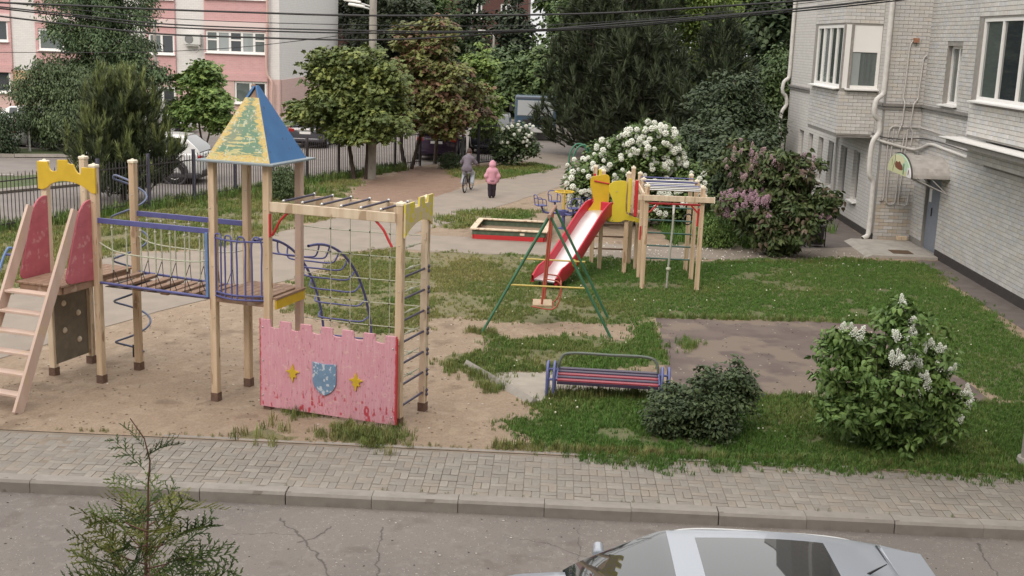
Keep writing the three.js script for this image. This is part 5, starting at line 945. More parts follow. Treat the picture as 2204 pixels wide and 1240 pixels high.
tree('maple_tree', 'maple between the two green maples, reddish lens tint put into its dark leaves', [-4.9, -48.8], { clump: { k: 46, r: 0.48 }, s: 3, trunks: [{ p: [[0, 0, 0], [0.05, 1.2, 0], [0, 2.6, 0], [0.1, 4.4, 0]], r: 0.09 }], lobes: [[-0.45, 4.2, 0, 0.85, 1.1, 0.8], [0.9, 2.6, 0.4, 1.15, 0.85, 0.9, 1.2], [0.1, 3.3, 0, 1.0, 0.9, 0.8]], n: 1300, geo: CL.maple, cols: [[0.115, 0.062, 0.036], [0.15, 0.082, 0.045], [0.12, 0.125, 0.045], 0.35], size: [0.95, 1.6] });  // red-brown of the lens veil painted in as leaf colour
tree('maple_tree', 'small round maple with a forked stem in front of the pink house', [-14.7, -49.3], { clump: { k: 42, r: 0.44 }, s: 4, trunks: [{ p: [[0, 0, 0], [-0.1, 0.6, 0], [-0.2, 1.4, 0], [-0.15, 2.8, 0]], r: 0.06 }, { p: [[0.08, 0.3, 0], [0.25, 0.9, 0], [0.3, 1.6, 0], [0.3, 2.6, 0]], r: 0.045 }], lobes: [[0, 2.2, 0, 1.3, 0.75, 1.1, 1.3], [-0.1, 3.05, 0, 0.95, 0.7, 0.8], [0.6, 1.6, 0.2, 0.75, 0.5, 0.6, 0.6], [-0.75, 1.75, 0.2, 0.65, 0.45, 0.6, 0.5], [0.3, 3.5, 0, 0.5, 0.35, 0.4, 0.3]], n: 1150, geo: CL.maple, cols: [[0.075, 0.14, 0.03], [0.135, 0.205, 0.046], [0.18, 0.25, 0.06], 0.18], size: [0.9, 1.6] });
tree('maple_tree', 'slim bright green maple top at the right of the rust-tinted maple', [-3.3, -51.5], { clump: { k: 30, r: 0.40 }, s: 5, trunks: [{ p: [[0, 0, 0], [0.05, 1.5, 0], [0.1, 3, 0], [0.15, 4.8, 0]], r: 0.07 }], lobes: [[0.1, 4.1, 0, 0.55, 1.2, 0.5], [0.0, 2.6, 0, 0.8, 1.0, 0.7], [0.35, 1.6, 0, 0.6, 0.6, 0.6, 0.5]], n: 620, geo: CL.maple, cols: [[0.10, 0.17, 0.034], [0.18, 0.25, 0.05]], size: [0.9, 1.5] });
// birch and willow bush on the verge
M.birchBark = grained([0.62, 0.60, 0.56], [0.48, 0.46, 0.43], { size: 0.5, freq: 6, rough: 0.8, spots: { at: 0.6, soft: 0.05, freq: 10, stretch: 2.5, c: [0.05, 0.045, 0.04] } });
tree('birch_tree', 'tall birch with hanging leaves before the pink house on the left', [-18.9, -49.2], { clump: { k: 120, r: 0.60, flatY: 0.9, rough: 0.8 }, s: 6, barkMat: M.birchBark, trunks: [{ p: [[0.2, 0, 0], [0.1, 2.5, 0], [0, 5, 0], [0.1, 9, 0]], r: 0.13 }], lobes: [[0.2, 4.6, 0, 1.85, 1.3, 1.5, 1.3], [0.6, 6.4, 0, 2.0, 1.5, 1.6, 1.3], [-0.6, 5.6, 0, 1.4, 1.2, 1.2, 0.8], [0.8, 3.2, 0, 1.75, 0.95, 1.3, 1.0], [-0.7, 3.0, 0, 1.3, 0.8, 1, 0.7], [0.3, 8.3, 0, 1.4, 1.2, 1.3, 0.6], [2.1, 3.2, 0.3, 0.65, 0.45, 0.5, 0.3]], n: 4300, geo: CL.birch, cols: [[0.06, 0.105, 0.046], [0.105, 0.15, 0.06]], size: [1.1, 2.0] });
tree('willow_bush', 'wide rounded willow bush with several stems under the tall birch', [-19.4, -47.7], { clump: { k: 60, r: 0.55, flatY: 0.9, rough: 0.8 }, s: 7, trunks: [{ p: [[0, 0, 0], [0, 0.7, 0], [-0.2, 1.6, 0], [-0.5, 2.6, 0]], r: 0.07 }, { p: [[0.2, 0, 0], [0.4, 0.8, 0], [0.6, 1.6, 0], [0.8, 2.6, 0]], r: 0.06 }], lobes: [[-0.6, 1.9, 0, 1.5, 1.1, 1.1, 1.2], [0.8, 1.9, 0, 1.35, 1.25, 1.1, 1.2], [-1.1, 2.8, 0, 0.9, 0.8, 0.8, 0.6], [0.3, 3.0, 0, 1.0, 0.7, 0.8, 0.6], [0.2, 1.0, 0.3, 1.6, 0.55, 1, 0.6]], n: 2300, geo: CL.willow, cols: [[0.065, 0.098, 0.044], [0.105, 0.145, 0.056]], size: [1.0, 1.8] });
tree('hedge_bush', 'dark clipped bush at the left edge before the white cars', [-21.9, -46.0], { s: 8, trunks: [{ p: [[0, 0, 0], [0, 0.5, 0], [0, 1, 0]], r: 0.05 }], lobes: [[0, 0.9, 0, 0.85, 0.85, 0.8]], n: 420, geo: CL.willow, cols: [[0.03, 0.055, 0.022], [0.05, 0.075, 0.03]], size: [0.9, 1.5], limbs: 3 });
tree('white_stemmed_sapling', 'thin sapling with white painted stem on the verge at left', [-21.1, -47.0], { s: 9, barkMat: M.birchBark, trunks: [{ p: [[0, 0, 0], [0, 0.3, 0], [0, 0.7, 0], [0, 1.2, 0]], r: 0.06 }], lobes: [[0, 1.4, 0, 0.5, 0.5, 0.5]], n: 160, geo: CL.willow, cols: [[0.05, 0.08, 0.03], [0.07, 0.1, 0.04]], limbs: 2 });

// young pine by the fence: whorled branches with upright light tips
function pineTree(name, label, [x, z], { h, r, cols, tip, n = 16, geo = CL.pine, size = [0.8, 1.3], s = 1, base = 0.1, group, shape = 0.8, tips = true, step = 0.1, lean = [0.4, 1.3] }) {
  const T = thing(name, label, 'tree', [x, 0, z], 0, group); reseed(s * 613 + 7);
  const tr = obj('trunk', limb([[0, 0, 0], [0.03, h * 0.4, 0], [0, h * 0.75, 0], [0, h, 0]], 0.03 * h * 0.6 + 0.02, 0.012, 10, 8), M.bark, T);
  const list = [], tl = [];
  for (let y = base * h; y < h * 0.98; y += h / n) {
    const k = 1 - y / h, R = r * Math.pow(k, shape) * rr(0.8, 1.15) + 0.1, m = 5 + Math.floor(rnd() * 3), a0 = rr(0, 6.28);
    for (let i = 0; i < m; i++) {
      const a = a0 + (i / m) * 6.283 + rr(-0.3, 0.3), L = R * rr(0.7, 1.1), rise = rr(0.1, 0.45) * L, e = [Math.cos(a) * L, y + rise, Math.sin(a) * L];
      if (rnd() < 0.45) obj('branch', limb([[0, y, 0], [e[0] * 0.5, y + rise * 0.25, e[2] * 0.5], e], 0.02 + 0.012 * R, 0.006, 4, 5), M.bark, tr);
      for (let q = 0.18; q <= 1; q += step / L + 0.02) { const b = 0.28 * (1 - q) * L + 0.05; for (let w = 0; w < 2; w++) list.push([e[0] * q + rr(-b, b), y + rise * q * q + rr(-0.1, 0.1), e[2] * q + rr(-b, b), a]); }
      tl.push([e[0], e[1] + 0.02, e[2], a]);
    }
  }
  tl.push([0, h - 0.1, 0, 0]);
  const put = (nm, li, c, lean, sc) => stuff(instanced(nm, geo, M.leaf, li.map((p) => { const q = mix3(c[0], c[1], rnd()), f = rr(0.75, 1.2), l = rr(lean[0], lean[1]); return [p[0], p[1], p[2], rr(size[0], size[1]) * sc, -p[3] + rr(-0.5, 0.5), [q[0] * f, q[1] * f, q[2] * f], rr(-0.4, 0.4), -l]; }), T));
  put('foliage', list, cols, lean, 1);
  if (tips) put('shoot_tips', tl.flatMap((p) => [p, [p[0], p[1] + 0.1, p[2], p[3]], [p[0] + rr(-0.1, 0.1), p[1] + 0.02, p[2] + rr(-0.1, 0.1), p[3]]]), tip, [-0.15, 0.15], 1.05);
  return T;
}
pineTree('young_pine', 'bushy young pine with pale upright shoots by the fence behind the stairs', [-13.0, -35.2], { h: 3.5, r: 1.65, cols: [[0.055, 0.080, 0.036], [0.095, 0.12, 0.05]], tip: [[0.15, 0.19, 0.06], [0.20, 0.23, 0.08]], n: 17, s: 2, size: [1.5, 2.5], base: 0.06, shape: 0.48, step: 0.085, lean: [0.0, 0.9] });
// dark conifers right of the gate
const darkC = [[0.030, 0.044, 0.020], [0.055, 0.072, 0.030]], darkT = [[0.045, 0.065, 0.03], [0.06, 0.08, 0.035]];
pineTree('dark_pine', 'dark pine nearest the blue truck, overlapping its cab', [1.55, -54.5], { h: 7.2, r: 2.7, cols: darkC, tip: darkT, n: 17, geo: CL.pineFar, s: 11, size: [0.9, 1.5], base: 0.05, shape: 0.55, step: 0.3, group: 'dark conifers behind the snowball bush' });
pineTree('dark_pine', 'dark pine with a clear pointed top behind the snowball bush', [3.6, -52.5], { h: 5.5, r: 3.0, cols: [[0.03, 0.042, 0.02], [0.05, 0.065, 0.03]], tip: darkT, n: 15, geo: CL.pineFar, s: 12, size: [0.9, 1.5], base: 0.04, shape: 0.55, step: 0.28, group: 'dark conifers behind the snowball bush' });
pineTree('dark_pine', 'tall dark pine rising out of the frame above the snowball bush', [3.6, -60], { h: 11, r: 3.2, cols: darkC, tip: darkT, n: 22, geo: CL.pineFar, s: 13, size: [1.0, 1.7], base: 0.1, shape: 0.45, step: 0.34, group: 'dark conifers behind the snowball bush' });
pineTree('dark_spruce', 'dark narrow spruce left of the lilac, under bright birch leaves', [6.6, -49.5], { h: 6.3, r: 2.0, cols: [[0.025, 0.042, 0.02], [0.045, 0.065, 0.03]], tip: darkT, n: 18, geo: CL.pineFar, s: 14, size: [0.8, 1.3], base: 0.04, shape: 0.7, step: 0.26, group: 'dark conifers behind the snowball bush' });
const bg = 'background trees beyond the playground';
const bgTree = (label, x, z, h, r, cols, s, name = 'broadleaf_tree', geo = CL.far, n = 1500, barkMat = M.bark, lo = 0.12) => tree(name, label, [x, z], { s, clump: { k: 60, r: r * 0.34, flatY: 0.7, rough: 0.8 }, core: 0.35, group: bg, barkMat, geo, n, cols, size: [0.75, 1.3], limbs: 5, trunks: [{ p: [[0, 0, 0], [0.1, h * 0.3, 0], [-0.1, h * 0.6, 0], [0, h * 0.93, 0]], r: 0.14 + h * 0.008 }], lobes: [[0, h * (0.3 + lo), 0, r, h * 0.22, r], [r * 0.35, h * 0.55, 0, r * 0.85, h * 0.2, r * 0.8], [-r * 0.3, h * 0.68, 0, r * 0.8, h * 0.18, r * 0.8], [0.1, h * 0.85, 0, r * 0.6, h * 0.15, r * 0.6, 0.6], [-r * 0.4, h * lo * 1.6, 0, r * 0.8, h * lo, r * 0.7, 0.7], [r * 0.5, h * lo * 1.4, 0.2, r * 0.7, h * lo, r * 0.7, 0.6]] });
const midG = [[0.06, 0.105, 0.034], [0.105, 0.155, 0.045]], darkG = [[0.032, 0.058, 0.024], [0.062, 0.09, 0.036]], brightG = [[0.12, 0.19, 0.032], [0.20, 0.27, 0.05]];
bgTree('bright yellow-green birch in front of the dark woods, white trunk showing', 7.6, -63, 11.5, 2.3, brightG, 21, 'birch_tree', CL.broad, 3200, M.birchBark, 0.2);
bgTree('dark broad tree standing close behind the right-hand brick building', 11.4, -57, 11, 2.6, darkG, 22);
bgTree('mid green tree between the dark spruce and the brick building', 9.6, -52, 5.2, 1.7, midG, 23, 'broadleaf_tree', CL.broad, 1500, M.bark, 0.16);
bgTree('dark tree low behind the pink lilac, left of the downpipe', 6.7, -45.5, 4.2, 1.5, darkG, 24, 'broadleaf_tree', CL.broad, 1300, M.bark, 0.16);
bgTree('dense shady bush between snowball bush and pink lilac', 4.7, -38.5, 2.7, 1.4, darkG, 25, 'shady_bush', CL.broad, 900, M.bark, 0.2);
bgTree('shady bush behind the pink lilac', 6.0, -36.4, 2.6, 1.1, darkG, 26, 'shady_bush', CL.broad, 900, M.bark, 0.2);
bgTree('tree behind the concrete pole at the corner of the pink house', -12.6, -88, 13, 3.0, [[0.035, 0.05, 0.025], [0.06, 0.075, 0.035]], 27);
bgTree('large green tree directly right of the concrete pole top', -10.2, -91, 12, 2.6, midG, 28);
bgTree('thin tree before the red brick block', -6.6, -90, 9.5, 1.2, [[0.035, 0.06, 0.03], [0.06, 0.085, 0.038]], 29, 'broadleaf_tree', CL.far, 200, M.birchBark, 0.2);
bgTree('narrow grey-green tree over the right half of the red block', -3.3, -87, 9, 1.1, [[0.035, 0.055, 0.032], [0.06, 0.08, 0.045]], 30, 'broadleaf_tree', CL.far, 360, M.birchBark, 0.14);
bgTree('round green bush on the far verge left of the blue truck', -3.2, -79, 4.6, 1.9, [[0.045, 0.08, 0.028], [0.08, 0.12, 0.04]], 31, 'roadside_bush', CL.far, 700, M.bark, 0.2);
bgTree('tall birch with gaps of sky above the blue truck', 0.4, -84, 13, 2.3, midG, 32, 'birch_tree', CL.far, 900, M.birchBark, 0.12);
bgTree('mid green tree behind the tall dark pine', 2.8, -74, 12, 2.6, midG, 33);
bgTree('tall tree behind the bright birch', 9.5, -78, 14, 3.2, midG, 34);
bgTree('farthest tree in the gap beside the brick building', 14, -82, 14, 3.4, [[0.04, 0.06, 0.03], [0.065, 0.09, 0.04]], 35);
bgTree('tall dark tree filling the top right of the woods', 13.2, -66, 13, 2.8, darkG, 36);
bgTree('low green thicket tree on the far verge behind the gate', -0.6, -77, 4.8, 2.0, midG, 37, 'roadside_bush', CL.far, 800, M.bark, 0.2);
bgTree('distant tree behind the blue truck cab', 4.6, -92, 12, 3.2, [[0.045, 0.07, 0.035], [0.07, 0.095, 0.045]], 38);
bgTree('distant tree in the far left of the wood behind the red block', -15.6, -96, 11, 2.4, [[0.04, 0.055, 0.03], [0.065, 0.075, 0.04]], 39);

// shrubs
function shrub(name, label, [x, z], { lobes, n, geo, cols, size, stems = 9, h, r, s, surf = 0.55, rough = 0.6, stemR = 0.018, category = 'shrub', clump = null, core = 0.3 }) {
  const T = thing(name, label, category, [x, 0, z]); reseed(s * 331 + 5);
  for (let i = 0; i < stems; i++) { const a = rr(0, 6.283), q = rr(0.3, 0.85) * r, t = rr(0.6, 0.95) * h; obj('stem', limb([[Math.cos(a) * 0.1, 0, Math.sin(a) * 0.1], [Math.cos(a) * q * 0.4, t * 0.4, Math.sin(a) * q * 0.4], [Math.cos(a) * q, t, Math.sin(a) * q]], stemR, stemR * 0.3, 6, 5), M.bark, T); }
  crown(T, geo, clump ? [...clumped(lobes, Math.round(n * (1 - core)), { s: s + 2, rough, ...clump }), ...scatter(lobes, Math.round(n * core), { surf: 1, rough: 0.4, s: s + 3 })] : scatter(lobes, n, { surf, rough, s: s + 2 }), cols, size[0], size[1], 'foliage');
  return T;
}
// snowball heads: knobbly balls
const snow = (() => { reseed(410); const g = []; for (let i = 0; i < 26; i++) { const z = 1 - (2 * i + 1) / 26, a = i * 2.39996, q = Math.sqrt(1 - z * z); g.push(ball(0.024, q * Math.cos(a) * 0.062, z * 0.062, q * Math.sin(a) * 0.062, 5, 3)); } return metricUV(join(g)); })();
M.petalWhite = plain(0.76, 0.78, 0.70, 0.85); M.petalPink = grained([0.52, 0.34, 0.42], [0.42, 0.25, 0.33], { size: 0.2, rough: 0.85 }); M.petalDry = plain(0.46, 0.33, 0.33, 0.9);
{
  const lob = [[-0.1, 1.6, 0, 1.35, 1.05, 1.1, 1.3], [0.3, 2.2, 0, 1.0, 0.8, 0.9], [-1.15, 1.2, 0.2, 0.85, 0.85, 0.8, 0.7], [1.3, 1.2, 0.1, 0.75, 0.75, 0.7, 0.6], [-1.3, 0.6, 0.3, 0.6, 0.6, 0.5, 0.4], [0.5, 0.8, 0, 1.3, 0.7, 1, 0.7]];
  const T = shrub('snowball_bush', 'large snowball bush covered in round white flower heads behind the slide', [2.38, -34.3], { s: 41, lobes: lob, n: 3000, surf: 0.5, rough: 0.5, geo: CL.vib, cols: [[0.07, 0.12, 0.03], [0.125, 0.185, 0.048]], size: [0.8, 1.4], h: 2.6, r: 1.4, stems: 12 });
  let k = 0; reseed(55);
  const ps = scatter(lob, 9000, { surf: 0.1, rough: 0.5, s: 43 });
  for (const p of ps) { if (k >= 295) break; if (p[3][2] < 0.12 || p[1] < 0.3 || lob.some((l) => ((p[0] - l[0]) / l[3]) ** 2 + ((p[1] - l[1]) / l[4]) ** 2 + ((p[2] - l[2]) / l[5]) ** 2 < 0.62)) continue; const left = p[0] < -0.4 ? 0.95 : p[0] > 0.9 ? 0.62 : p[1] < 1.6 ? 0.72 : p[1] > 2.4 ? 0.8 : 0.48; if (fbm(p[0] * 1.8 + 4, p[1] * 1.8, 47, 2) > left || rnd() > 0.8) continue; const o = mesh('flower_head', snow, M.petalWhite, T); o.position.set(p[0] * 1.02, p[1], p[2] * 1.05 + 0.04); o.scale.setScalar(rr(0.75, 1.3)); o.rotation.set(rr(0, 6), rr(0, 6), 0); k++; }
}
const panicle = (() => { reseed(420); const g = []; for (let i = 0; i < 46; i++) { const t = i / 46, R = (0.05 * Math.pow(1 - t, 0.7) + 0.008) * rr(0.55, 1.45), a = i * 2.39996; g.push(xf(new THREE.OctahedronGeometry(rr(0.010, 0.017), 0), Math.cos(a) * R, t * 0.2, Math.sin(a) * R, rr(0, 3), rr(0, 3), 0)); } return metricUV(join(g)); })();
{
  const lob = [[0, 1.0, 0, 0.9, 0.6, 0.8, 1.2], [-0.75, 1.35, 0, 0.7, 0.6, 0.7, 0.8], [0.0, 1.95, -0.1, 0.85, 0.6, 0.7], [-0.85, 2.2, -0.2, 0.65, 0.6, 0.6, 0.6], [1.0, 1.3, 0.1, 0.6, 0.4, 0.55, 0.7], [0.1, 0.45, 0.05, 0.42, 0.42, 0.4, 0.5], [0.45, 2.35, -0.1, 0.4, 0.3, 0.4, 0.3]];
  const T = shrub('pink_lilac', 'wide lilac bush with pink flower clusters near the building entrance', [5.75, -30.1], { s: 44, lobes: lob, n: 2300, clump: { k: 80, r: 0.30, flatY: 0.8, rough: 0.9 }, geo: CL.lilac, cols: [[0.045, 0.078, 0.024], [0.095, 0.125, 0.038], [0.12, 0.09, 0.06], 0.1], size: [0.9, 1.6], h: 2.6, r: 1.2, stems: 14, stemR: 0.024 });
  let k = 0; reseed(57);
  for (const p of scatter(lob, 5000, { surf: 0.12, rough: 0.5, s: 45 })) {
    if (k >= 170) break; if (p[3][2] < -0.1) continue; const band = p[1] > 0.95 && p[1] < 1.6 && (p[0] > 0.1 || p[0] < -0.35), top = p[1] > 1.9; if (!band && !(top && rnd() < 0.22)) continue; if (band && fbm(p[0] * 2 + 8, p[1] * 2, 48, 2) > 0.56) continue;
    const o = mesh('flower_cluster', panicle, top && rnd() < 0.6 ? M.petalDry : M.petalPink, T); o.position.set(p[0] * 1.03, p[1], p[2] * 1.05 + 0.03); o.rotation.set(rr(-0.9, 0.9), rr(0, 6), rr(-0.9, 0.9)); o.scale.setScalar(rr(0.6, 1.15)); k++;
  }
}
{
  const lob = [[0, 1.0, 0, 0.72, 0.55, 0.65, 1.2], [-0.55, 1.25, 0, 0.42, 0.45, 0.45, 0.7], [0.25, 1.5, 0, 0.6, 0.42, 0.5, 0.9], [0.65, 1.05, 0.1, 0.4, 0.4, 0.4, 0.6], [0.0, 0.5, 0.05, 0.55, 0.42, 0.5, 0.9], [-0.6, 0.75, 0.1, 0.32, 0.25, 0.3, 0.4], [0.15, 1.9, 0, 0.18, 0.2, 0.18, 0.15], [0.15, 0.22, 0.0, 0.4, 0.25, 0.36, 0.5], [0.92, 0.9, 0.25, 0.2, 0.22, 0.2, 0.25], [0.82, 0.62, 0.35, 0.18, 0.16, 0.16, 0.2]];
  const T = shrub('white_lilac', 'leafy lilac bush with white flower spikes beside the pavement', [4.52, -15.35], { s: 46, lobes: lob, n: 1500, clump: { k: 64, r: 0.21, flatY: 0.9, rough: 0.95 }, core: 0.25, geo: CL.lilac, cols: [[0.07, 0.135, 0.028], [0.135, 0.215, 0.05]], size: [0.65, 1.05], h: 1.7, r: 0.75, stems: 12, stemR: 0.016, surf: 0.75 });
  reseed(59);
  const at = [[0.13, 2.0, 0.1], [-0.62, 1.72, 0.2], [0.28, 1.78, 0.15], [0.38, 1.72, 0.1], [0.0, 1.62, 0.35], [0.14, 1.55, 0.4], [0.3, 1.5, 0.4], [0.42, 1.55, 0.3], [0.52, 1.48, 0.3], [0.05, 1.42, 0.5], [-0.05, 1.35, 0.5], [0.22, 1.38, 0.5], [0.3, 1.32, 0.45], [0.62, 1.28, 0.4], [0.4, 1.18, 0.5], [0.12, 1.3, 0.5], [0.75, 1.2, 0.3], [0.98, 0.95, 0.3], [1.02, 0.78, 0.25], [0.86, 0.6, 0.4], [0.36, 0.98, 0.55], [-0.5, 1.6, 0.3], [0.2, 1.66, 0.3]];
  for (const p of at) for (let q = 0; q < 3; q++) { const o = mesh('flower_spike', panicle, M.petalWhite, T); o.position.set(p[0] + rr(-0.06, 0.06), p[1] + rr(-0.08, 0.02), p[2] + rr(-0.04, 0.06)); o.rotation.set(rr(-0.4, 0.8), rr(0, 6), rr(-0.8, 0.8)); o.scale.setScalar(rr(0.4, 0.85)); }
}
shrub('dark_shrub', 'low dark shrub with small leaves in front of the bench end', [2.12, -15.55], { s: 48, clump: { k: 60, r: 0.17, flatY: 0.9, rough: 0.95 }, lobes: [[0, 0.42, 0, 0.55, 0.4, 0.5, 1.3], [0.35, 0.7, 0, 0.36, 0.28, 0.32, 0.7], [-0.45, 0.35, 0.1, 0.38, 0.3, 0.35, 0.7], [0.62, 0.72, 0, 0.16, 0.14, 0.15, 0.2], [0.1, 0.2, 0.1, 0.55, 0.22, 0.45, 0.7]], n: 1350, geo: CL.shrub, cols: [[0.036, 0.062, 0.022], [0.07, 0.10, 0.034]], size: [0.8, 1.4], h: 0.85, r: 0.6, stems: 14, stemR: 0.008, surf: 0.7 });
{ const T = shrub('gate_bush', 'bush with white blossom beside the open gate', [-1.85, -48.6], { s: 50, lobes: [[0, 0.8, 0, 0.7, 0.75, 0.6], [0.4, 1.3, 0, 0.55, 0.5, 0.5, 0.6], [0.8, 0.8, 0, 0.35, 0.35, 0.3, 0.3]], n: 620, geo: CL.vib, cols: [[0.04, 0.07, 0.026], [0.07, 0.10, 0.036]], size: [0.9, 1.6], h: 1.5, r: 0.6 }); reseed(61); for (let i = 0; i < 30; i++) { const o = mesh('flower_head', snow, M.petalWhite, T); o.position.set(rr(-0.3, 1.0), rr(0.9, 1.8), rr(0.2, 0.55)); o.scale.setScalar(rr(0.6, 1.1)); } }
shrub('low_bush', 'small green bush by the fence behind the roofed tower', [-8.45, -36.6], { s: 52, lobes: [[0, 0.5, 0, 0.45, 0.55, 0.42]], n: 420, geo: CL.willow, cols: [[0.05, 0.085, 0.03], [0.085, 0.12, 0.042]], size: [0.5, 0.9], h: 0.9, r: 0.4, stemR: 0.01 });
shrub('low_bush', 'tiny green bush at the foot of the gate post', [-4.1, -47.0], { s: 53, lobes: [[0, 0.3, 0, 0.5, 0.38, 0.4]], n: 260, geo: CL.willow, cols: [[0.04, 0.07, 0.026], [0.07, 0.1, 0.036]], size: [0.5, 0.9], h: 0.5, r: 0.4, stemR: 0.01 });
shrub('nettle_clump', 'bright green weed clump at the right foot of the slide frame', [4.35, -31.0], { s: 54, lobes: [[0, 0.4, 0, 0.6, 0.45, 0.45]], n: 420, geo: CL.willow, cols: [[0.08, 0.15, 0.03], [0.13, 0.21, 0.045]], size: [0.5, 0.95], h: 0.7, r: 0.4, stemR: 0.008, category: 'weeds' });

// young thuja close by: flat scaly sprays on a reddish stem
{
  const T = thing('young_thuja', 'young thuja with a bare leader in the left foreground', 'tree', [-2.15, 0, -6.0]);
  const red = grained([0.20, 0.10, 0.075], [0.13, 0.07, 0.05], { size: 0.2, freq: 6, rough: 0.9 });
  obj('trunk', limb([[0, 0, 0], [0.02, 1.2, 0], [-0.02, 2.1, 0], [0.01, 2.6, 0], [0.02, 2.85, 0], [0.03, 3.0, 0], [-0.07, 3.17, 0]], 0.028, 0.003, 24, 7), red, T);
  const spray = (s, n, droop) => {
    reseed(s); const out = [], quad = (a, b, w) => { const d = b.clone().sub(a).normalize(), q = V(-d.z, 0, d.x).multiplyScalar(w), u = V(0, w * 0.5, 0); for (const o of [q, u]) { const A = a.clone().sub(o), B = a.clone().add(o), C = b.clone().addScaledVector(o, 0.35), D = b.clone().addScaledVector(o, -0.35); for (const p of [A, B, C, A, C, D]) out.push(p.x, p.y, p.z); } };
    const ax = (t) => V(t * 0.3, -droop * t * t * 0.12, Math.sin(t * 3) * 0.012); // along +x
    for (let i = 0; i < 10; i++) quad(ax(i / 10), ax((i + 1) / 10), 0.0042 * (1.2 - i / 12));
    for (let i = 1; i < n; i++) { const t = i / n, b = ax(t), sd = i & 1 ? 1 : -1, L = 0.105 * Math.sin(Math.PI * (0.18 + 0.72 * t)) * rr(0.7, 1.15), d = V(0.66, rr(-0.12, 0.16), sd * 0.75).normalize(), e = b.clone().addScaledVector(d, L); quad(b, e, 0.0052);
      for (let k = 1; k < 6; k++) { const p = b.clone().lerp(e, k / 6), s2 = k & 1 ? 1 : -1, d2 = V(d.x * 0.75 - d.z * s2 * 0.62, rr(-0.1, 0.15), d.z * 0.75 + d.x * s2 * 0.62), l = L * 0.36 * (1.1 - k / 7) * rr(0.7, 1.2); quad(p, p.clone().addScaledVector(d2, l), 0.005); } }
    const g = new THREE.BufferGeometry(); g.setAttribute('position', new THREE.Float32BufferAttribute(out, 3)); g.computeVertexNormals(); return g;
  };
  const sg = [spray(1, 13, 0.2), spray(2, 15, 1), spray(3, 9, -0.6)];
  const sm = [[0.11, 0.16, 0.036], [0.15, 0.19, 0.045], [0.08, 0.12, 0.034], [0.24, 0.25, 0.065]].map((c) => { const m = new THREE.MeshStandardMaterial({ roughness: 0.7, side: THREE.DoubleSide }); m.color.setRGB(...c); return m; });
  reseed(71);
  const add = (y, ang, lift, sc, m, off = 0) => { const q = mesh('spray', sg[Math.floor(rnd() * 3)], sm[m], T); q.position.set(Math.cos(ang) * off, y, -Math.sin(ang) * off); q.rotation.set(rr(-0.9, 0.9), ang, lift, 'YZX'); q.scale.setScalar(sc); };
  // leader
  for (const [y, a, l, sc] of [[2.88, Math.PI, 0.65, 0.85], [2.93, 0, 1.0, 0.75], [2.95, 0.2, 0.7, 0.75], [2.82, 0.1, 1.1, 0.45], [2.8, Math.PI + 0.3, 0.35, 0.6], [2.76, 3.3, 0.1, 0.5], [3.0, 2.9, 1.1, 0.6], [2.78, 0.3, 1.1, 0.35]]) add(y, a, l, sc, 2);
  // side branches with several sprays each
  for (let i = 0; i < 46; i++) { const y = 2.66 - 0.98 * Math.pow(i / 46, 0.8), a = i * 2.39996 + rr(-0.3, 0.3), L = lerp(0.05, 0.29, clamp((2.72 - y) / 0.5)) * rr(0.7, 1.2), lift = rr(0.25, 0.75); const e = [Math.cos(a) * L, y + L * lift, -Math.sin(a) * L]; obj('branch', limb([[0, y, 0], [e[0] * 0.5, y + L * lift * 0.4, e[2] * 0.5], e], 0.006, 0.0025, 4, 5), red, T); const n = 2 + Math.round(L * 6.5); for (let k = 0; k < n; k++) { const t = rr(0.25, 1), q = mesh('spray', sg[Math.floor(rnd() * 3)], sm[rnd() < 0.25 ? 3 : Math.floor(rnd() * 3)], T); q.position.set(e[0] * t, lerp(y, e[1], t), e[2] * t); q.rotation.set(rr(-1.2, 1.2), a + rr(-0.8, 0.8), rr(0.0, 0.8), 'YZX'); q.scale.setScalar(rr(0.65, 1.25)); } }
}

// ------------------------------------------------------------------ fence and gate
{
  const A = V(-14, 0, -28.3), D = V(8.6, 0, -19.4), L = D.length(), ang = Math.atan2(-D.z, D.x);
  const G = thing('picket_fence', 'long dark metal picket fence between the yard and the street', 'fence', [A.x, 0, A.z], ang);
  const fm = grained([0.065, 0.056, 0.06], [0.045, 0.04, 0.044], { size: 0.6, rough: 0.6 }), pm = grained([0.10, 0.095, 0.14], [0.075, 0.07, 0.105], { size: 0.6, rough: 0.6 });
  for (let i = -1; i < 12; i++) obj('post', [rbox(0.075, 1.6, 0.075, (i / 11) * L, 0.78, 0, 0.006), box(0.085, 0.02, 0.085, (i / 11) * L, 1.59, 0)], i < 7 ? pm : fm, G);
  for (const y of [0.2, 1.28]) for (let i = -1; i < 11; i++) obj('rail', box(L / 11 - 0.08, 0.032, 0.022, ((i + 0.5) / 11) * L, y, 0), fm, G);
  const pg = metricUV(join([box(0.016, 1.36, 0.016, 0, 0.76, 0), xf(new THREE.ConeGeometry(0.012, 0.05, 4), 0, 1.465, 0)])); reseed(91);
  for (let i = -14; i < 176; i++) { const x = (i + 0.5) * (L / 176); const p = mesh('picket', pg, fm, G); p.position.set(x, (i & 1 ? 0.03 : -0.02), 0.018); p.rotation.z = rr(-0.006, 0.006); }
}
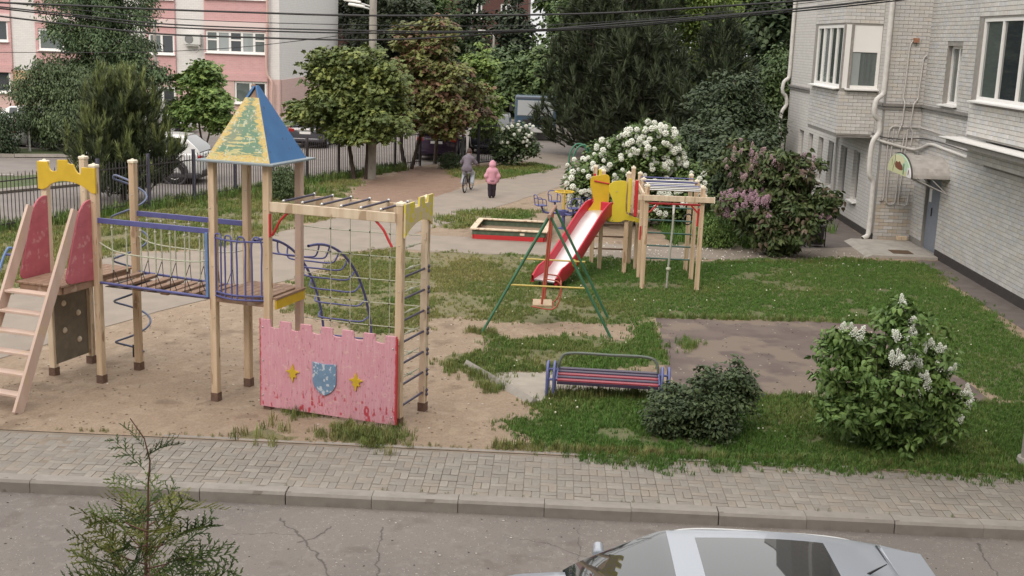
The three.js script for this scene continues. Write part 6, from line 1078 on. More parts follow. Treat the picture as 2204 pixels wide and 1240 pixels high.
{
  const g = plain(0.035, 0.03, 0.04, 0.6), pale = plain(0.13, 0.13, 0.14, 0.6);
  const G = thing('gate', 'open metal gate leaf with pickets beside the blossom bush', 'gate', [-3.1, 0, -48.4], 0.95);
  obj('post', rbox(0.09, 1.75, 0.09, 0, 0.86, 0, 0.006), g, G);
  obj('leaf_frame', [box(1.35, 0.04, 0.03, 0.72, 1.6, 0), box(1.35, 0.04, 0.03, 0.72, 0.85, 0), box(1.35, 0.04, 0.03, 0.72, 0.15, 0), box(0.04, 1.5, 0.03, 1.38, 0.87, 0), box(0.04, 1.5, 0.03, 0.08, 0.87, 0)], g, G);
  for (let i = 1; i < 9; i++) obj('picket', box(0.016, 1.5, 0.016, 0.08 + i * 0.145, 0.95, 0.02), g, G);
  const P = thing('gate_post', 'pale square gate post left of the open gate', 'post', [-3.72, 0, -48.2]);
  obj('shaft', rbox(0.11, 1.25, 0.11, 0, 0.62, 0, 0.01), pale, P); obj('cap', xf(new THREE.ConeGeometry(0.085, 0.06, 4), 0, 1.28, 0, 0, Math.PI / 4), pale, P); obj('hinge', [box(0.03, 0.06, 0.05, 0.06, 0.4, 0), box(0.03, 0.06, 0.05, 0.06, 1.0, 0)], g, P);
}

// ------------------------------------------------------------------ vehicles
M.tyre = plain(0.025, 0.024, 0.024, 0.9); M.rim = plain(0.45, 0.45, 0.46, 0.35, 0.7); M.lampRed = plain(0.3, 0.02, 0.02, 0.25); M.lampClear = plain(0.7, 0.7, 0.72, 0.15); M.black = plain(0.02, 0.02, 0.022, 0.55);
const paint = (r, g, b, metal = 0.0) => { const m = new THREE.MeshPhysicalMaterial({ roughness: 0.38, metalness: metal, clearcoat: 1, clearcoatRoughness: 0.06 }); m.color.setRGB(r, g, b); return m; };
const interp = (pts, x) => { if (x <= pts[0][0]) return pts[0][1]; for (let i = 0; i + 1 < pts.length; i++) if (x <= pts[i + 1][0]) { const t = (x - pts[i][0]) / (pts[i + 1][0] - pts[i][0]); const s = t * t * (3 - 2 * t); return lerp(pts[i][1], pts[i + 1][1], lerp(t, s, 0.5)); } return pts[pts.length - 1][1]; };
function gridParts(rows, classify) { // rows: array of arrays of Vector3 (same length); returns {name: geometry} with shared smooth normals
  const R = rows.length, C = rows[0].length, N = rows.map((r) => r.map(() => V(0, 0, 0)));
  const tri = (a, b, c) => b.clone().sub(a).cross(c.clone().sub(a));
  for (let i = 0; i + 1 < R; i++) for (let j = 0; j + 1 < C; j++) { const a = rows[i][j], b = rows[i][j + 1], c = rows[i + 1][j + 1], d = rows[i + 1][j], n = tri(a, b, c).add(tri(a, c, d)); N[i][j].add(n); N[i][j + 1].add(n); N[i + 1][j].add(n); N[i + 1][j + 1].add(n); }
  const out = {};
  for (let i = 0; i + 1 < R; i++) for (let j = 0; j + 1 < C; j++) { const k = classify(i, j); if (!k) continue; const o = (out[k] ||= { p: [], n: [] }); for (const [r, c] of [[i, j], [i, j + 1], [i + 1, j + 1], [i, j], [i + 1, j + 1], [i + 1, j]]) { const v = rows[r][c], n = N[r][c].clone().normalize(); o.p.push(v.x, v.y, v.z); o.n.push(n.x, n.y, n.z); } }
  const geos = {}; for (const k in out) { const g = new THREE.BufferGeometry(); g.setAttribute('position', new THREE.Float32BufferAttribute(out[k].p, 3)); g.setAttribute('normal', new THREE.Float32BufferAttribute(out[k].n, 3)); geos[k] = metricUV(g); } return geos;
}
function car(name, label, [x, y, z], turn, { L = 4.4, W = 1.8, H = 1.5, hood = 0.95, belt = 0.98, tail = 1.0, xa = 0.9, xb = 0.15, xc = -1.3, xd = -2.0, col = paint(0.7, 0.7, 0.7), wheelR = 0.32, sunroof = null, rails = false, spoiler = false, clad = null, plate = true, hi = 1, group, roofDrop = 0.04 }) {
  const G = thing(name, label, 'car', [x, y, z], turn, group), hl = L / 2, gl = new THREE.MeshPhysicalMaterial({ roughness: 0.03, clearcoat: 1 }); gl.color.setRGB(0.02, 0.023, 0.026);
  // lower body
  const top = [[-hl, tail - 0.12], [-hl + 0.12, tail - 0.02], [xd, belt + 0.01], [xd + 0.5, belt], [xa, hood + 0.02], [xa + 0.35, hood - 0.01], [hl - 0.35, hood - 0.14], [hl - 0.06, hood - 0.25], [hl, hood - 0.36]];
  const wid = (q) => (W / 2) * (1 - 0.13 * Math.pow(Math.abs(q) / hl, 5)), bot = (q) => 0.19 + 0.12 * smooth(hl - 0.5, hl, Math.abs(q));
  const rows = [], n = 30 * hi, cap = (q, k) => { const yt = interp(top, q), yb = bot(q), ym = (yt + yb) / 2; const half = [[0.0, yb], [0.86, yb], [0.965, yb + 0.1], [1, lerp(yb, yt, 0.45)], [0.985, yt - 0.14], [0.95, yt - 0.05], [0.86, yt - 0.005], [0.5, yt + 0.02], [0, yt + 0.03]].map(([a, b]) => [a * wid(q) * k, ym + (b - ym) * k]); const full = [...half.map(([a, b]) => V(q, b, a)), ...half.slice(0, -1).reverse().map(([a, b]) => V(q, b, -a))]; return full.reverse(); };
  rows.push(cap(-hl + 0.0, 0.02)); for (let i = 0; i <= n; i++) { const q = lerp(-hl, hl, i / n); rows.push(cap(q, i === 0 || i === n ? 0.94 : 1)); } rows.push(cap(hl, 0.02));
  mesh('body', gridParts(rows, () => 'b').b, col, G);
  if (clad) obj('cladding', [rbox(L - 0.1, 0.2, W + 0.01, 0, 0.3, 0, 0.06)], clad, G);
  // cabin
  const tops = [[xd, belt - 0.01], [xd + 0.1, belt + 0.12], [xc, H - roofDrop], [(xb + xc) / 2, H], [xb, H - 0.02], [xa, hood]];
  const st = []; const add = (a, b, k) => { for (let i = 0; i < k; i++) st.push(lerp(a, b, i / k)); };
  add(xd, xc, 6 * hi); add(xc, xb, 16 * hi); add(xb, xa, 6 * hi); st.push(xa);
  const ytop = (q) => (q > xb ? lerp(hood, H - 0.02, Math.pow(clamp((xa - q) / (xa - xb)), 0.86)) : q < xc ? lerp(tail - 0.02, H - roofDrop, Math.pow(clamp((q - xd) / (xc - xd)), 0.8)) : H - roofDrop * Math.pow((q - (xb + xc) / 2) / ((xb - xc) / 2), 2) * (q < (xb + xc) / 2 ? 1 : 0.5));
  const lines = [[1, 0], [0.97, 0.12], [0.93, 0.5], [0.885, 0.86], [0.85, 0.95], [0.79, 0.985], [0.6, 1.0], [0.35, 1.012], [0, 1.018]];
  const crow = (q) => { const yt = ytop(q), yb = Math.min(interp(top, q) - 0.03, yt), w = wid(q) * 0.955, half = lines.map(([a, b]) => [lerp(w * 0.98, a * w * 0.98, clamp((yt - yb) / (H - belt))), yb + (yt - yb) * b]); half[8][0] = 0; half[7][0] = w * 0.35; half[6][0] = Math.min(half[6][0], w * 0.62); return [...half.map(([a, b]) => V(q, b, a)), ...half.slice(0, -1).reverse().map(([a, b]) => V(q, b, -a))].reverse(); };
  const cr = st.map(crow), C = cr[0].length, pillars = [xc + 0.04, (xb + xc) / 2 + 0.05];
  const cls = (i, j) => { const k = face(i, j); return k === 'side_window' ? k + '#' + (j < C / 2 - 0.5 ? 'a' : 'b') + pillars.filter((p) => p < (st[i] + st[i + 1]) / 2).length : k; };
  const face = (i, j) => { const q = (st[i] + st[i + 1]) / 2, jj = j < C / 2 - 0.5 ? j : C - 2 - j; // 0 = belt side
    if (q > xb) return jj <= 2 ? (jj === 0 || q > xb + (xa - xb) * 0.55 ? 'panel' : 'side_window') : jj <= 4 ? 'panel' : 'windshield';
    if (q < xc) return jj <= 3 ? 'panel' : jj <= 4 ? 'panel' : 'rear_window';
    if (jj >= 1 && jj <= 2) return pillars.some((p) => Math.abs(p - q) < 0.055) ? 'panel' : 'side_window';
    if (sunroof && jj >= 6 && q > sunroof[0] && q < sunroof[1] ) return 'sunroof'; return 'panel'; };
  const parts = gridParts(cr, cls);
  for (const k in parts) mesh(k === 'panel' ? 'roof' : k.split('#')[0], parts[k], k === 'panel' ? col : gl, G);
  // wheels
  const wx = L * 0.295, tyreG = new THREE.LatheGeometry([[wheelR * 0.62, -0.1], [wheelR * 0.9, -0.105], [wheelR, -0.07], [wheelR, 0.07], [wheelR * 0.9, 0.105], [wheelR * 0.62, 0.1]].map(([a, b]) => new THREE.Vector2(a, b)), 22).rotateX(Math.PI / 2);
  for (const sx of [-1, 1]) for (const sz of [-1, 1]) {
    const w = new THREE.Group(); w.name = 'wheel'; w.position.set(sx * wx, wheelR, sz * (W / 2 - 0.1)); G.add(w);
    obj('tyre', tyreG.clone(), M.tyre, w); const spokes = [xf(new THREE.CylinderGeometry(wheelR * 0.62, wheelR * 0.62, 0.1, 20), 0, 0, -sz * 0.02, Math.PI / 2)]; obj('rim', spokes, M.black, w);
    obj('spokes', [torus(wheelR * 0.58, 0.02, 0, 0, sz * 0.075), ...[0, 1, 2, 3, 4].map((k) => box(wheelR * 1.1, 0.045, 0.02, 0, 0, sz * 0.06, 0, 0, (k * Math.PI) / 5))], M.rim, w);
    obj('wheel_arch', torus(wheelR + 0.045, 0.05, sx * wx, wheelR + 0.01, sz * (W / 2 - 0.025), 0, 0, 0, 6, 24), clad || M.black, G);
  }
  // lamps, plates, bumpers, mirrors
  for (const s of [-1, 1]) {
    obj('headlight', rbox(0.16, 0.15, 0.4, hl - 0.13, hood - 0.3, s * (W / 2 - 0.34), 0.06), M.lampClear, G);
    obj('tail_light', rbox(0.12, 0.2, 0.3, -hl + 0.055, tail - 0.22, s * (W / 2 - 0.25), 0.05), M.lampRed, G);
    const m = obj('mirror', [rbox(0.1, 0.13, 0.2, xa - 0.3, belt + 0.1, s * (W / 2 + 0.08), 0.045)], col, G);
  }
  obj('grille', rbox(0.05, 0.16, 0.7, hl - 0.0, hood - 0.42, 0, 0.02), M.black, G); obj('bumper', [rbox(0.14, 0.1, W * 0.7, hl - 0.02, 0.36, 0, 0.04), rbox(0.14, 0.16, W * 0.74, -hl + 0.03, 0.4, 0, 0.05)], clad || col, G);
  if (plate) { obj('number_plate', [rbox(0.02, 0.11, 0.5, -hl - 0.02, tail - 0.33, 0, 0.004)], M.white, G); obj('trim_strip', rbox(0.03, 0.035, 0.9, -hl - 0.01, tail - 0.2, 0, 0.008), M.metal, G); }
  if (rails) for (const s of [-1, 1]) obj('roof_rail', tube([[xb + 0.1, ytop(xb + 0.1) - 0.06, s * W * 0.385], [xb - 0.12, H - 0.05, s * W * 0.39], [(xb + xc) / 2, H - 0.035, s * W * 0.392], [xc + 0.25, H - 0.065, s * W * 0.386], [xc - 0.02, H - roofDrop - 0.075, s * W * 0.37]], 0.012, 40, 7), M.zinc, G);
  if (spoiler) { obj('spoiler', [rbox(0.34, 0.035, W * 0.66, xc - 0.16, H - roofDrop - 0.03, 0, 0.014, 0, 0, 0.12)], col, G); for (const s of [-1, 1]) obj('spoiler_end', rbox(0.3, 0.05, 0.16, xc - 0.12, H - roofDrop - 0.06, s * W * 0.34, 0.02, 0, 0, 0.2), col, G); obj('tailgate_gap', box(0.012, 0.012, W * 0.68, xc + 0.03, H - roofDrop + 0.004, 0), M.black, G); }
  return G;
}
const silver = paint(0.33, 0.355, 0.40, 0.25);
{
  const c = car('parked_car', 'silver car with dark glass sunroof parked at the bottom of the picture', [1.17, -0.15, -8.5], Math.PI, { L: 4.25, W: 1.82, H: 1.5, hood: 0.98, belt: 1.0, tail: 1.06, xa: 0.95, xb: 0.12, xc: -1.62, xd: -2.06, col: silver, sunroof: [-1.15, -0.12], rails: true, spoiler: true, hi: 2, roofDrop: 0.07 });
  obj('antenna', rod([-1.35, 1.46, 0], [-1.5, 1.56, 0], 0.012, 6, 0.004), M.black, c);
}
car('parked_car', 'white off-roader with dark wheels standing behind the fence by the young pine', [-14.05, -0.03, -40.3], Math.PI, { L: 4.3, W: 1.8, H: 1.66, hood: 1.1, belt: 1.1, tail: 1.12, xc: -1.55, xd: -2.1, col: paint(0.72, 0.72, 0.71), clad: plain(0.06, 0.055, 0.06, 0.6), wheelR: 0.38, rails: true });
car('parked_car', 'dark grey hatchback seen from behind between house and maples', [-11.25, -0.03, -55.3], Math.PI / 2, { L: 4.1, W: 1.75, H: 1.46, tail: 1.04, xc: -1.45, xd: -2.0, col: paint(0.07, 0.07, 0.085, 0.3) });
car('parked_car', 'dark purple off-roader seen from behind under the rust-tinted maple', [-4.95, -0.03, -52.0], Math.PI / 2, { L: 4.5, W: 1.88, H: 1.7, hood: 1.1, belt: 1.12, tail: 1.15, xc: -1.85, xd: -2.2, col: paint(0.03, 0.012, 0.04, 0.2), wheelR: 0.37 });
car('parked_car', 'black off-roader with bright headlights facing the gate', [-2.95, -0.03, -56.0], -Math.PI / 2, { L: 4.7, W: 1.9, H: 1.72, hood: 1.12, belt: 1.12, tail: 1.15, xc: -1.9, xd: -2.3, col: paint(0.02, 0.02, 0.026, 0.2), wheelR: 0.37 });
car('parked_car', 'silver saloon seen from behind through the willow bush', [-21.2, -0.03, -50.0], Math.PI / 2 - 0.75, { L: 4.4, W: 1.76, H: 1.44, tail: 1.02, xc: -1.0, xd: -1.75, col: paint(0.52, 0.53, 0.54, 0.2) });
car('parked_car', 'white saloon at the left edge behind the silver saloon', [-23.3, -0.03, -52.9], -0.45, { L: 4.5, W: 1.8, H: 1.5, tail: 1.02, xc: -1.0, xd: -1.75, col: paint(0.74, 0.74, 0.73) });
car('parked_car', 'white car mostly hidden by pine and birch at the house', [-20.3, -0.03, -59.2], 0.05, { L: 4.3, W: 1.78, H: 1.48, col: paint(0.74, 0.74, 0.74) });
{
  const T = thing('blue_truck', 'blue truck with flat windscreen half hidden by the dark pine', 'truck', [-1.05, -0.03, -63.5], 0);
  const bl = paint(0.045, 0.085, 0.13);
  const s = new THREE.Shape(); [[0, 0.55], [1.5, 0.55], [1.52, 1.25], [1.42, 2.1], [1.25, 2.25], [0, 2.25]].forEach(([a, b], i) => (i ? s.lineTo(a, b) : s.moveTo(a, b))); s.closePath();
  obj('cab', slab(s, 2.15, 0.06).rotateY(-Math.PI / 2).translate(1.075, 0, 0), bl, T);
  obj('windshield', rbox(1.86, 0.78, 0.03, 0, 1.68, 1.56, 0.02, -0.115), (() => { const m = M.glass.clone(); m.color.setRGB(0.35, 0.37, 0.38); return m; })(), T);
  obj('sun_visor', rbox(2.1, 0.14, 0.18, 0, 2.2, 1.42, 0.04), plain(0.10, 0.12, 0.15, 0.4), T);
  obj('centre_bar', box(0.04, 0.78, 0.03, 0.15, 1.68, 1.585, -0.115), bl, T);
  obj('bumper', rbox(2.2, 0.26, 0.16, 0, 0.56, 1.58, 0.05), plain(0.5, 0.5, 0.5, 0.4), T); obj('grille', rbox(1.3, 0.24, 0.04, 0, 0.98, 1.59, 0.02), M.black, T);
  for (const k of [-1, 1]) { obj('headlight', xf(new THREE.CylinderGeometry(0.11, 0.11, 0.06, 16), k * 0.82, 0.92, 1.6, Math.PI / 2), M.lampClear, T); obj('mirror', [rbox(0.2, 0.42, 0.06, k * 1.26, 1.7, 1.4, 0.03), rod([k * 1.08, 1.9, 1.35], [k * 1.26, 1.8, 1.4], 0.015)], M.black, T); obj('wiper', rod([k * 0.3 - 0.1, 1.3, 1.63], [k * 0.3 + 0.25, 1.75, 1.59], 0.012), M.black, T); for (const zz of [0.75, -3.2]) { const w = new THREE.Group(); w.name = 'wheel'; w.position.set(k * 0.95, 0.45, zz); T.add(w); obj('tyre', xf(new THREE.TorusGeometry(0.33, 0.13, 10, 24), 0, 0, 0, 0, Math.PI / 2), M.tyre, w); obj('rim', xf(new THREE.CylinderGeometry(0.25, 0.25, 0.2, 16), 0, 0, 0, 0, 0, Math.PI / 2), M.rim, w); } }
  obj('cargo_bed', [rbox(2.2, 0.5, 4.0, 0, 1.1, -2.3, 0.04)], plain(0.10, 0.13, 0.16, 0.6), T); obj('chassis', box(0.9, 0.2, 5.4, 0, 0.6, -1.4), M.black, T);
}

// ------------------------------------------------------------------ people and bicycle
function figure(bones, box3, res, k) { // bones: [a, b, ra, rb]; smooth union of tapered capsules
  const [cx, cy, cz, S] = box3, mc = new MarchingCubes(res, new THREE.MeshStandardMaterial(), false, false, 90000), d = mc.size; mc.isolation = 0;
  const B = bones.map(([a, b, ra, rb]) => ({ a: V(...a), d: V(...b).sub(V(...a)), ra, rb })), p = V(0, 0, 0), t = V(0, 0, 0);
  for (let z = 0; z < d; z++) for (let y = 0; y < d; y++) for (let x = 0; x < d; x++) {
    p.set(cx + ((x - d / 2) / (d / 2)) * S, cy + ((y - d / 2) / (d / 2)) * S, cz + ((z - d / 2) / (d / 2)) * S); let r = 1e3;
    for (const q of B) { t.copy(p).sub(q.a); const l2 = q.d.lengthSq(), h = l2 ? clamp(t.dot(q.d) / l2) : 0; const e = t.addScaledVector(q.d, -h).length() - lerp(q.ra, q.rb, h); const m = Math.max(k - Math.abs(r - e), 0) / k; r = Math.min(r, e) - m * m * k * 0.25; }
    mc.field[x + y * d + z * d * d] = -r;
  }
  mc.update(); const n = mc.count, g = new THREE.BufferGeometry();
  g.setAttribute('position', new THREE.BufferAttribute(mc.positionArray.slice(0, n * 3), 3)); g.setAttribute('normal', new THREE.BufferAttribute(mc.normalArray.slice(0, n * 3), 3));
  g.scale(S, S, S).translate(cx, cy, cz); const q = mergeVertices(g, 1e-4); q.computeVertexNormals(); return metricUV(flat(q));
}
const hand = (w, d, out) => { // palm and five fingers, curled
  const f = V(...d).normalize(), s = V(-f.z, 0, f.x).normalize(), c = V(...w), e = (u, v, y) => { const q = c.clone().addScaledVector(f, u).addScaledVector(s, v); q.y += y; return [q.x, q.y, q.z]; };
  out.push([[c.x, c.y, c.z], e(0.05, 0, 0), 0.022, 0.026]); for (let i = 0; i < 4; i++) { const v = (i - 1.5) * 0.016, l = [0.026, 0.03, 0.028, 0.022][i]; out.push([e(0.055, v, 0), e(0.055 + l, v, -0.008), 0.0085, 0.0075]); out.push([e(0.055 + l, v, -0.008), e(0.05 + l, v, -0.03), 0.0075, 0.0065]); } out.push([e(0.02, 0.026, 0), e(0.05, 0.04, -0.012), 0.009, 0.007]);
};
{
  const pinkF = grained([0.60, 0.30, 0.37], [0.52, 0.25, 0.32], { size: 0.3, freq: 6, rough: 0.95 }), darkF = plain(0.022, 0.014, 0.022, 0.9), skin = plain(0.42, 0.26, 0.19, 0.6);
  const P = thing('person', 'child in pink hooded jacket and black trousers walking away on the path', 'person', [-2.0, 0, -38.85], 0.12);
  const body = [[[0, 1.08, -0.02], [0, 1.12, -0.03], 0.085, 0.09], [[0, 0.98, 0], [0, 1.05, -0.01], 0.04, 0.04], [[0, 0.62, 0], [0, 0.9, 0], 0.09, 0.1], [[-0.14, 0.88, 0], [-0.19, 0.72, 0.01], 0.04, 0.034], [[-0.19, 0.72, 0.01], [-0.17, 0.58, -0.06], 0.034, 0.027], [[0.14, 0.88, 0], [0.2, 0.72, 0.01], 0.04, 0.034], [[0.2, 0.72, 0.01], [0.18, 0.57, -0.05], 0.034, 0.027], [[-0.07, 0.6, 0], [-0.065, 0.32, 0.02], 0.07, 0.05], [[-0.065, 0.32, 0.02], [-0.06, 0.06, 0.06], 0.05, 0.035], [[0.07, 0.6, 0], [0.06, 0.32, -0.04], 0.07, 0.05], [[0.06, 0.32, -0.04], [0.055, 0.06, -0.03], 0.05, 0.035], [[0, 1.08, -0.11], [0, 1.06, -0.125], 0.016, 0.012]];
  hand([-0.17, 0.58, -0.06], [0, -0.3, -1], body); hand([0.18, 0.57, -0.05], [0.1, -0.3, -1], body);
  mesh('body', figure(body, [0, 0.62, 0, 0.7], 88, 0.03), skin, P);
  mesh('jacket', figure([[[0, 1.09, 0.0], [0, 1.13, -0.02], 0.112, 0.112], [[0, 1.2, 0.02], [0, 1.12, 0.02], 0.05, 0.09], [[0, 0.66, 0.01], [0, 0.88, 0.01], 0.135, 0.14], [[-0.06, 0.9, 0], [0.06, 0.9, 0], 0.12, 0.12], [[-0.13, 0.89, 0], [-0.2, 0.73, 0.02], 0.07, 0.062], [[-0.2, 0.73, 0.02], [-0.175, 0.61, -0.04], 0.062, 0.05], [[0.13, 0.89, 0], [0.21, 0.73, 0.02], 0.07, 0.062], [[0.21, 0.73, 0.02], [0.19, 0.6, -0.03], 0.062, 0.05], [[-0.06, 0.56, 0.01], [0.06, 0.56, 0.01], 0.115, 0.115]], [0, 0.85, 0, 0.5], 64, 0.05), pinkF, P);
  mesh('trousers', figure([[[-0.05, 0.56, 0], [0.05, 0.56, 0], 0.11, 0.11], [[-0.068, 0.55, 0], [-0.068, 0.3, 0.02], 0.085, 0.07], [[-0.068, 0.3, 0.02], [-0.062, 0.1, 0.05], 0.07, 0.066], [[0.068, 0.55, 0], [0.062, 0.3, -0.03], 0.085, 0.07], [[0.062, 0.3, -0.03], [0.058, 0.1, -0.02], 0.07, 0.066]], [0, 0.35, 0, 0.42], 56, 0.03), darkF, P);
  for (const [a, b] of [[-0.06, 0.055], [0.056, -0.03]]) obj('shoe', xf(new THREE.SphereGeometry(0.045, 12, 8), a, 0.035, b - 0.03, 0, 0, 0, [0.9, 0.78, 1.9]), darkF, P);
  obj('waist_strap', xf(new THREE.TorusGeometry(0.13, 0.014, 6, 24), 0, 0.6, 0.01, Math.PI / 2 + 0.12), plain(0.1, 0.06, 0.1, 0.8), P);
}
const cyc = [-2.9, -40.35], cturn = -0.17;
{
  const Bk = thing('bicycle', 'dark bicycle ridden by the person in the grey jacket', 'bicycle', [cyc[0], 0, cyc[1]], cturn);
  const fr = plain(0.05, 0.035, 0.045, 0.4, 0.3); // rides towards -z
  for (const [z, y] of [[0.46, 0.29], [-0.46, 0.29]]) { const w = new THREE.Group(); w.name = 'wheel'; w.position.set(0, y, z); Bk.add(w); obj('tyre', torus(0.265, 0.024, 0, 0, 0, 0, Math.PI / 2, 0, 8, 32), M.tyre, w); obj('rim', torus(0.24, 0.01, 0, 0, 0, 0, Math.PI / 2, 0, 6, 28), M.rim, w); obj('spokes', Array.from({ length: 8 }, (_, k) => rod([0, 0, 0], [0, 0.24 * Math.cos(k * 0.785), 0.24 * Math.sin(k * 0.785)], 0.002, 4)), M.metal, w); }
  obj('frame', [rod([0, 0.29, 0.46], [0, 0.32, 0.05], 0.014), rod([0, 0.29, 0.46], [0, 0.62, 0.2], 0.012), rod([0, 0.32, 0.05], [0, 0.68, 0.22], 0.016), rod([0, 0.32, 0.05], [0, 0.66, -0.34], 0.018), rod([0, 0.62, 0.2], [0, 0.7, -0.33], 0.016)], fr, Bk);
  obj('fork', [rod([0.04, 0.29, -0.46], [0.03, 0.6, -0.37], 0.012), rod([-0.04, 0.29, -0.46], [-0.03, 0.6, -0.37], 0.012), rod([0, 0.58, -0.37], [0, 0.86, -0.29], 0.016)], fr, Bk);
  obj('handlebar', tube([[-0.27, 0.9, -0.2], [-0.12, 0.92, -0.28], [0, 0.87, -0.29], [0.12, 0.92, -0.28], [0.27, 0.9, -0.2]], 0.012, 24, 6), M.black, Bk);
  obj('saddle', xf(new THREE.SphereGeometry(0.1, 12, 8), 0, 0.7, 0.24, 0, 0, 0, [0.75, 0.35, 1.25]), M.black, Bk);
  obj('pedals', [rod([-0.14, 0.22, 0.05], [0.14, 0.42, 0.05], 0.01), box(0.09, 0.02, 0.07, -0.15, 0.2, 0.05), box(0.09, 0.02, 0.07, 0.15, 0.24, 0.05), xf(new THREE.CylinderGeometry(0.075, 0.075, 0.012, 18), 0.04, 0.32, 0.05, 0, 0, Math.PI / 2)], M.darkMetal, Bk);
  const P = thing('person', 'person in grey jacket and pale trousers riding the bicycle away', 'person', [cyc[0], 0, cyc[1]], cturn), skin = plain(0.42, 0.26, 0.19, 0.6);
  const body = [[[0, 1.32, -0.08], [0, 1.36, -0.09], 0.082, 0.085], [[0, 1.2, 0.02], [0, 1.28, -0.05], 0.042, 0.042], [[0, 0.8, 0.22], [0, 1.12, 0.06], 0.1, 0.11], [[-0.15, 1.1, 0.05], [-0.23, 0.98, -0.04], 0.045, 0.038], [[-0.23, 0.98, -0.04], [-0.25, 0.93, -0.16], 0.036, 0.028], [[0.15, 1.1, 0.05], [0.23, 0.98, -0.04], 0.045, 0.038], [[0.23, 0.98, -0.04], [0.25, 0.93, -0.16], 0.036, 0.028], [[-0.08, 0.78, 0.2], [-0.14, 0.6, -0.04], 0.075, 0.055], [[-0.14, 0.6, -0.04], [-0.16, 0.28, 0.08], 0.05, 0.035], [[0.08, 0.78, 0.2], [0.14, 0.62, -0.04], 0.075, 0.055], [[0.14, 0.62, -0.04], [0.16, 0.31, 0.08], 0.05, 0.035], [[0, 1.32, -0.16], [0, 1.3, -0.175], 0.016, 0.012]];
  hand([-0.25, 0.93, -0.16], [0, -0.1, -1], body); hand([0.25, 0.93, -0.16], [0, -0.1, -1], body);
  mesh('body', figure(body, [0, 0.82, 0.02, 0.72], 88, 0.03), skin, P);
  mesh('jacket', figure([[[0, 0.84, 0.2], [0, 1.1, 0.07], 0.145, 0.145], [[-0.08, 1.13, 0.05], [0.08, 1.13, 0.05], 0.105, 0.105], [[-0.15, 1.12, 0.05], [-0.24, 0.99, -0.03], 0.068, 0.06], [[-0.24, 0.99, -0.03], [-0.25, 0.945, -0.13], 0.058, 0.046], [[0.15, 1.12, 0.05], [0.24, 0.99, -0.03], 0.068, 0.06], [[0.24, 0.99, -0.03], [0.25, 0.945, -0.13], 0.058, 0.046], [[-0.06, 0.78, 0.21], [0.06, 0.78, 0.21], 0.135, 0.135], [[0, 1.2, 0.05], [0, 1.22, 0.03], 0.08, 0.08]], [0, 0.98, 0.05, 0.46], 60, 0.05), grained([0.17, 0.145, 0.175], [0.13, 0.11, 0.135], { size: 0.3, rough: 0.95 }), P);
  mesh('trousers', figure([[[-0.06, 0.76, 0.21], [0.06, 0.76, 0.21], 0.125, 0.125], [[-0.09, 0.76, 0.18], [-0.145, 0.6, -0.03], 0.1, 0.075], [[-0.145, 0.6, -0.03], [-0.165, 0.3, 0.08], 0.075, 0.07], [[0.09, 0.76, 0.18], [0.145, 0.62, -0.03], 0.1, 0.075], [[0.145, 0.62, -0.03], [0.165, 0.33, 0.08], 0.075, 0.07]], [0, 0.55, 0.08, 0.42], 56, 0.03), grained([0.44, 0.47, 0.53], [0.36, 0.385, 0.44], { size: 0.3, rough: 0.95 }), P);
  mesh('hair', figure([[[0, 1.36, -0.07], [0, 1.4, -0.08], 0.09, 0.075]], [0, 1.37, -0.07, 0.16], 28, 0.02), plain(0.06, 0.035, 0.028, 0.8), P);
  for (const [a, b] of [[-0.16, 0.235], [0.16, 0.27]]) obj('shoe', [xf(new THREE.SphereGeometry(0.045, 12, 8), a, b, 0.05, 0, 0, 0, [0.95, 0.8, 2.0])], M.white, P);
}

// ------------------------------------------------------------------ poles, lamps, overhead lines
{
  const T = thing('concrete_lamp_pole', 'concrete pole with two white lamp heads among the maples', 'lamp pole', [-6.6, 0, -42.75]);
  obj('shaft', xf(new THREE.CylinderGeometry(0.11, 0.17, 9.2, 8), 0, 4.6, 0), M.concrete, T);
  obj('arm', [rod([0, 6.1, 0], [-0.55, 6.24, 0.1], 0.03), rod([0, 6.0, 0], [-0.5, 6.12, -0.35], 0.03)], M.zinc, T);
  obj('lamp_head', rbox(0.62, 0.1, 0.17, -0.72, 6.28, 0.12, 0.04, 0, 0.1, -0.12), M.white, T); obj('lamp_head', rbox(0.62, 0.1, 0.17, -0.66, 6.15, -0.42, 0.04, 0, -0.3, -0.12), M.white, T);
  obj('insulator_arm', [box(0.9, 0.06, 0.06, 0, 7.4, 0), rod([-0.4, 7.4, 0], [-0.4, 7.56, 0], 0.04), rod([0.4, 7.4, 0], [0.4, 7.56, 0], 0.04)], M.zinc, T);
}
const lamp = (label, x, z, h, dir) => { const T = thing('street_lamp', label, 'street lamp', [x, 0, z]); obj('shaft', xf(new THREE.CylinderGeometry(0.08, 0.13, h, 8), 0, h / 2, 0), M.concrete, T); obj('arm', tube([[0, h, 0], [dir * 0.2, h + 0.25, 0], [dir * 0.6, h + 0.35, 0]], 0.03, 12, 6), M.zinc, T); obj('lamp_head', rbox(0.6, 0.12, 0.24, dir * 0.85, h + 0.36, 0, 0.05), M.white, T); };
lamp('grey street lamp before the pink house, right of the birch', -19.6, -58, 5.1, -1); lamp('distant lamp post in front of the red brick block', -4.4, -82, 5.2, -1); lamp('distant white lamp above the blue truck', 0.55, -83, 5.75, -1);
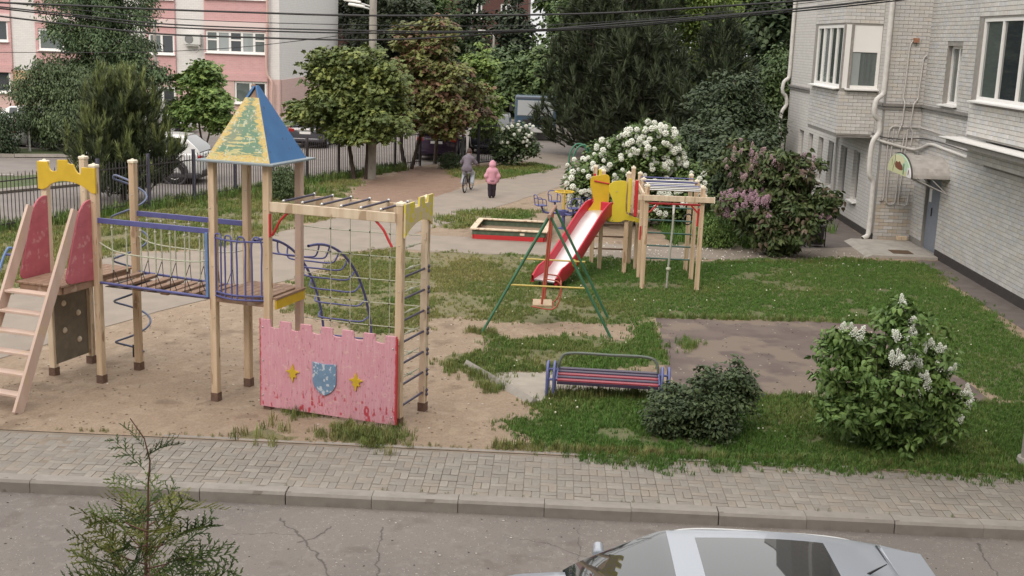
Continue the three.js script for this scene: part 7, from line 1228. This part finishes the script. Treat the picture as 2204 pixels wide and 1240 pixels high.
{
  const post = thing('round_post', 'pale round concrete post at the right edge of the front lawn', 'post', [6.40, 0, -14.95]);
  obj('shaft', xf(new THREE.CylinderGeometry(0.1, 0.12, 7, 14), 0, 3.5, 0), M.concrete, post); obj('footing', xf(new THREE.CylinderGeometry(0.16, 0.18, 0.1, 14), 0, 0.04, 0), M.concrete, post);
  const wires = {
    a: [[-13.11, 5.62], [-11.23, 5.61], [-9.48, 5.59], [-7.18, 5.59], [-5.01, 5.60], [-2.20, 5.69], [1.02, 5.85], [3.14, 6.04], [5.45, 6.27], [9, 6.7], [16, 7.7]],
    b: [[-13.11, 5.52], [-11.24, 5.39], [-9.49, 5.27], [-7.19, 5.24], [-5.00, 5.26], [-2.19, 5.33], [1.03, 5.55], [3.15, 5.80], [5.88, 6.15], [9, 6.6], [16, 7.75]],
    c: [[-13.11, 5.48], [-11.24, 5.34], [-9.49, 5.20], [-7.19, 5.18], [-5.00, 5.20], [-2.19, 5.30], [1.03, 5.51], [3.15, 5.76], [6.19, 6.14], [9, 6.55], [16, 7.6]],
    d: [[-13.12, 5.30], [-11.25, 5.15], [-9.49, 5.03], [-7.19, 5.02], [-5.00, 5.04], [-3.70, 5.10], [-1.11, 5.34], [1.03, 5.60], [3.15, 5.83], [5.46, 6.10], [9, 6.6], [16, 7.6]],
    e: [[-13.17, 4.47], [-11.50, 4.52], [-9.51, 4.61], [-7.63, 4.77], [-6.31, 4.95], [-3.5, 5.42], [2, 6.6], [16, 9.4]],
    f: [[-13.11, 5.62], [-11.46, 5.52], [-9.48, 5.40], [-7.18, 5.37], [-5.00, 5.39], [-2.19, 5.45], [-0.04, 5.56], [4, 6.0], [16, 7.9]] };
  const info = { a: ['topmost thick black overhead cable crossing the whole picture', 0.026], b: ['upper cable of the close pair below the topmost overhead cable', 0.019], c: ['lower cable of the close pair of overhead cables', 0.019], d: ['lowest thick overhead cable, sagging across the house and maples', 0.023], e: ['thin lowest wire rising across the front of the pink house', 0.009], f: ['thin wire between the topmost cable and the close pair', 0.01] };
  let zz = -28; for (const k in wires) { const w = wires[k], ex = [[-30, w[0][1] + (w[0][1] - w[1][1]) * 8 + (k === 'e' ? -0.2 : 0.3)], ...w]; tag(obj('overhead_cable', tube(ex.map(([x, y]) => [x, y, zz]), info[k][1], 120, 6), M.black), info[k][0], 'cable', 'overhead cables'); zz -= 0.05; }
}

renderer.render(scene, camera);
